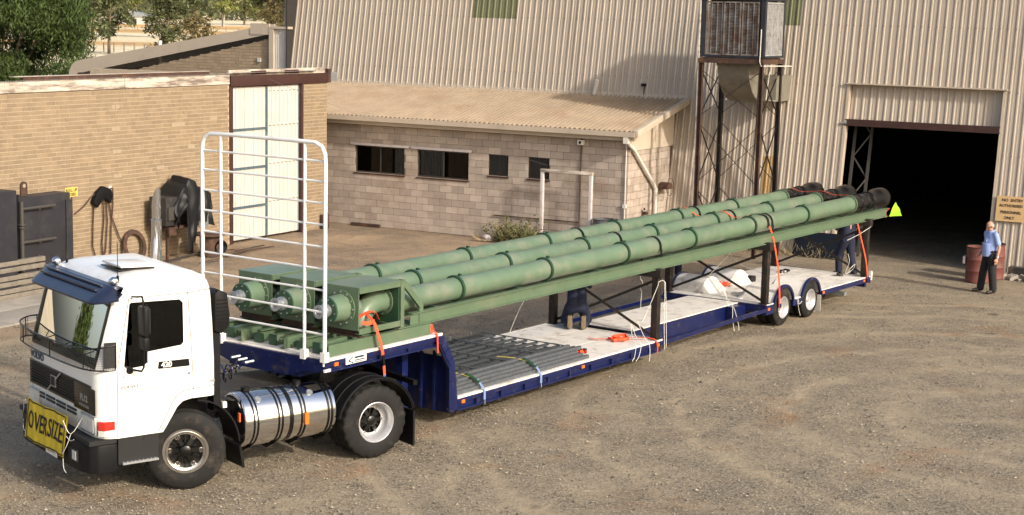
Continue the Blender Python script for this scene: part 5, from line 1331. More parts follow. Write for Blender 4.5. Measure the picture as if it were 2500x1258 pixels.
# fuel tank
TKX0,TKX1,TKY,TKZ,TKR=.80,2.28,.40,.765,.385
q=MB(); q.lathe([(0,.001),(0.004,TKR-.06),(.01,TKR-.03),(.03,TKR-.006),(.05,TKR),(TKX1-TKX0-.05,TKR),(TKX1-TKX0-.03,TKR-.006),(TKX1-TKX0-.01,TKR-.03),(TKX1-TKX0,TKR-.06),(TKX1-TKX0,.001)],(TKX0,TKY,TKZ),(1,0,0),56); ft=q.build('fuel_tank',MT['chrome'],tr,smooth=40)
for x in (.98,1.36,1.72,2.15):
    for d in (-.028,.028):
        q=MB(); q.lathe([(d-.013,TKR+.001),(d-.013,TKR+.008),(d+.013,TKR+.008),(d+.013,TKR+.001)],(x,TKY,TKZ),(1,0,0),48); q.build('tank_strap',MT['black'],ft,smooth=40)
    q=MB(); q.prism([(TKY-.22,TKZ-.36),(TKY-.02,TKZ-.46),(TKY+.32,TKZ-.40),(TKY+.36,TKZ-.2),(TKY+.36,TKZ+.2),(TKY+.30,TKZ+.1),(TKY+.28,TKZ-.26),(TKY-.0,TKZ-.395)],'x',x-.04,x+.04); q.build('tank_bracket',MT['black'],ft)
q=MB(); q.lathe([(-.03,TKR+.0005),(-.03,TKR+.006),(.03,TKR+.006),(.03,TKR+.0005)],(1.53,TKY,TKZ),(1,0,0),48); q.build('tank_join',MT['black'],ft,smooth=40)
for x in (1.02,1.83):
    q=MB(); q.cyl((x,TKY+.02,TKZ+TKR-.02),(x,TKY+.02,TKZ+TKR+.05),.06,n=16); q.build('filler_cap',MT['blackp'],ft,smooth=40)
    q=MB(); a=R(52); q.cyl((x+.06,TKY-TKR*math.cos(a),TKZ+TKR*math.sin(a)),(x+.06,TKY-(TKR+.015)*math.cos(a),TKZ+(TKR+.015)*math.sin(a)),.045,n=14); q.build('sender_cap',MT['steel'],ft)
for x,z in ((1.76,TKZ-.02),): MB().box(x-.03,x+.03,TKY-TKR-.022,TKY-TKR+.0,z-.08,z+.08).build('marker_lamp',MT['lens_o'],ft)
# front mudguard behind wheel, flaps
def guard(cx,r_,a0,a1,y0,y1,name,m_='blackp',th=.02,n=14):
    q=MB(); vs=[]
    for i in range(n+1):
        a=R(a0+(a1-a0)*i/n)
        for rr in (r_,r_+th): 
            for y in (y0,y1): vs.append((cx-rr*math.cos(a),y,RT+rr*math.sin(a)))
    fs=[]
    for i in range(n):
        b0=4*i; fs+=[(b0,b0+1,b0+5,b0+4),(b0+2,b0+6,b0+7,b0+3),(b0,b0+4,b0+6,b0+2),(b0+1,b0+3,b0+7,b0+5)]
    fs+=[(0,2,3,1),(4*n,4*n+1,4*n+3,4*n+2)]
    q.add(vs,fs); return q.build(name,MT[m_],tr,smooth=40)
for y0,y1 in ((-.01,.45),(1.95,2.41)):
    guard(.02,.68,96,176,y0,y1,'mudguard')
    guard(.02,.72,20,96,y0+.02,y1-.02,'arch_liner','char')
    q=MB(); q.prism([(.70,.50),(.73,.52),(.79,.20),(.755,.20)],'y',y0,y1); q.build('mud_flap',MT['blackp'],tr)
MB().box(.70,.715,-.025,.03,.84,.96).build('marker_lamp',MT['lens_o'],tr)
for y0,y1 in ((-.01,.62),(1.78,2.41)):
    g_=guard(2.907,.62,12,168,y0,y1,'mudguard','blackp',.018,20)
    for yy in (y0+.0,y0+.21,y0+.43): 
        q=MB(); q.tube([(2.907-.645*math.cos(R(12+156*i/20)),yy,RT+.645*math.sin(R(12+156*i/20))) for i in range(21)],.014,6); q.build('guard_rib',MT['blackp'],g_,smooth=60)
    MB().box(3.53,3.56,y0,y1,.10,.62).build('mud_flap',MT['blackp'],tr)
MB().box(3.53,3.60,.0,2.40,1.0,1.07).build('guard_beam',MT['black'],tr)
# behind the cab: air intake, exhaust, air lines
q=MB(); q.prism([(.40,2.60),(.46,2.66),(.58,2.60),(.62,2.30),(.60,2.14),(.50,2.06),(.40,2.10)],'y',.08,.40); ai=q.build('air_intake',MT['blackp'],tr,bev=.02)
for i in range(8): MB().box(.42+.0,.61-.006*i,.072,.082,2.16+i*.05,2.175+i*.05).build('intake_rib',MT['black'],ai)
MB().box(.40,.50,.14,.32,1.0,2.08).build('intake_duct',MT['blackp'],tr)
q=MB(); EX,EY=.56,2.20
q.lathe([(1.0,.058),(2.2,.058),(2.22,.075),(3.35,.075),(3.36,.062),(3.5,.062)],(EX,EY,0),(0,0,1),24); q.build('exhaust_stack',MT['chrome'],tr,smooth=40)
q=MB(); n_=24; vs=[]
for i in range(n_):
    a=2*math.pi*i/n_; x=.064*math.cos(a); y=.064*math.sin(a); zt=3.62-.20*(y/.064) ; vs+=[(EX+x,EY+y,3.30),(EX+x,EY+y,zt),(EX+x*.9,EY+y*.9,zt-.005),(EX+x*.9,EY+y*.9,3.35)]
q.add(vs,[(4*i+k,4*((i+1)%n_)+k,4*((i+1)%n_)+k+1,4*i+k+1) for i in range(n_) for k in range(3)]); q.build('exhaust_tip',MT['chrome'],tr,smooth=40)
def coil(a,b_,turns,rad,m_,name,par,sag=.2):
    pts=[]; a=Vector(a);b_=Vector(b_); n_=turns*10; d=(b_-a).normalized(); u=d.orthogonal().normalized(); v=d.cross(u)
    for i in range(n_+1):
        t=i/n_; p=a.lerp(b_,t); p.z-=sag*math.sin(math.pi*t); an=2*math.pi*turns*t; e=min(1,4*t,4*(1-t)); pts.append(p+(u*math.cos(an)+v*math.sin(an))*rad*e)
    q=MB(); q.tube(pts,.010,5); return q.build(name,MT[m_],par,smooth=60)
coil((.46,.9,1.45),(1.28,.95,1.42),9,.07,'black','air_line',tr); coil((.46,1.2,1.45),(1.30,1.15,1.42),9,.06,'rusty','air_line',tr,.28); coil((.46,1.0,1.5),(1.30,.80,1.45),8,.06,'blue','air_line',tr,.1)
for y in (.9,1.1,1.3): 
    q=MB(); q.cyl((1.22,y-.1,1.45),(1.36,y-.1,1.46),.02,n=8); q.build('coupling',MT['steel'],tr)
MB().box(.62,.68,.30,.36,.98,1.06).build('number_tag',MT['white'],tr)
# ================================================================ OVERSIZE SIGN
MT['yel']=mat('yellow vinyl banner',(.70,.50,.015),.55,var=.1,vs=9)
ov=thing('oversize_banner','yellow OVERSIZE banner tied across the truck bumper','banner',FK,(-1.52,1.3,.45))
Y0,Y1,Z0,Z1=.62,1.98,.52,1.06
def ovp(u,v): # u 0..1 from far(left in picture) to near
    y=Y1+(Y0-Y1)*u; z=Z0+(Z1-Z0)*v; x=-1.515+.008*math.sin(u*19+v*2)*(.6+.4*v)+.004*math.sin(u*41+v*5)-.05*(1-v)*0+.06*v
    return (x,y,z-.015*math.sin(u*6))
q=MB(); nu,nv=40,10; q.add([ovp(i/(nu-1),j/(nv-1)) for i in range(nu) for j in range(nv)],[(i*nv+j,(i+1)*nv+j,(i+1)*nv+j+1,i*nv+j+1) for i in range(nu-1) for j in range(nv-1)]); q.build('banner_cloth',MT['yel'],ov,smooth=60)
q=MB()
e=.035
for (a,b_) in (((e,e),(1-e,e)),((1-e,e),(1-e,1-e)),((1-e,1-e),(e,1-e)),((e,1-e),(e,e))):
    P=[];n_=24
    for i in range(n_+1):
        t=i/n_; p=Vector(ovp(a[0]+(b_[0]-a[0])*t,a[1]+(b_[1]-a[1])*t)); P.append(p-Vector((.005,0,0)))
    q.ribbon(P,.018,(0,0,1) if a[1]==b_[1] else (0,1,0),.003)
q.build('border',MT['ink'],ov)
# letters follow the cloth
tm=text_mesh('OVERSIZE',.33,Matrix.Identity(4),.0008,.004,sx=.98)
# subdivide text so it bends
bm=bmesh.new(); bm.from_mesh(tm); bmesh.ops.triangulate(bm,faces=bm.faces); bmesh.ops.subdivide_edges(bm,edges=[e_ for e_ in bm.edges if e_.calc_length()>.06],cuts=3); 
xs_=[v.co.x for v in bm.verts]; wmax=max(abs(min(xs_)),max(xs_))
for v in bm.verts:
    u=.5+v.co.x/wmax*.44; vv=.5+v.co.y/.42*.80; p=Vector(ovp(u,vv)); v.co=p-Vector((.006+v.co.z,0,0))-OFF[ov][0]
bm.to_mesh(tm); bm.free(); tm.materials.clear(); lt=bpy.data.objects.new('lettering',tm); COL.objects.link(lt); lt.parent=ov; tm.materials.append(MT['ink'])
for p0,p1,p2 in (((-1.5,Y0+.03,1.02),(-1.45,.52,.86),(-1.30,.45,1.10)),((-1.52,Y0+.02,.58),(-1.50,.55,.70),(-1.46,.50,.86)),((-1.5,Y1-.02,1.03),(-1.47,2.10,.95),(-1.42,2.25,.80)),((-1.52,Y1-.02,.60),(-1.5,2.06,.62),(-1.44,2.2,.70)),((-1.52,Y0+.0,.52),(-1.53,.58,.40),(-1.53,.50,.36)),((-1.50,.55,.83),(-1.50,.42,.80),(-1.50,.30,.84))):
    q=MB(); q.tube(sm([p0,p1,p2]),.0045,5); q.build('tie_cord',MT['rope'],ov)
# ================================================================ TRAILER
tl_=thing('low_loader_trailer','long blue drop-deck trailer with white decks and a tall white pipe headboard','trailer',FT,(9,1.25,0))
TW=2.5
def tb(name,m_,*boxes,bev=0,par=tl_):
    q=MB()
    for b_ in boxes: q.box(*b_)
    return q.build(name,MT[m_],par,bev=bev)
# gooseneck
DG=1.522
for i,(a,b_) in enumerate(((.04,.84),(.85,1.65),(1.66,2.46))):
    tb('deck_plate','deck',(.03,2.60,a,b_,DG-.012,DG))
for y0,y1 in ((0,.035),(TW-.035,TW)):
    tb('edge_strip','deck',(0.0,2.63,y0,y1,DG-.035,DG+.004))
for y0,y1,s in ((0.004,.10,1),(TW-.10,TW-.004,-1)):
    yi=(y0+.045,y1) if s>0 else (y0,y1-.045)
    tb('side_rail','blue',(0.01,2.62,y0,y1,DG-.11,DG-.036),(0.08,2.50,yi[0],yi[1],DG-.17,DG-.11),(0.06,2.52,y0,y1,DG-.195,DG-.17))
q=MB(); q.prism([(.0,1.505),(2.5,1.505),(2.5,1.35),(2.1,1.30),(1.75,1.20),(.75,1.20),(.4,1.30),(0.0,1.35)],'x',.0,.05); q.build('front_apron',MT['blue'],tl_)
tb('coupling_plate','blue',(.05,2.3,.55,1.95,1.19,1.235))
tb('kingpin_frame','blue',(.05,2.75,.60,.72,1.235,1.50),(.05,2.75,1.78,1.90,1.235,1.50))
for y in (.42,.75,1.1,1.45): 
    q=MB(); q.cyl((-.012,y,1.43),(.0,y,1.43),.016,n=8); q.build('tie_ring',MT['blue'],tl_)
for x in (.55,1.2,1.85): tb('rail_rib','blue',(x-.02,x+.02,.012,.07,DG-.17,DG-.11))
# drop legs
legp=[(2.50,1.50),(2.632,1.522),(2.665,1.50),(2.945,1.045),(2.955,1.02),(3.035,.45),(3.035,.25),(2.90,.245),(2.865,.29),(2.852,.92),(2.835,.98),(2.60,1.35),(2.50,1.36)]
for y0,y1 in ((.006,.10),(TW-.10,TW-.006)):
    q=MB(); q.prism(legp,'y',y0,y1); lg=q.build('drop_leg',MT['blue'],tl_,bev=.006)
    q=MB(); P=[(2.56,1.345),(2.80,.97),(2.825,.91),(2.84,.32),(2.87,.262),(2.93,.228)]
    q.tube([(x,(y0 if y0<1 else y1),z) for x,z in sm([(a,b_,0) for a,b_ in P]) for _ in [0]] if False else [(v.x,(y0+.0 if y0<1 else y1),v.y) for v in sm([(a,b_,0) for a,b_ in P])],.014,6); q.build('leg_flange',MT['blue'],lg,smooth=50)
    for (a,b_) in (((2.86,.72),(3.0,.72)),((2.78,1.05),(2.90,1.10)),((2.70,1.20),(2.81,1.26))): 
        q=MB(); q.bar((a[0],y0-.004 if y0<1 else y1+.004,a[1]),(b_[0],y0-.004 if y0<1 else y1+.004,b_[1]),.02,.02); q.build('leg_rib',MT['blue'],lg)
tb('bulkhead','blue',(2.93,2.96,.10,2.40,.20,1.20))
q=MB(); q.add([(2.60,.10,1.50),(2.60,2.40,1.50),(2.955,2.40,1.05),(2.955,.10,1.05)],[(0,1,2,3)]); q.build('slope_plate',MT['deck'],tl_)
for y in (.35,.62,1.0,1.5,1.88,2.15): tb('bulkhead_rib','blue',(2.86,2.93,y-.02,y+.02,.22,1.30))
tb('landing_leg','blue',(2.30,2.44,.52,.66,.05,1.24),(2.26,2.48,.48,.70,.02,.06))
tb('landing_leg','blue',(2.30,2.44,1.84,1.98,.05,1.24),(2.26,2.48,1.80,2.02,.02,.06))
# well
DWZ=.448
for xa,xb in ((3.04,5.39),(5.41,7.29),(7.31,9.22)):
    for i,(a,b_) in enumerate(((.04,.835),(.855,1.645),(1.665,2.46))): tb('deck_plate','deck',(xa,xb,a,b_,DWZ-.012,DWZ-.001*i))
for y0,y1 in ((0,.035),(TW-.035,TW)): tb('edge_strip','deck',(3.035,9.22,y0,y1,DWZ-.03,DWZ+.004))
for y0,y1,s in ((.004,.10,1),(TW-.10,TW-.004,-1)):
    yi=(y0+.05,y1) if s>0 else (y0,y1-.05)
    tb('side_rail','blue',(3.035,9.20,y0,y1,DWZ-.095,DWZ-.031),(3.05,9.18,yi[0],yi[1],.25,DWZ-.095),(3.04,9.19,y0,y1,.222,.25))
    x=3.55
    while x<9.1:
        tb('rail_rib','blue',(x-.02,x+.02,y0+.006,y1-.004,.25,DWZ-.095)); x+=.66
for x in (3.3,4.3,5.3,6.3,7.3,8.3,9.12): tb('cross_member','blue',(x-.05,x+.05,.10,2.40,.24,DWZ-.013))
tb('end_beam','blue',(9.16,9.23,.10,2.40,.22,DWZ-.013))
tb('sub_deck','blue',(3.04,9.2,.10,2.40,DWZ-.03,DWZ-.014))
# neck beam between well and rear deck
tb('centre_beam','blue',(9.23,13.42,.70,.74,.17,.50),(9.23,13.42,1.76,1.80,.17,.50),(9.23,13.42,.66,.84,.15,.17),(9.23,13.42,1.66,1.84,.15,.17),(9.23,13.42,.68,1.82,.485,.50))
tb('beam_top_plate','deck',(9.235,13.40,.66,1.84,.5005,.520))
for y in (.02,2.48):
    q=MB(); q.bar((9.15,y,.37),(13.42,y,.43),.045,.075); q.build('side_tube',MT['blue'],tl_)
tb('corner_gusset','blue',(12.9,13.42,.48,.68,.18,.49))
# rear deck
DR=.541
tb('sub_deck','blue',(13.43,18.5,.80,1.70,DR-.03,DR-.014))
for xa,xb in ((13.40,15.19),(15.21,16.99),(17.01,18.52)):
    for i,(a,b_) in enumerate(((.80,1.24),(1.26,1.69))): tb('deck_plate','deck',(xa,xb,a,b_,DR-.012,DR-.001*i))
for a,b_ in ((.03,.79),(1.71,2.47)):
    tb('deck_plate','deck',(13.40,13.66,a,b_,DR-.012,DR)); tb('deck_plate','deck',(15.96,18.52,a,b_,DR-.012,DR-.0015))
for y0,y1 in ((0,.03),(TW-.03,TW)):
    tb('edge_strip','deck',(15.98,18.53,y0,y1,DR-.02,DR+.004)); tb('edge_strip','deck',(13.40,13.68,y0,y1,DR-.02,DR+.004))
    s=0.004 if y0==0 else -.004
    tb('side_rail','blue',(16.0,18.52,y0+s,y1+s*8,DR-.13,DR-.021)); tb('side_rail','blue',(13.38,13.70,y0+s,y1+s*8,DR-.22,DR-.021))
tb('front_beam','blue',(13.36,13.42,.03,2.47,DR-.17,DR-.013))
tb('rear_beam','blue',(18.50,18.56,.0,2.5,DR-.16,DR-.002))
tb('under_frame','blue',(13.42,18.5,.80,.90,.20,DR-.013),(13.42,18.5,1.60,1.70,.20,DR-.013))
WX=(14.165,15.455); WR=.385
for x in WX:
    for y,s,inn in ((.125,-1,False),(.385,-1,True),(2.375,1,False),(2.115,1,True)): wheel(tl_,(x,y,WR),s,WR,.235,.222,'trailer',inner=inn)
    q=MB(); q.cyl((x,.3,WR),(x,2.2,WR),.06,n=12); q.build('axle',MT['char'],tl_)
    for y0,y1,lip in ((.0,.74,0.0),(TW-.74,TW,TW)):
        q=MB(); n_=16; vs=[]; rin,rout=.445,.462
        aa=[R(14+152*i/n_) for i in range(n_+1)]
        ye=y1 if lip==0 else y0      # inner end
        for a in aa:
            for rr in (rin,rout):
                cx=x-rr*math.cos(a); cz=WR+rr*math.sin(a)
                vs+=[(cx,lip,cz),(cx,ye,cz if rr==rin else cz)]
        fs=[]
        for i in range(n_):
            b0=4*i; fs+=[(b0,b0+1,b0+5,b0+4),(b0+2,b0+6,b0+7,b0+3),(b0,b0+4,b0+6,b0+2),(b0+1,b0+3,b0+7,b0+5)]
        q.add(vs,fs); fo=q.build('fender',MT['deck'],tl_,smooth=40)
        # inner end cap
        sg_=1 if lip==0 else -1; q=MB(); vs=[]
        for a in aa: vs+=[(x-rout*math.cos(a),ye,WR+rout*math.sin(a)),(x-(rout+.05)*math.cos(a),ye+sg_*.26*max(0,math.sin(a)),DR-.004)]
        q.add(vs,[(2*i,2*i+2,2*i+3,2*i+1) for i in range(n_)]); q.build('fender_end',MT['deck'],fo,smooth=50)
        # blue outer lip
        q=MB(); vs=[]
        for a in aa:
            for rr in (rin-.01,rout+.028):
                for yy in ((lip-.012,lip+.03) if lip==0 else (lip-.03,lip+.012)): vs.append((x-rr*math.cos(a),yy,WR+rr*math.sin(a)))
        q.add(vs,fs); q.build('fender_lip',MT['blue'],fo,smooth=40)
tb('fender_gusset','deck',(14.64,14.98,.02,.72,.49,.515)); tb('fender_gusset','deck',(14.64,14.98,1.78,2.48,.49,.515))
tb('side_rail','blue',(14.60,15.02,.0,.05,.36,.489))
MT['flapgrey']=mat('pale grey mud flap',(.42,.40,.36),.6,var=.1)
for y0,y1 in ((.02,.56),(1.94,2.48)): tb('mud_flap','flapgrey',(15.985,16.0,y0,y1,.05,.42),bev=.004)
sw=wheel(tl_,(16.75,.70,.30),-1,.385,.235,.222,'trailer',inner=True); sw.rotation_euler=(R(90),0,0); sw['label']='spare wheel slung flat under the tail'
tb('spare_carrier','blue',(16.5,17.0,.55,.85,.40,.44)); tb('tail_tube','steel',(17.2,17.32,.02,1.6,.24,.33))
tb('bumper_bar','blue',(18.35,18.45,.05,2.45,.30,.38))
tb('reflector_pad','white',(18.54,18.60,-.02,.04,.45,.66))
for x,z in ((.22,1.43),(3.17,.36),(6.55,.36),(9.05,.36),(13.47,.44),(16.06,.47),(18.2,.47)):
    q=MB(); q.box(x-.04,x+.04,-.012,.006,z-.025,z+.025); q.build('marker_lamp',MT['lens_o'],tl_)
lo=MB(); lo.box(.42,.86,-.010,.0,1.385,1.485); lob=lo.build('maker_plate',MT['white'],tl_)
q=MB(); q.bar((.47,-.012,1.435),(.57,-.012,1.475),.016,.003,up=(0,1,0)); q.bar((.47,-.012,1.435),(.57,-.012,1.395),.016,.003,up=(0,1,0)); q.bar((.60,-.012,1.465),(.80,-.012,1.465),.028,.003,up=(0,1,0)); q.bar((.60,-.012,1.425),(.82,-.012,1.425),.016,.003,up=(0,1,0)); q.bar((.60,-.012,1.40),(.76,-.012,1.40),.010,.003,up=(0,1,0)); q.build('plate_print',MT['navytxt'],lob)
tb('corner_bracket','white',(-.02,.10,-.014,.02,1.345,1.385))
# headboard
hb=[(0,.035,DG-.1),(0,.035,4.25),(0,.045,4.40),(0,.10,4.50),(0,.22,4.55),(0,.6,4.555),(0,1.9,4.555),(0,2.28,4.55),(0,2.40,4.50),(0,2.455,4.40),(0,2.465,4.25),(0,2.465,DG-.1)]
q=MB(); q.tube([(x+.02,y,z) for x,y,z in hb],.030,10); hf=q.build('headboard',MT['white'],tl_,smooth=50)
for y in (.42,2.08): 
    q=MB(); q.tube([(.02,y,DG-.05),(.02,y,4.53)],.025,8); q.build('headboard_post',MT['white'],hf,smooth=50)
for z in (4.30,4.02,3.72,3.42,3.11,2.80,2.50,2.19,1.875):
    q=MB(); q.tube([(.02,.04,z),(.02,2.46,z)],.0165,7); q.build('headboard_rail',MT['white'],hf,smooth=50)
for y in (.035,.42,2.08,2.465): 
    q=MB(); q.box(-.025,.065,y-.045,y+.045,DG-.04,DG+.10); q.build('headboard_foot',MT['white'],hf)
# ================================================================ PIPE UNITS
def zb(x): return 1.70+.0112*max(0,x-2.0)     # underside of the pipe skid
def zp(x): return 2.065+.0100*(x-3.4)           # pipe axis
def unit(c,label,k):
    u=thing('screw_conveyor',label,'conveyor pipe',FT,(10,c,1.6),'green conveyor pipes on the trailer')
    b0,b1=c-.32,c+.37
    gm='green'
    # skid beams
    for y,ch in ((c-.29,1),(c+.29,-1)):
        q=MB(); q.ibeam((2.0,y,zb(2.0)+.10),(19.55,y,zb(19.55)+.10-.06),.10,.20,.016,.012); q.build('skid_beam',MT[gm],u)
    for x in (3.0,5.2,7.6,10.0,12.4,14.8,17.2,19.2):
        q=MB(); q.box(x-.04,x+.04,c-.24,c+.24,zb(x)+.05,zb(x)+.13); q.build('cross_tie',MT[gm],u)
    # base on the deck
    for y in (c-.31,c+.31):
        q=MB(); q.ibeam((.14 if abs(y-c+.31)<.01 else .30,y,1.612),(2.42,y,1.612),.085,.165,.014,.012,chan=(1 if y<c else -1)); q.build('base_beam',MT[gm],u)
    q=MB(); q.box(.24,.28,c+.19,c+.36,1.535,1.66); q.build('lug_plate',MT['dkgreen'],u)
    for y in (c-.02,):
        q=MB(); q.prism([(.26,1.53),(.95,1.53),(.95,1.66),(.85,1.69),(.30,1.67),(.26,1.62)],'y',y-.05,y+.05); sb=q.build('stub_beam',MT[gm],u)
        for i in range(3):
            q=MB(); q.cyl((.34+i*.08,y-.052,1.60),(.34+i*.08,y-.045,1.60),.016,n=8); q.build('bolt_hole',MT['dkgreen'],sb)
        q=MB(); q.box(.24,.262,y-.07,y+.07,1.53,1.68); q.build('end_plate',MT['dkgreen'],sb)
    q=MB(); q.ibeam((.78+.10,b0,1.765),(.78+.10,b1+.02,1.765),.10,.13,.014,.012,up=(0,0,1)); q.build('cross_beam',MT['rusty'],u)
    # gearbox housing
    q=MB(); q.box(.80,.815,b0,b1,1.80,2.42); q.build('front_plate',MT[gm],u)
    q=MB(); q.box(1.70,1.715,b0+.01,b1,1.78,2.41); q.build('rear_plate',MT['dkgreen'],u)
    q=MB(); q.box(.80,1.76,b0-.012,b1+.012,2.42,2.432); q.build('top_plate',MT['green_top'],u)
    q=MB(); q.box(.815,1.70,b1-.012,b1,1.80,2.42); q.build('side_plate',MT[gm],u)
    for z0,z1 in ((2.34,2.415),(1.745,1.83)):
        q=MB(); q.box(.82,1.74,b0-.004,b0+.01,z0,z1); q.box(.82,1.74,b0+.01,b0+.07,z1-.012 if z0>2 else z0,z1 if z0>2 else z0+.012); q.build('frame_angle',MT[gm],u)
    q=MB(); q.box(1.735,1.75,b0-.012,b0+.09,1.72,2.435); q.box(1.80,1.815,b0-.012,b0+.09,1.72,2.435); q.box(1.75,1.80,b0-.012,b0+.0,1.72,2.435); q.build('corner_post',MT[gm],u)
    q=MB(); q.bar((1.82,b0+.03,2.40),(2.25,b0+.03,1.98),.085,.05,up=(0,1,0)); q.bar((2.245,b0+.03,2.0),(2.245,b0+.03,1.74),.09,.04,up=(0,1,0)); q.build('gusset_brace',MT[gm],u)
    q=MB(); q.prism([(1.82,2.30),(2.20,1.93),(2.20,1.74),(1.82,1.74)],'y',b1-.03,b1-.02); q.build('gusset_web',MT[gm],u)
    q=MB(); q.box(1.70,2.30,b0-.01,b1,1.70,1.715); q.build('foot_plate',MT[gm],u)
    # elbow
    P=[(1.70,c,2.10),(1.58,c,2.10),(1.44,c,2.085),(1.32,c,2.03),(1.23,c,1.93),(1.18,c,1.80),(1.165,c,1.70)]
    q=MB(); q.tube(sm(P),.165,22); q.build('elbow',MT['green_top'],u,smooth=50)
    q=MB(); q.lathe([(0,.16),(0,.215),(.018,.215),(.018,.16)],(1.675,c,2.10),(1,0,0),32); fe=q.build('elbow_flange',MT[gm],u,smooth=40)
    for i in range(12):
        a=2*math.pi*i/12; q=MB(); q.cyl((1.668,c+.195*math.cos(a),2.10+.195*math.sin(a)),(1.676,c+.195*math.cos(a),2.10+.195*math.sin(a)),.012,n=6); q.build('bolt',MT['dkgreen'],fe)
    q=MB(); q.lathe([(0,.09),(.10,.10),(.16,.11),(.28,.10),(.34,.07)],(.82,c,2.11),(1,0,0),22); q.build('shaft_housing',MT['steel'],u,smooth=40)
    # drive: ring flange, cone, end plate, coupling
    q=MB(); q.lathe([(0,.0),(0,.262),(-.022,.262),(-.022,.20)],(.80,c,2.11),(1,0,0),40); rf=q.build('ring_flange',MT[gm],u,smooth=40)
    for i in range(12):
        a=2*math.pi*i/12; q=MB(); q.cyl((.762,c+.236*math.cos(a),2.11+.236*math.sin(a)),(.78,c+.236*math.cos(a),2.11+.236*math.sin(a)),.013,n=6); q.build('bolt',MT['steel'],rf)
    q=MB(); q.lathe([(-.02,.205),(-.30,.185),(-.30,.001)],(.80,c,2.11),(1,0,0),36); q.build('drive_housing',MT['green_top'],u,smooth=40)
    q=MB(); q.lathe([(-.295,.192),(-.325,.192),(-.325,.10)],(.80,c,2.11),(1,0,0),36); ep=q.build('end_plate',MT['dkgreen'],u,smooth=40)
    for i in range(8):
        a=2*math.pi*i/8+.2; q=MB(); q.cyl((.466,c+.16*math.cos(a),2.11+.16*math.sin(a)),(.476,c+.16*math.cos(a),2.11+.16*math.sin(a)),.011,n=6); q.build('bolt',MT['steel'],ep)
    q=MB(); q.lathe([(-.32,.10),(-.37,.10),(-.38,.082),(-.47,.08),(-.475,.098),(-.50,.098),(-.50,.06),(-.485,.05),(-.485,.035),(-.50,.03),(-.50,.001)],(.80,c,2.11),(1,0,0),28); q.build('coupling',MT['steel'],u,smooth=40)
    # pipe sections and flanges
    fx=[3.44+2.44*i for i in range(7)]; xs_=[1.70]+fx
    for a,b_ in zip(xs_,xs_[1:]):
        q=MB(); q.cyl((a,c,zp(a)),(b_,c,zp(b_)),.176,n=40); q.build('pipe_section',MT['green_top'],u,smooth=50)
    for x in fx:
        q=MB(); q.lathe([(-.024,.17),(-.024,.210),(-.003,.210),(-.003,.206),(.003,.206),(.003,.210),(.024,.210),(.024,.17)],(x,c,zp(x)),(1,0,.01),44); fo=q.build('pipe_flange',MT['dkgreen' if x<18 else 'green'],u,smooth=40)
        for i in range(14):
            a=2*math.pi*i/14; 
        q=MB(); q.bar((x+.20,c+.05,zp(x)+.17),(x+.20,c+.05,zp(x)+.205),.05,.05); q.build('grease_plug',MT['dkgreen'],fo)
    for x in (9.42,13.92):
        q=MB(); n_=18; P=[(x,c-.21,zb(x)+.05),(x,c-.205,zp(x)-.06)]+[(x,c-.19*math.cos(math.pi*i/n_),zp(x)+.19*math.sin(math.pi*i/n_)) for i in range(n_+1)]+[(x,c+.205,zp(x)-.06),(x,c+.21,zb(x)+.05)]
        q.ribbon(P,.055,(1,0,0),.012); q.build('saddle_clamp',MT['black'],u)
    # black pump intake end
    pf=[(0,.178),(.02,.205),(.06,.205),(.08,.185),(.36,.185),(.37,.20),(.44,.20),(.45,.186),(.70,.186),(.71,.20),(.78,.20),(.79,.186),(1.02,.186),(1.03,.20),(1.10,.20),(1.11,.19),(1.30,.20),(1.40,.235),(1.52,.25),(1.72,.25),(1.80,.24),(1.82,.22)]
    x0=18.10; q=MB(); q.lathe(pf,(x0,c,zp(x0)),(1,0,.01),44); en=q.build('intake_end',MT['black'],u,smooth=40)
    q=MB(); q.lathe([(1.74,.238),(1.80,.236),(1.88,.20),(1.93,.12),(1.95,.001)],(x0,c,zp(x0)),(1,0,.01),24); q.build('strainer',meshmat('strainer '+str(k),(.25,.25,.25),28,.6),en,smooth=60)
    x=19.0; q=MB(); n_=16; P=[(x,c-.225,zb(x)+.08),(x,c-.215,zp(x))]+[(x,c-.205*math.cos(math.pi*i/n_),zp(x)+.205*math.sin(math.pi*i/n_)) for i in range(n_+1)]+[(x,c+.225,zb(x)+.08)]
    q.tube(P,.014,6); q.build('u_bolt',MT['blackp'],u,smooth=60)
    return u
unit(.42,'nearest green conveyor pipe with an open-sided elbow housing and black intake end',0)
unit(1.28,'middle of the three green conveyor pipes on the trailer',1)
unit(2.14,'far green conveyor pipe on the side toward the buildings',2)
# ================================================================ SUPPORT STANDS
def stand(x,deckz,label):
    top=zb(x)-.005; t=thing('support_stand',label,'stand',FT,(x,1.25,deckz),'braced steel stands under the pipes')
    for y in (.10,2.40):
        q=MB(); q.box(x-.065,x+.065,y-.065,y+.065,deckz+.012,top-.16); q.build('post',MT['dkframe'],t,bev=.006)
        q=MB(); q.box(x-.10,x+.10,y-.09,y+.09,deckz,deckz+.012); q.build('foot_plate',MT['dkframe'],t)
    q=MB(); q.box(x-.08,x+.08,-.02,2.55,top-.16,top); q.build('cross_beam',MT['dkframe'],t,bev=.006)
    q=MB(); q.bar((x-.075,.14,deckz+.08),(x-.075,2.36,top-.22),.05,.012,up=(1,0,0)); q.build('brace',MT['dkframe'],t)
    q=MB(); q.bar((x+.075,.14,top-.22),(x+.075,2.36,deckz+.08),.05,.012,up=(1,0,0)); q.build('brace',MT['dkframe'],t)
stand(9.10,DWZ+.001,'dark braced steel stand at the tail of the low deck, front-most')
stand(13.46,DR+.001,'dark braced steel stand at the front of the rear deck')
stand(18.40,DR+.001,'dark braced steel stand at the very tail of the trailer')
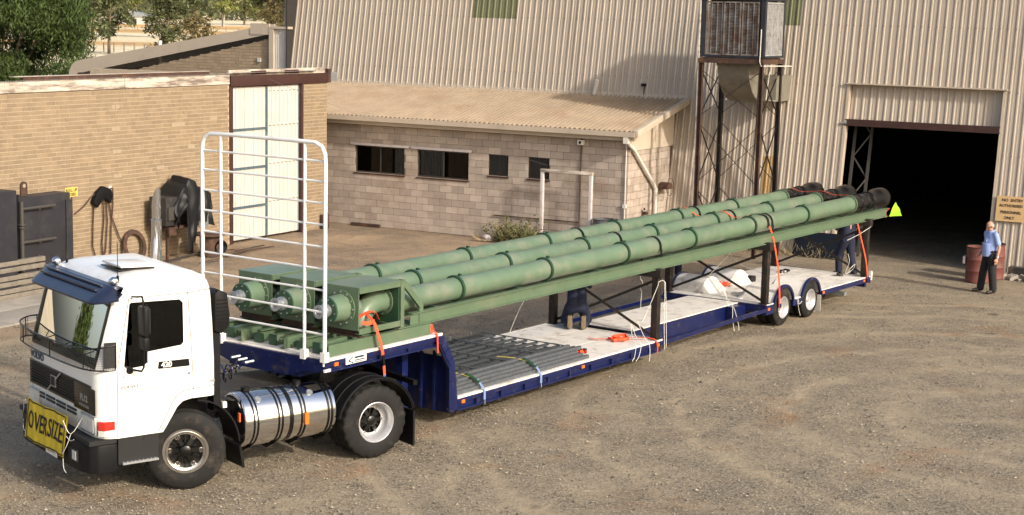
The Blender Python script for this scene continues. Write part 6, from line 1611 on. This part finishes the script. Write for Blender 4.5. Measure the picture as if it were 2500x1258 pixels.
# ================================================================ STRAPS, ROPES, LOADS
def strap(name,label,pts,wd,side,m_='orange',cat='strap',extra=None):
    t=thing(name,label,cat,FT,tuple(Vector(pts[0])))
    q=MB(); q.ribbon(sm(pts,5),wd,side); q.build('webbing',MT[m_],t,smooth=50); return t
s=strap('ratchet_strap','orange strap looped through the elbow housing and over the deck edge',[(1.22,.30,2.0),(1.16,.22,1.96),(1.10,.10,1.93),(1.08,.06,1.91),(1.08,.02,1.86),(1.10,-.03,1.70),(1.15,-.05,1.52),(1.17,-.055,1.42)],.06,(1,0,.1))
q=MB(); q.ribbon([(1.17,-.056,1.42),(1.19,-.058,1.26)],.045,(1,0,.1),.02); q.build('ratchet',MT['black'],s)
q=MB(); q.ribbon([(1.19,-.06,1.26),(1.205,-.06,1.12)],.05,(1,0,.1),.006); q.build('webbing',MT['orange'],s)
MT['bluetag']=mat('blue tag',(.05,.13,.36),.6)
q=MB(); q.ribbon([(1.205,-.06,1.12),(1.18,-.065,1.04)],.055,(1,0,.1),.006); q.build('tag',MT['bluetag'],s)
q=MB(); q.ribbon(sm([(.86,.08,1.92),(.98,.06,1.90),(1.10,.05,1.915)]),.055,(0,.2,1)); q.build('webbing',MT['orange'],s)
q=MB(); q.ribbon(sm([(1.0,.30,1.93),(1.12,.22,2.02),(1.30,.22,2.0),(1.40,.24,1.88)]),.05,(0,1,.3)); q.build('webbing',MT['orange'],s)
s=strap('ratchet_strap','orange strap with black sleeve over the three pipes at the front of the rear deck',[(13.62,2.36,2.24),(13.64,2.16,zp(13.6)+.185),(13.66,1.9,2.22),(13.68,1.62,2.20),(13.70,1.3,zp(13.7)+.185),(13.7,1.0,2.24),(13.72,.62,2.34)],.06,[(1,.2,0)]*31)
q=MB(); q.ribbon(sm([(13.72,.62,2.34),(13.74,.42,zp(13.7)+.19),(13.75,.27,zp(13.7)+.125),(13.75,.22,2.10)]),.07,(1,0,0),.012); q.build('sleeve',MT['black'],s)
q=MB(); q.ribbon(sm([(13.75,.215,2.12),(13.76,.12,1.90),(13.80,.0,1.3),(13.86,-.03,.8),(13.90,-.035,.40)]),.06,(1,0,0)); q.build('webbing',MT['orange'],s)
q=MB(); q.tube([(13.90,-.04,.40),(13.91,-.045,.34),(13.88,-.05,.30),(13.86,-.04,.33)],.008,5); q.build('hook',MT['steel'],s)
MB().box(13.88,13.95,-.05,.0,.42,.50).build('winch',MT['blue'],s)
s=strap('ratchet_strap','orange strap across the black intake ends down to the trailer tail',[(18.62,2.16,zp(18.6)+.20),(18.52,1.8,2.36),(18.45,1.30,zp(18.4)+.205),(18.3,.9,2.38),(18.12,.46,zp(18.1)+.21)],.045,(1,.3,0))
q=MB(); q.ribbon(sm([(17.92,.16,1.96),(18.02,.06,1.5),(18.20,-.03,.9),(18.33,-.035,.40)]),.055,(1,0,0)); q.build('webbing',MT['orange'],s)
q=MB(); q.box(18.28,18.36,-.05,.0,.42,.56); q.build('winch',MT['blue'],s)
def bundle(label,c,w_,n_,seed,ht=.05,m_='orange',name='coiled_strap',tail=None):
    r=rng(seed); t=thing(name,label,'strap',FT,c)
    for i in range(n_):
        a=r.random()*6.28; P=[]
        for k in range(6):
            a+=r.uniform(.5,1.5); P.append((c[0]+math.cos(a)*w_[0]*r.uniform(.2,1),c[1]+math.sin(a)*w_[1]*r.uniform(.2,1),c[2]+.012+r.random()*ht))
        q=MB(); q.ribbon(sm(P),.045,(r.uniform(-.4,.4),r.uniform(-.4,.4),1)); q.build('loop',MT[m_],t,smooth=50)
    if tail:
        q=MB(); q.ribbon(sm(tail),.05,(1,.3,0)); q.build('tail',MT[m_],t,smooth=50)
    return t
bundle('orange strap bundled at the rear corner of the gooseneck deck',(2.42,.16,DG+.004),(.22,.12),6,1,.10,tail=[(2.46,.04,DG+.05),(2.47,-.02,DG+.0),(2.475,-.03,DG-.15),(2.48,-.035,DG-.28)])
bundle('long orange strap folded on the low deck by the stand',(8.55,.55,DWZ+.004),(.30,.22),5,2,.05,tail=[(8.3,1.05,DWZ+.02),(8.25,.85,DWZ+.03),(8.45,.7,DWZ+.03),(8.7,.45,DWZ+.04),(8.9,.12,DWZ+.05),(8.95,-.01,DWZ+.02),(8.98,-.04,DWZ-.1),(8.96,-.05,DWZ-.22)])
b_=bundle('orange strap and black ratchet lying at the end of the steel racks',(6.95,.42,DWZ+.004),(.20,.22),5,3,.07)
q=MB(); q.box(6.92,7.12,.30,.36,DWZ+.02,DWZ+.10); q.build('ratchet',MT['black'],b_)
q=MB(); q.box(6.7,6.86,.5,.56,DWZ+.02,DWZ+.09); q.build('ratchet',MT['black'],b_)
bundle('heap of orange strap on the rear deck between the fenders',(14.95,1.9,DR+.004),(.28,.20),6,4,.05)
bundle('small black strap heap on the middle of the rear deck',(17.6,1.75,DR+.004),(.25,.12),4,6,.03,'black')
bundle('black rope and chain bundle at the trailer tail corner',(18.05,.55,DR+.004),(.15,.10),4,7,.05,'black')
def rope(label,paths,loc):
    t=thing('rope',label,'rope',FT,loc)
    for P in paths:
        q=MB(); q.tube(sm(P,5),.0055,5); q.build('strand',MT['rope'],t,smooth=60)
rope('white rope looped over the front stand post and hanging by the deck edge',[[(9.03,.03,1.50),(9.05,.02,1.545),(9.20,.02,1.55),(9.22,.0,1.50)],[(9.22,.0,1.52),(9.21,-.02,1.1),(9.2,-.03,.75),(9.22,-.035,.45),(9.23,-.04,.25)],[(9.24,.0,1.52),(9.26,-.03,1.0),(9.24,-.05,.8),(9.28,-.04,.5),(9.27,-.05,.28)],[(9.22,-.02,1.05),(9.13,-.05,1.10),(9.16,-.05,1.0),(9.23,-.03,.98)],[(9.03,.02,1.5),(8.95,.1,1.2),(8.86,.16,.95),(8.80,.2,.80)]],(9.2,-.02,.5))
rope('white rope ends trailing from the low deck over its edge',[[(8.72,.4,.75),(8.55,.25,.55),(8.35,.05,.46),(8.15,-.06,.30),(8.05,-.07,.22)],[(8.74,.4,.75),(8.6,.2,.55),(8.45,.0,.46),(8.30,-.06,.28),(8.18,-.07,.20)],[(8.80,.3,.8),(8.72,.1,.55),(8.70,-.02,.45),(8.68,-.06,.25),(8.66,-.06,.12)]],(8.5,.1,.45))
rope('knotted white rope hanging behind the middle of the trailer',[[(11.6,1.95,1.78),(11.6,1.95,1.3),(11.55,1.95,1.1),(11.65,1.95,1.0),(11.55,1.95,.9),(11.62,1.95,.80),(11.60,1.95,.6),(11.6,1.95,.3)],[(11.9,2.3,1.75),(12.05,2.35,1.4),(12.1,2.4,1.2),(11.9,2.4,1.15)]],(11.6,1.95,.5))
rope('white rope running from the pipe clamp down to the rear deck',[[(12.95,.5,1.80),(12.96,.5,1.70),(12.85,.6,1.62),(12.75,1.0,1.15),(12.80,1.4,.75)]],(12.9,.6,.6))
rope('bunch of white rope hanging over the front edge of the rear deck',[[(13.0,1.0,1.0),(12.9,.8,.75),(12.6,.4,.6),(12.3,.2,.35),(12.2,.1,.15)],[(13.05,1.0,.98),(12.95,.75,.72),(12.75,.45,.55),(12.6,.25,.3),(12.5,.15,.12)],[(13.1,1.05,.95),(13.0,.8,.8),(12.95,.7,.6),(12.98,.65,.45)],[(13.08,.95,.85),(12.92,.8,.85),(12.98,.75,.7),(13.1,.85,.72)]],(12.9,.8,.5))
rope('white rope tied across the tail stand post',[[(17.6,.2,1.45),(17.95,.1,1.55),(18.3,.03,1.66),(18.55,.02,1.72)]],(18.2,.05,1.5))
rope('loose white rope trailing behind the rear deck stand post',[[(13.5,.2,1.15),(13.9,.5,1.12),(14.4,1.2,1.15),(14.8,1.7,1.3)],[(13.5,.2,1.12),(13.62,.2,.95),(13.7,.15,1.05)]],(13.6,.2,1.0))
rope('white rope hanging from the deck between the trailer wheels',[[(14.72,-.015,.52),(14.76,-.03,.4),(14.82,-.03,.25),(14.9,-.035,.12)],[(14.80,-.015,.50),(14.82,-.03,.38),(14.95,-.03,.42)]],(14.8,-.02,.2))
rope('thin white rope from the far skid beam down to the low deck edge',[[(8.3,2.3,1.35),(8.0,2.4,.9),(7.75,2.45,.46)]],(8.0,2.4,.46))
rope('white rope coil at the tail stand foot',[[(18.0,.35,.60),(17.95,.25,.75),(18.1,.2,.85),(18.2,.3,.7),(18.05,.4,.62),(18.0,.3,.9),(17.9,.3,1.1)]],(18.05,.3,.55))
# steel rack stack on the low deck
MT['galv']=mat('dull galvanised frames',(.165,.18,.195),.45,.6,var=.2,vs=14,dirt=((.10,.10,.10),.5,9,.5))
MT['galvd']=mat('dark galvanised rails',(.085,.095,.105),.45,.5,var=.2,vs=14)
gr=thing('steel_frame_stack','stack of galvanised steel frames strapped on the low deck behind the gooseneck','steel frames',FT,(4.9,1.3,DWZ))
for L in range(3):
    z=DWZ+.01+L*.062; xo=.05*L
    for i in range(9):
        y=.42+i*.235; q=MB(); q.box(3.10+xo,6.72+xo*.5,y-.015,y+.015,z,z+.042); q.build('rail',MT['galvd'],gr)
    for i in range(5):
        x=3.25+xo+i*.84; q=MB(); q.box(x-.02,x+.02,.40,2.32,z+.046,z+.060); q.build('cross_bar',MT['galv'],gr)
for i in range(6):
    y=.10+.055*i; z=DWZ+.005+.045*i*(1 if i<4 else .75); q=MB(); q.ibeam((3.10+.05*i,y,z+.03),(6.85-.1*(i%3),y,z+.03),.05,.06,.006,.006,chan=1); q.build('channel',MT['galv'],gr)
for i in range(6):
    x=3.4+i*.6; q=MB(); q.box(x-.02,x+.02,2.33,2.36,DWZ+.02,DWZ+.24); q.build('end_lug',MT['steel'],gr)
for k,x in enumerate((3.62,5.18)):
    s=thing('ratchet_strap',('pale blue strap over the front end of the steel frames','pale blue strap over the rear end of the steel frames')[k],'strap',FT,(x,.1,DWZ))
    MT['pblue']=MT.get('pblue') or mat('pale blue webbing',(.17,.24,.42),.7)
    q=MB(); q.ribbon(sm([(x-.12,.75,DWZ+.22),(x-.06,.45,DWZ+.23),(x,.22,DWZ+.20)]),.045,(1,.2,0)); q.build('webbing',MT['yellow'],s)
    q=MB(); q.bar((x,.30,DWZ+.235),(x+.06,.06,DWZ+.12),.07,.03); q.build('ratchet',MT['dkgreen'],s,bev=.006)
    q=MB(); q.ribbon(sm([(x+.05,.10,DWZ+.16),(x+.07,.0,DWZ+.03),(x+.08,-.02,DWZ-.02),(x+.08,-.025,DWZ-.15)]),.05,(1,0,0)); q.build('webbing',MT['pblue'],s)
    q=MB(); q.tube([(x+.08,-.03,DWZ-.15),(x+.08,-.03,DWZ-.22),(x+.10,-.02,DWZ-.24)],.008,5); q.build('hook',MT['steel'],s)
# flag
MT['lime']=mat('lime warning flag',(.28,.55,.02),.7,var=.08)
fl=thing('warning_flag','lime green warning flag tied to the nearest pipe end','flag',FT,(19.9,.2,1.8))
nu=8; vs=[]; A,Bq,Cq=Vector((20.22,.18,2.12)),Vector((20.55,.14,1.76)),Vector((19.70,.13,1.82))
for i in range(nu+1):
    for j in range(nu+1-i):
        u,v=i/nu,j/nu; p=A*(1-u-v)+Bq*u+Cq*v; p=p+Vector((0,.015*math.sin(9*u+5*v),0)); vs.append(p)
def ti(i,j): return sum(nu+1-k for k in range(i))+j
q=MB(); fs=[]
for i in range(nu):
    for j in range(nu-i):
        fs.append((ti(i,j),ti(i+1,j),ti(i,j+1)))
        if j<nu-i-1: fs.append((ti(i+1,j),ti(i+1,j+1),ti(i,j+1)))
q.add(vs,fs); q.build('cloth',MT['lime'],fl,smooth=60)
q=MB(); q.ribbon([(19.62,.16,1.80),(19.7,.2,1.92),(19.85,.18,2.0)],.05,(1,0,0)); q.build('tie',MT['orange'],fl)
MB().box(15.35,15.65,2.1,2.3,DR+.08,DR+.20).build('toolbox',MT['blackp'],F=FT,loc=(15.5,2.2,DR)) if False else None
q=MB(); q.box(15.62,15.85,1.55,1.72,DR+.004,DR+.15); o=q.build('rubber_chock',MT['rubber'],F=FT,loc=(15.7,1.6,DR),bev=.02); tag(o,'black wheel chock on the rear deck beside the far fender','chock')
q=MB(); n_=10; q.prism([(14.25+.13*math.cos(math.pi*i/n_),DR+.004+.10*math.sin(math.pi*i/n_)) for i in range(n_+1)],'y',1.66,1.72); o=q.build('fender_cover',MT['black'],F=FT,loc=(14.25,1.7,DR)) ; tag(o,'small black half-round cap at the front fender on the far side','cap')
# ================================================================ PEOPLE
MT['skin']=mat('skin',(.46,.25,.17),.55,var=.08,vs=20)
MT['shirtb']=mat('light blue shirt',(.27,.36,.66),.85,var=.08,vs=9,bump=.5,bs=14)
MT['trblack']=mat('black trousers',(.010,.010,.013),.85,var=.2,vs=9,bump=.4,bs=12)
MT['navywork']=mat('navy work clothes',(.008,.012,.034),.85,var=.25,vs=9,bump=.5,bs=12)
MT['shoe']=mat('dark shoe leather',(.02,.014,.010),.5)
MT['sole']=mat('worn boot sole',(.17,.13,.075),.9,var=.2)
MT['hairg']=mat('grey hair',(.34,.31,.28),.85,var=.2,vs=60)
MT['cap']=mat('purple grey cap',(.09,.07,.12),.8,var=.2)
def blob(parts,voxel,sm_it=6):
    q=MB()
    for p in parts:
        if p[0]=='c':
            _,a,b_,r0,r1=p; q.loft([(a,r0),(b_,r1)],14); q.sph(a,r0 if not isinstance(r0,tuple) else min(r0),14,9); q.sph(b_,r1 if not isinstance(r1,tuple) else min(r1),14,9)
        elif p[0]=='s': q.sph(p[1],p[2],18,12)
        elif p[0]=='l': q.loft(p[1],20)
    me=q.mesh('b'); o=bpy.data.objects.new('b',me); COL.objects.link(o)
    m=o.modifiers.new('r','REMESH'); m.mode='VOXEL'; m.voxel_size=voxel; m.use_smooth_shade=True
    s=o.modifiers.new('s','SMOOTH'); s.factor=.5; s.iterations=sm_it
    bpy.context.view_layer.update(); out=evalmesh(o,'body'); bpy.data.objects.remove(o,do_unlink=True); bpy.data.meshes.remove(me)
    out.polygons.foreach_set('use_smooth',[True]*len(out.polygons)); return out
def V(*a): return Vector(a)
def hand(w,dirv,side,palm_n):
    """five fingers; w wrist, dirv direction of the hand, side = thumb side"""
    d=Vector(dirv).normalized(); s=Vector(side); s=(s-d*s.dot(d)).normalized(); n=d.cross(s); w=Vector(w); P=[]
    c=w+d*.05; P+=[('c',w,w+d*.085+s*.012,.026,.026),('c',w+s*.005,w+d*.085-s*.022,.024,.022),('c',w+d*.03,w+d*.085,.026,.026)]
    for k,(o_,L) in enumerate(((.030,.072),(.010,.082),(-.011,.076),(-.030,.060))):
        b=w+d*.085+s*o_; m=b+d*L*.5+n*.010; e=m+(d*.8+n*.55).normalized()*L*.5; P+=[('c',b,m,.0105,.0095),('c',m,e,.0095,.008)]
    tb_=w+d*.03+s*.026; tm_=tb_+(d*.6+s*.6).normalized()*.04; P+=[('c',tb_,tm_,.013,.012),('c',tm_,tm_+(d*.95+n*.2).normalized()*.035,.011,.009)]
    return P
def headparts(h,f,up=V(0,0,1)):
    """h head centre, f facing vector"""
    f=Vector(f).normalized(); s=f.cross(up).normalized(); u=s.cross(f)
    P=[('s',h+u*.03-f*.01,(.078,.088,.092)),('s',h+f*.018-u*.055,(.058,.062,.062)),('s',h+f*.045-u*.085,(.034,.03,.028)),('c',h+f*.088-u*.002,h+f*.108-u*.030,.010,.015),('c',h+f*.082+s*.03+u*.018,h+f*.082-s*.03+u*.018,.012,.012),('c',h+f*.085-u*.058+s*.018,h+f*.085-u*.058-s*.018,.008,.008)]
    for sg in (1,-1): P+=[('s',h+s*sg*.078-f*.01-u*.008,(.016,.02,.03))]
    return P
def person(label,F,loc,rot,J,cfg):
    """J joints in local coords; cfg dict materials and flags. top-level object = the body mesh"""
    vox=cfg.get('vox',.008)
    hf=cfg.get('face',V(0,-1,0)); P=headparts(J['head'],hf)
    P+=[('c',J['neck'],J['head']-V(0,0,.05),.056,.054),('c',J['chest'],J['neck'],.10,.055)]
    P+=[('c',J['pelvis']+V(-.05,0,0),J['chest'],.12,.12),('c',J['pelvis']+V(.05,0,0),J['chest'],.12,.12)]
    for sd in ('L','R'):
        P+=[('c',J['sh'+sd],J['chest'],.05,.09),('c',J['sh'+sd],J['el'+sd],.046,.040),('c',J['el'+sd],J['wr'+sd],.040,.027),('c',J['hip'+sd],J['kn'+sd],.078,.052),('c',J['kn'+sd],J['an'+sd],.052,.036),('c',J['an'+sd],J['toe'+sd],.036,.03),('c',J['pelvis'],J['hip'+sd],.10,.08)]
        dv=(J['wr'+sd]-J['el'+sd]).normalized(); P+=hand(J['wr'+sd],dv,cfg.get('thumb',V(0,-1,0)),None)
    me=blob(P,vox); me.name='person'
    body=addmesh('person',me,MT['skin'],None,F@Matrix.Translation(Vector(loc))@Matrix.Rotation(rot,4,'Z')); OFF[body]=(V(0,0,0),F)
    tag(body,label,'person')
    def part(name,parts,m_,v=.012,it=6):
        o=addmesh(name,blob(parts,v,it),m_,body); return o
    belly=cfg.get('belly',0); pe,ch=J['pelvis'],J['chest']; mid=pe.lerp(ch,.45); fr=cfg.get('front',V(0,-1,0))
    T_=[]
    T_+=[('c',pe+V(-.06,0,.02),ch+V(-.06,0,0),.135,.125),('c',pe+V(.06,0,.02),ch+V(.06,0,0),.135,.125),('s',ch,(.19,.12,.14))]
    if belly: T_+=[('s',mid+fr*belly+V(0,0,-.03),(.155,.125,.20)),('s',mid+fr*belly*.6+V(0,0,.10),(.16,.13,.20)),('l',[(pe+V(0,-.01,-.06),(.185,.150)),(pe+V(0,-.03,.10),(.180,.165)),(pe+V(0,-.03,.25),(.175,.155))])]
    for sd in ('L','R'):
        e=J['sh'+sd].lerp(J['el'+sd],cfg.get('sleeve',.75)) ; T_+=[('c',ch+V(0,0,.04),J['sh'+sd],.09,.068),('c',J['sh'+sd],e,.068,.066)]
        if cfg.get('long'): T_+=[('c',J['sh'+sd],J['el'+sd],.066,.055),('c',J['el'+sd],J['wr'+sd],.055,.042)]
    T_+=[('c',J['chest']+V(0,0,.05),J['neck']-V(0,0,.02),.10,.068)]
    part('shirt',T_,cfg['shirt'])
    Q=[('c',pe+V(-.06,0,.06),pe+V(-.06,0,-.02),.137,.13),('c',pe+V(.06,0,.06),pe+V(.06,0,-.02),.137,.13)]
    for sd in ('L','R'): Q+=[('c',pe,J['hip'+sd],.135,.122),('c',J['hip'+sd],J['kn'+sd],.122,.096),('c',J['kn'+sd],J['an'+sd].lerp(J['kn'+sd],.04),.096,.088)]
    part('trousers',Q,cfg['trousers'],.012,8)
    for sd in ('L','R'):
        a,t=J['an'+sd],J['toe'+sd]; d=(t-a); 
        part('shoe',[('c',a+V(0,0,-.02),t,.048,.040),('c',a-d.normalized()*.05+V(0,0,-.035)*cfg.get('flat',1),t,.040,.036)],MT['shoe'],.01,4)
    return body,part
def stand_j(h=1.74,sep=.11,lean=0):
    k=h/1.74
    J=dict(pelvis=V(0,0,.95),chest=V(0,.0,1.34),neck=V(0,-.01,1.49),head=V(0,-.03,1.615),hipL=V(.09,0,.90),hipR=V(-.09,0,.90),knL=V(sep,-.02,.49),knR=V(-sep,-.02,.49),anL=V(sep+.02,.02,.085),anR=V(-sep-.02,.02,.085),toeL=V(sep+.05,-.15,.04),toeR=V(-sep-.05,-.15,.04),shL=V(.19,.0,1.41),shR=V(-.19,0,1.41),elL=V(.25,.05,1.13),elR=V(-.25,.05,1.13),wrL=V(.26,-.02,.88),wrR=V(-.26,-.02,.88))
    return {a:b_*k for a,b_ in J.items()}
# ---- man in the blue shirt
J=stand_j(1.74,.16); J['knR']=V(-.15,-.06,.49); J['anR']=V(-.17,-.10,.085); J['toeR']=V(-.20,-.27,.04); J['head']=V(0,-.05,1.60); J['elL']=V(.265,.06,1.13); J['wrL']=V(.29,.0,.87); J['elR']=V(-.24,.08,1.14); J['wrR']=V(-.22,-.10,.96)
body,part=person('balding man in a pale blue short-sleeved shirt and black trousers looking down',FW,(11.43,38.72,0),R(-72),J,dict(shirt=MT['shirtb'],trousers=MT['trblack'],belly=.05,sleeve=.72,face=V(-.1,-1,-.5),vox=.007))
h=J['head']
part('hair',[('s',h+V(.0,.035,.015),(.083,.070,.066)),('s',h+V(.072,.005,.01),(.014,.03,.028)),('s',h+V(-.072,.005,.01),(.014,.03,.028))],MT['hairg'],.008,3)
q=MB(); f=V(-.1,-1,-.5).normalized(); s=f.cross(V(0,0,1)).normalized(); u=s.cross(f)
for sg in (1,-1):
    c=h+f*.098+s*sg*.034+u*.008; q.tube([c+s*.026*math.cos(t)+u*.018*math.sin(t) for t in [2*math.pi*i/16 for i in range(17)]],.003,5); q.tube([c+s*sg*.026,h+s*sg*.085-f*.01+u*.01],.003,4)
q.build('glasses',MT['black'],body)
for sg in (1,-1):
    q=MB(); q.sph(h+f*.088+s*sg*.032+u*.008,(.011,.011,.009),10,7); q.build('eye',MT['ink'],body)
q=MB(); q.box(-.137+.0,.137,-.145,.13,1.0,1.03); 
q=MB(); w_=J['wrL']; q.lathe([(-.016,.034),(-.016,.038),(.016,.038),(.016,.034)],w_+(J['elL']-w_).normalized()*.03,(J['elL']-w_),18,closed=True); q.build('watch',MT['steel'],body)
q=MB(); c=J['neck']; q.tube([(c.x+.075*math.cos(t),c.y+.005+.078*math.sin(t),c.z+.0+.025*math.sin(t)) for t in [-math.pi/2+.25+(2*math.pi-.5)*i/20 for i in range(21)]],.020,6); q.build('collar',MT['shirtb'],body,smooth=60)
MB().box(.05,.12,-.205,-.19,1.24,1.33).build('pocket',MT['shirtb'],body)
# ---- worker standing behind the far side (cap shows above the pipes)
J=stand_j(1.72,.10)
body,part=person('person in a purple-grey cap standing behind the green pipes',FW,(4.02,40.0,0),R(20),J,dict(shirt=MT['navywork'],trousers=MT['navywork'],long=True,vox=.010))
h=J['head']; part('cap',[('s',h+V(0,.0,.045),(.098,.105,.078)),('c',h+V(-.05,-.10,.04),h+V(.05,-.10,.04),.02,.02)],MT['cap'],.009,3)
# ---- worker at the tail in navy
J=stand_j(1.74,.10); J['knL']=V(.13,-.16,.50); J['anL']=V(.14,-.10,.085); J['toeL']=V(.15,-.27,.04); J['knR']=V(-.09,.05,.50); J['anR']=V(-.10,.22,.095); J['toeR']=V(-.11,.07,.04)
J['elL']=V(.25,-.12,1.18); J['wrL']=V(.16,-.32,1.22); J['elR']=V(-.25,-.12,1.18); J['wrR']=V(-.16,-.32,1.22)
body,part=person('worker in navy overalls standing behind the stand at the trailer tail',FT,(21.5,1.95,0),R(150),J,dict(shirt=MT['navywork'],trousers=MT['navywork'],long=True,vox=.010))
h=J['head']; part('hair',[('s',h+V(0,.02,.04),(.086,.092,.075))],MT['shoe'],.009,3)
# ---- kneeling worker on the low deck (faces away, boot soles toward the camera)
J=dict(pelvis=V(0,-.05,.42),chest=V(0,-.22,.84),neck=V(0,-.33,.99),head=V(0,-.42,1.08),hipL=V(.12,-.05,.38),hipR=V(-.12,-.05,.38),knL=V(.21,-.34,.10),knR=V(-.21,-.34,.10),anL=V(.13,.16,.09),anR=V(-.13,.16,.09),toeL=V(.13,.19,-.0+.045),toeR=V(-.13,.19,.045),shL=V(.19,-.34,.91),shR=V(-.19,-.34,.91),elL=V(.25,-.55,.72),elR=V(-.25,-.55,.72),wrL=V(.16,-.72,.84),wrR=V(-.16,-.72,.84))
body,part=person('worker in navy overalls kneeling on the low deck with boot soles showing',FT,(9.02,1.80,DWZ+.005),R(125),J,dict(shirt=MT['navywork'],trousers=MT['navywork'],long=True,vox=.010,face=V(0,-1,-.3)))
h=J['head']; part('hair',[('s',h+V(0,.02,.04),(.086,.092,.075))],MT['shoe'],.009,3)
for x in (.13,-.13):
    q=MB(); pr_=[(-.042,-.12),(-.045,.0),(-.050,.10),(-.03,.15),(.03,.15),(.050,.10),(.045,.0),(.042,-.12)]
    q.add([(x+a,.235,.16-b_*.92) for a,b_ in pr_]+[(x+a,.205,.16-b_*.92) for a,b_ in pr_],[tuple(range(8)),tuple(range(8,16))[::-1]]+[(i,(i+1)%8,(i+1)%8+8,i+8) for i in range(8)]); q.build('boot_sole',MT['sole'],body,bev=.006)
    part('boot',[('c',V(x,.17,.25),V(x,.18,.05),.045,.042)],MT['shoe'],.010,3)
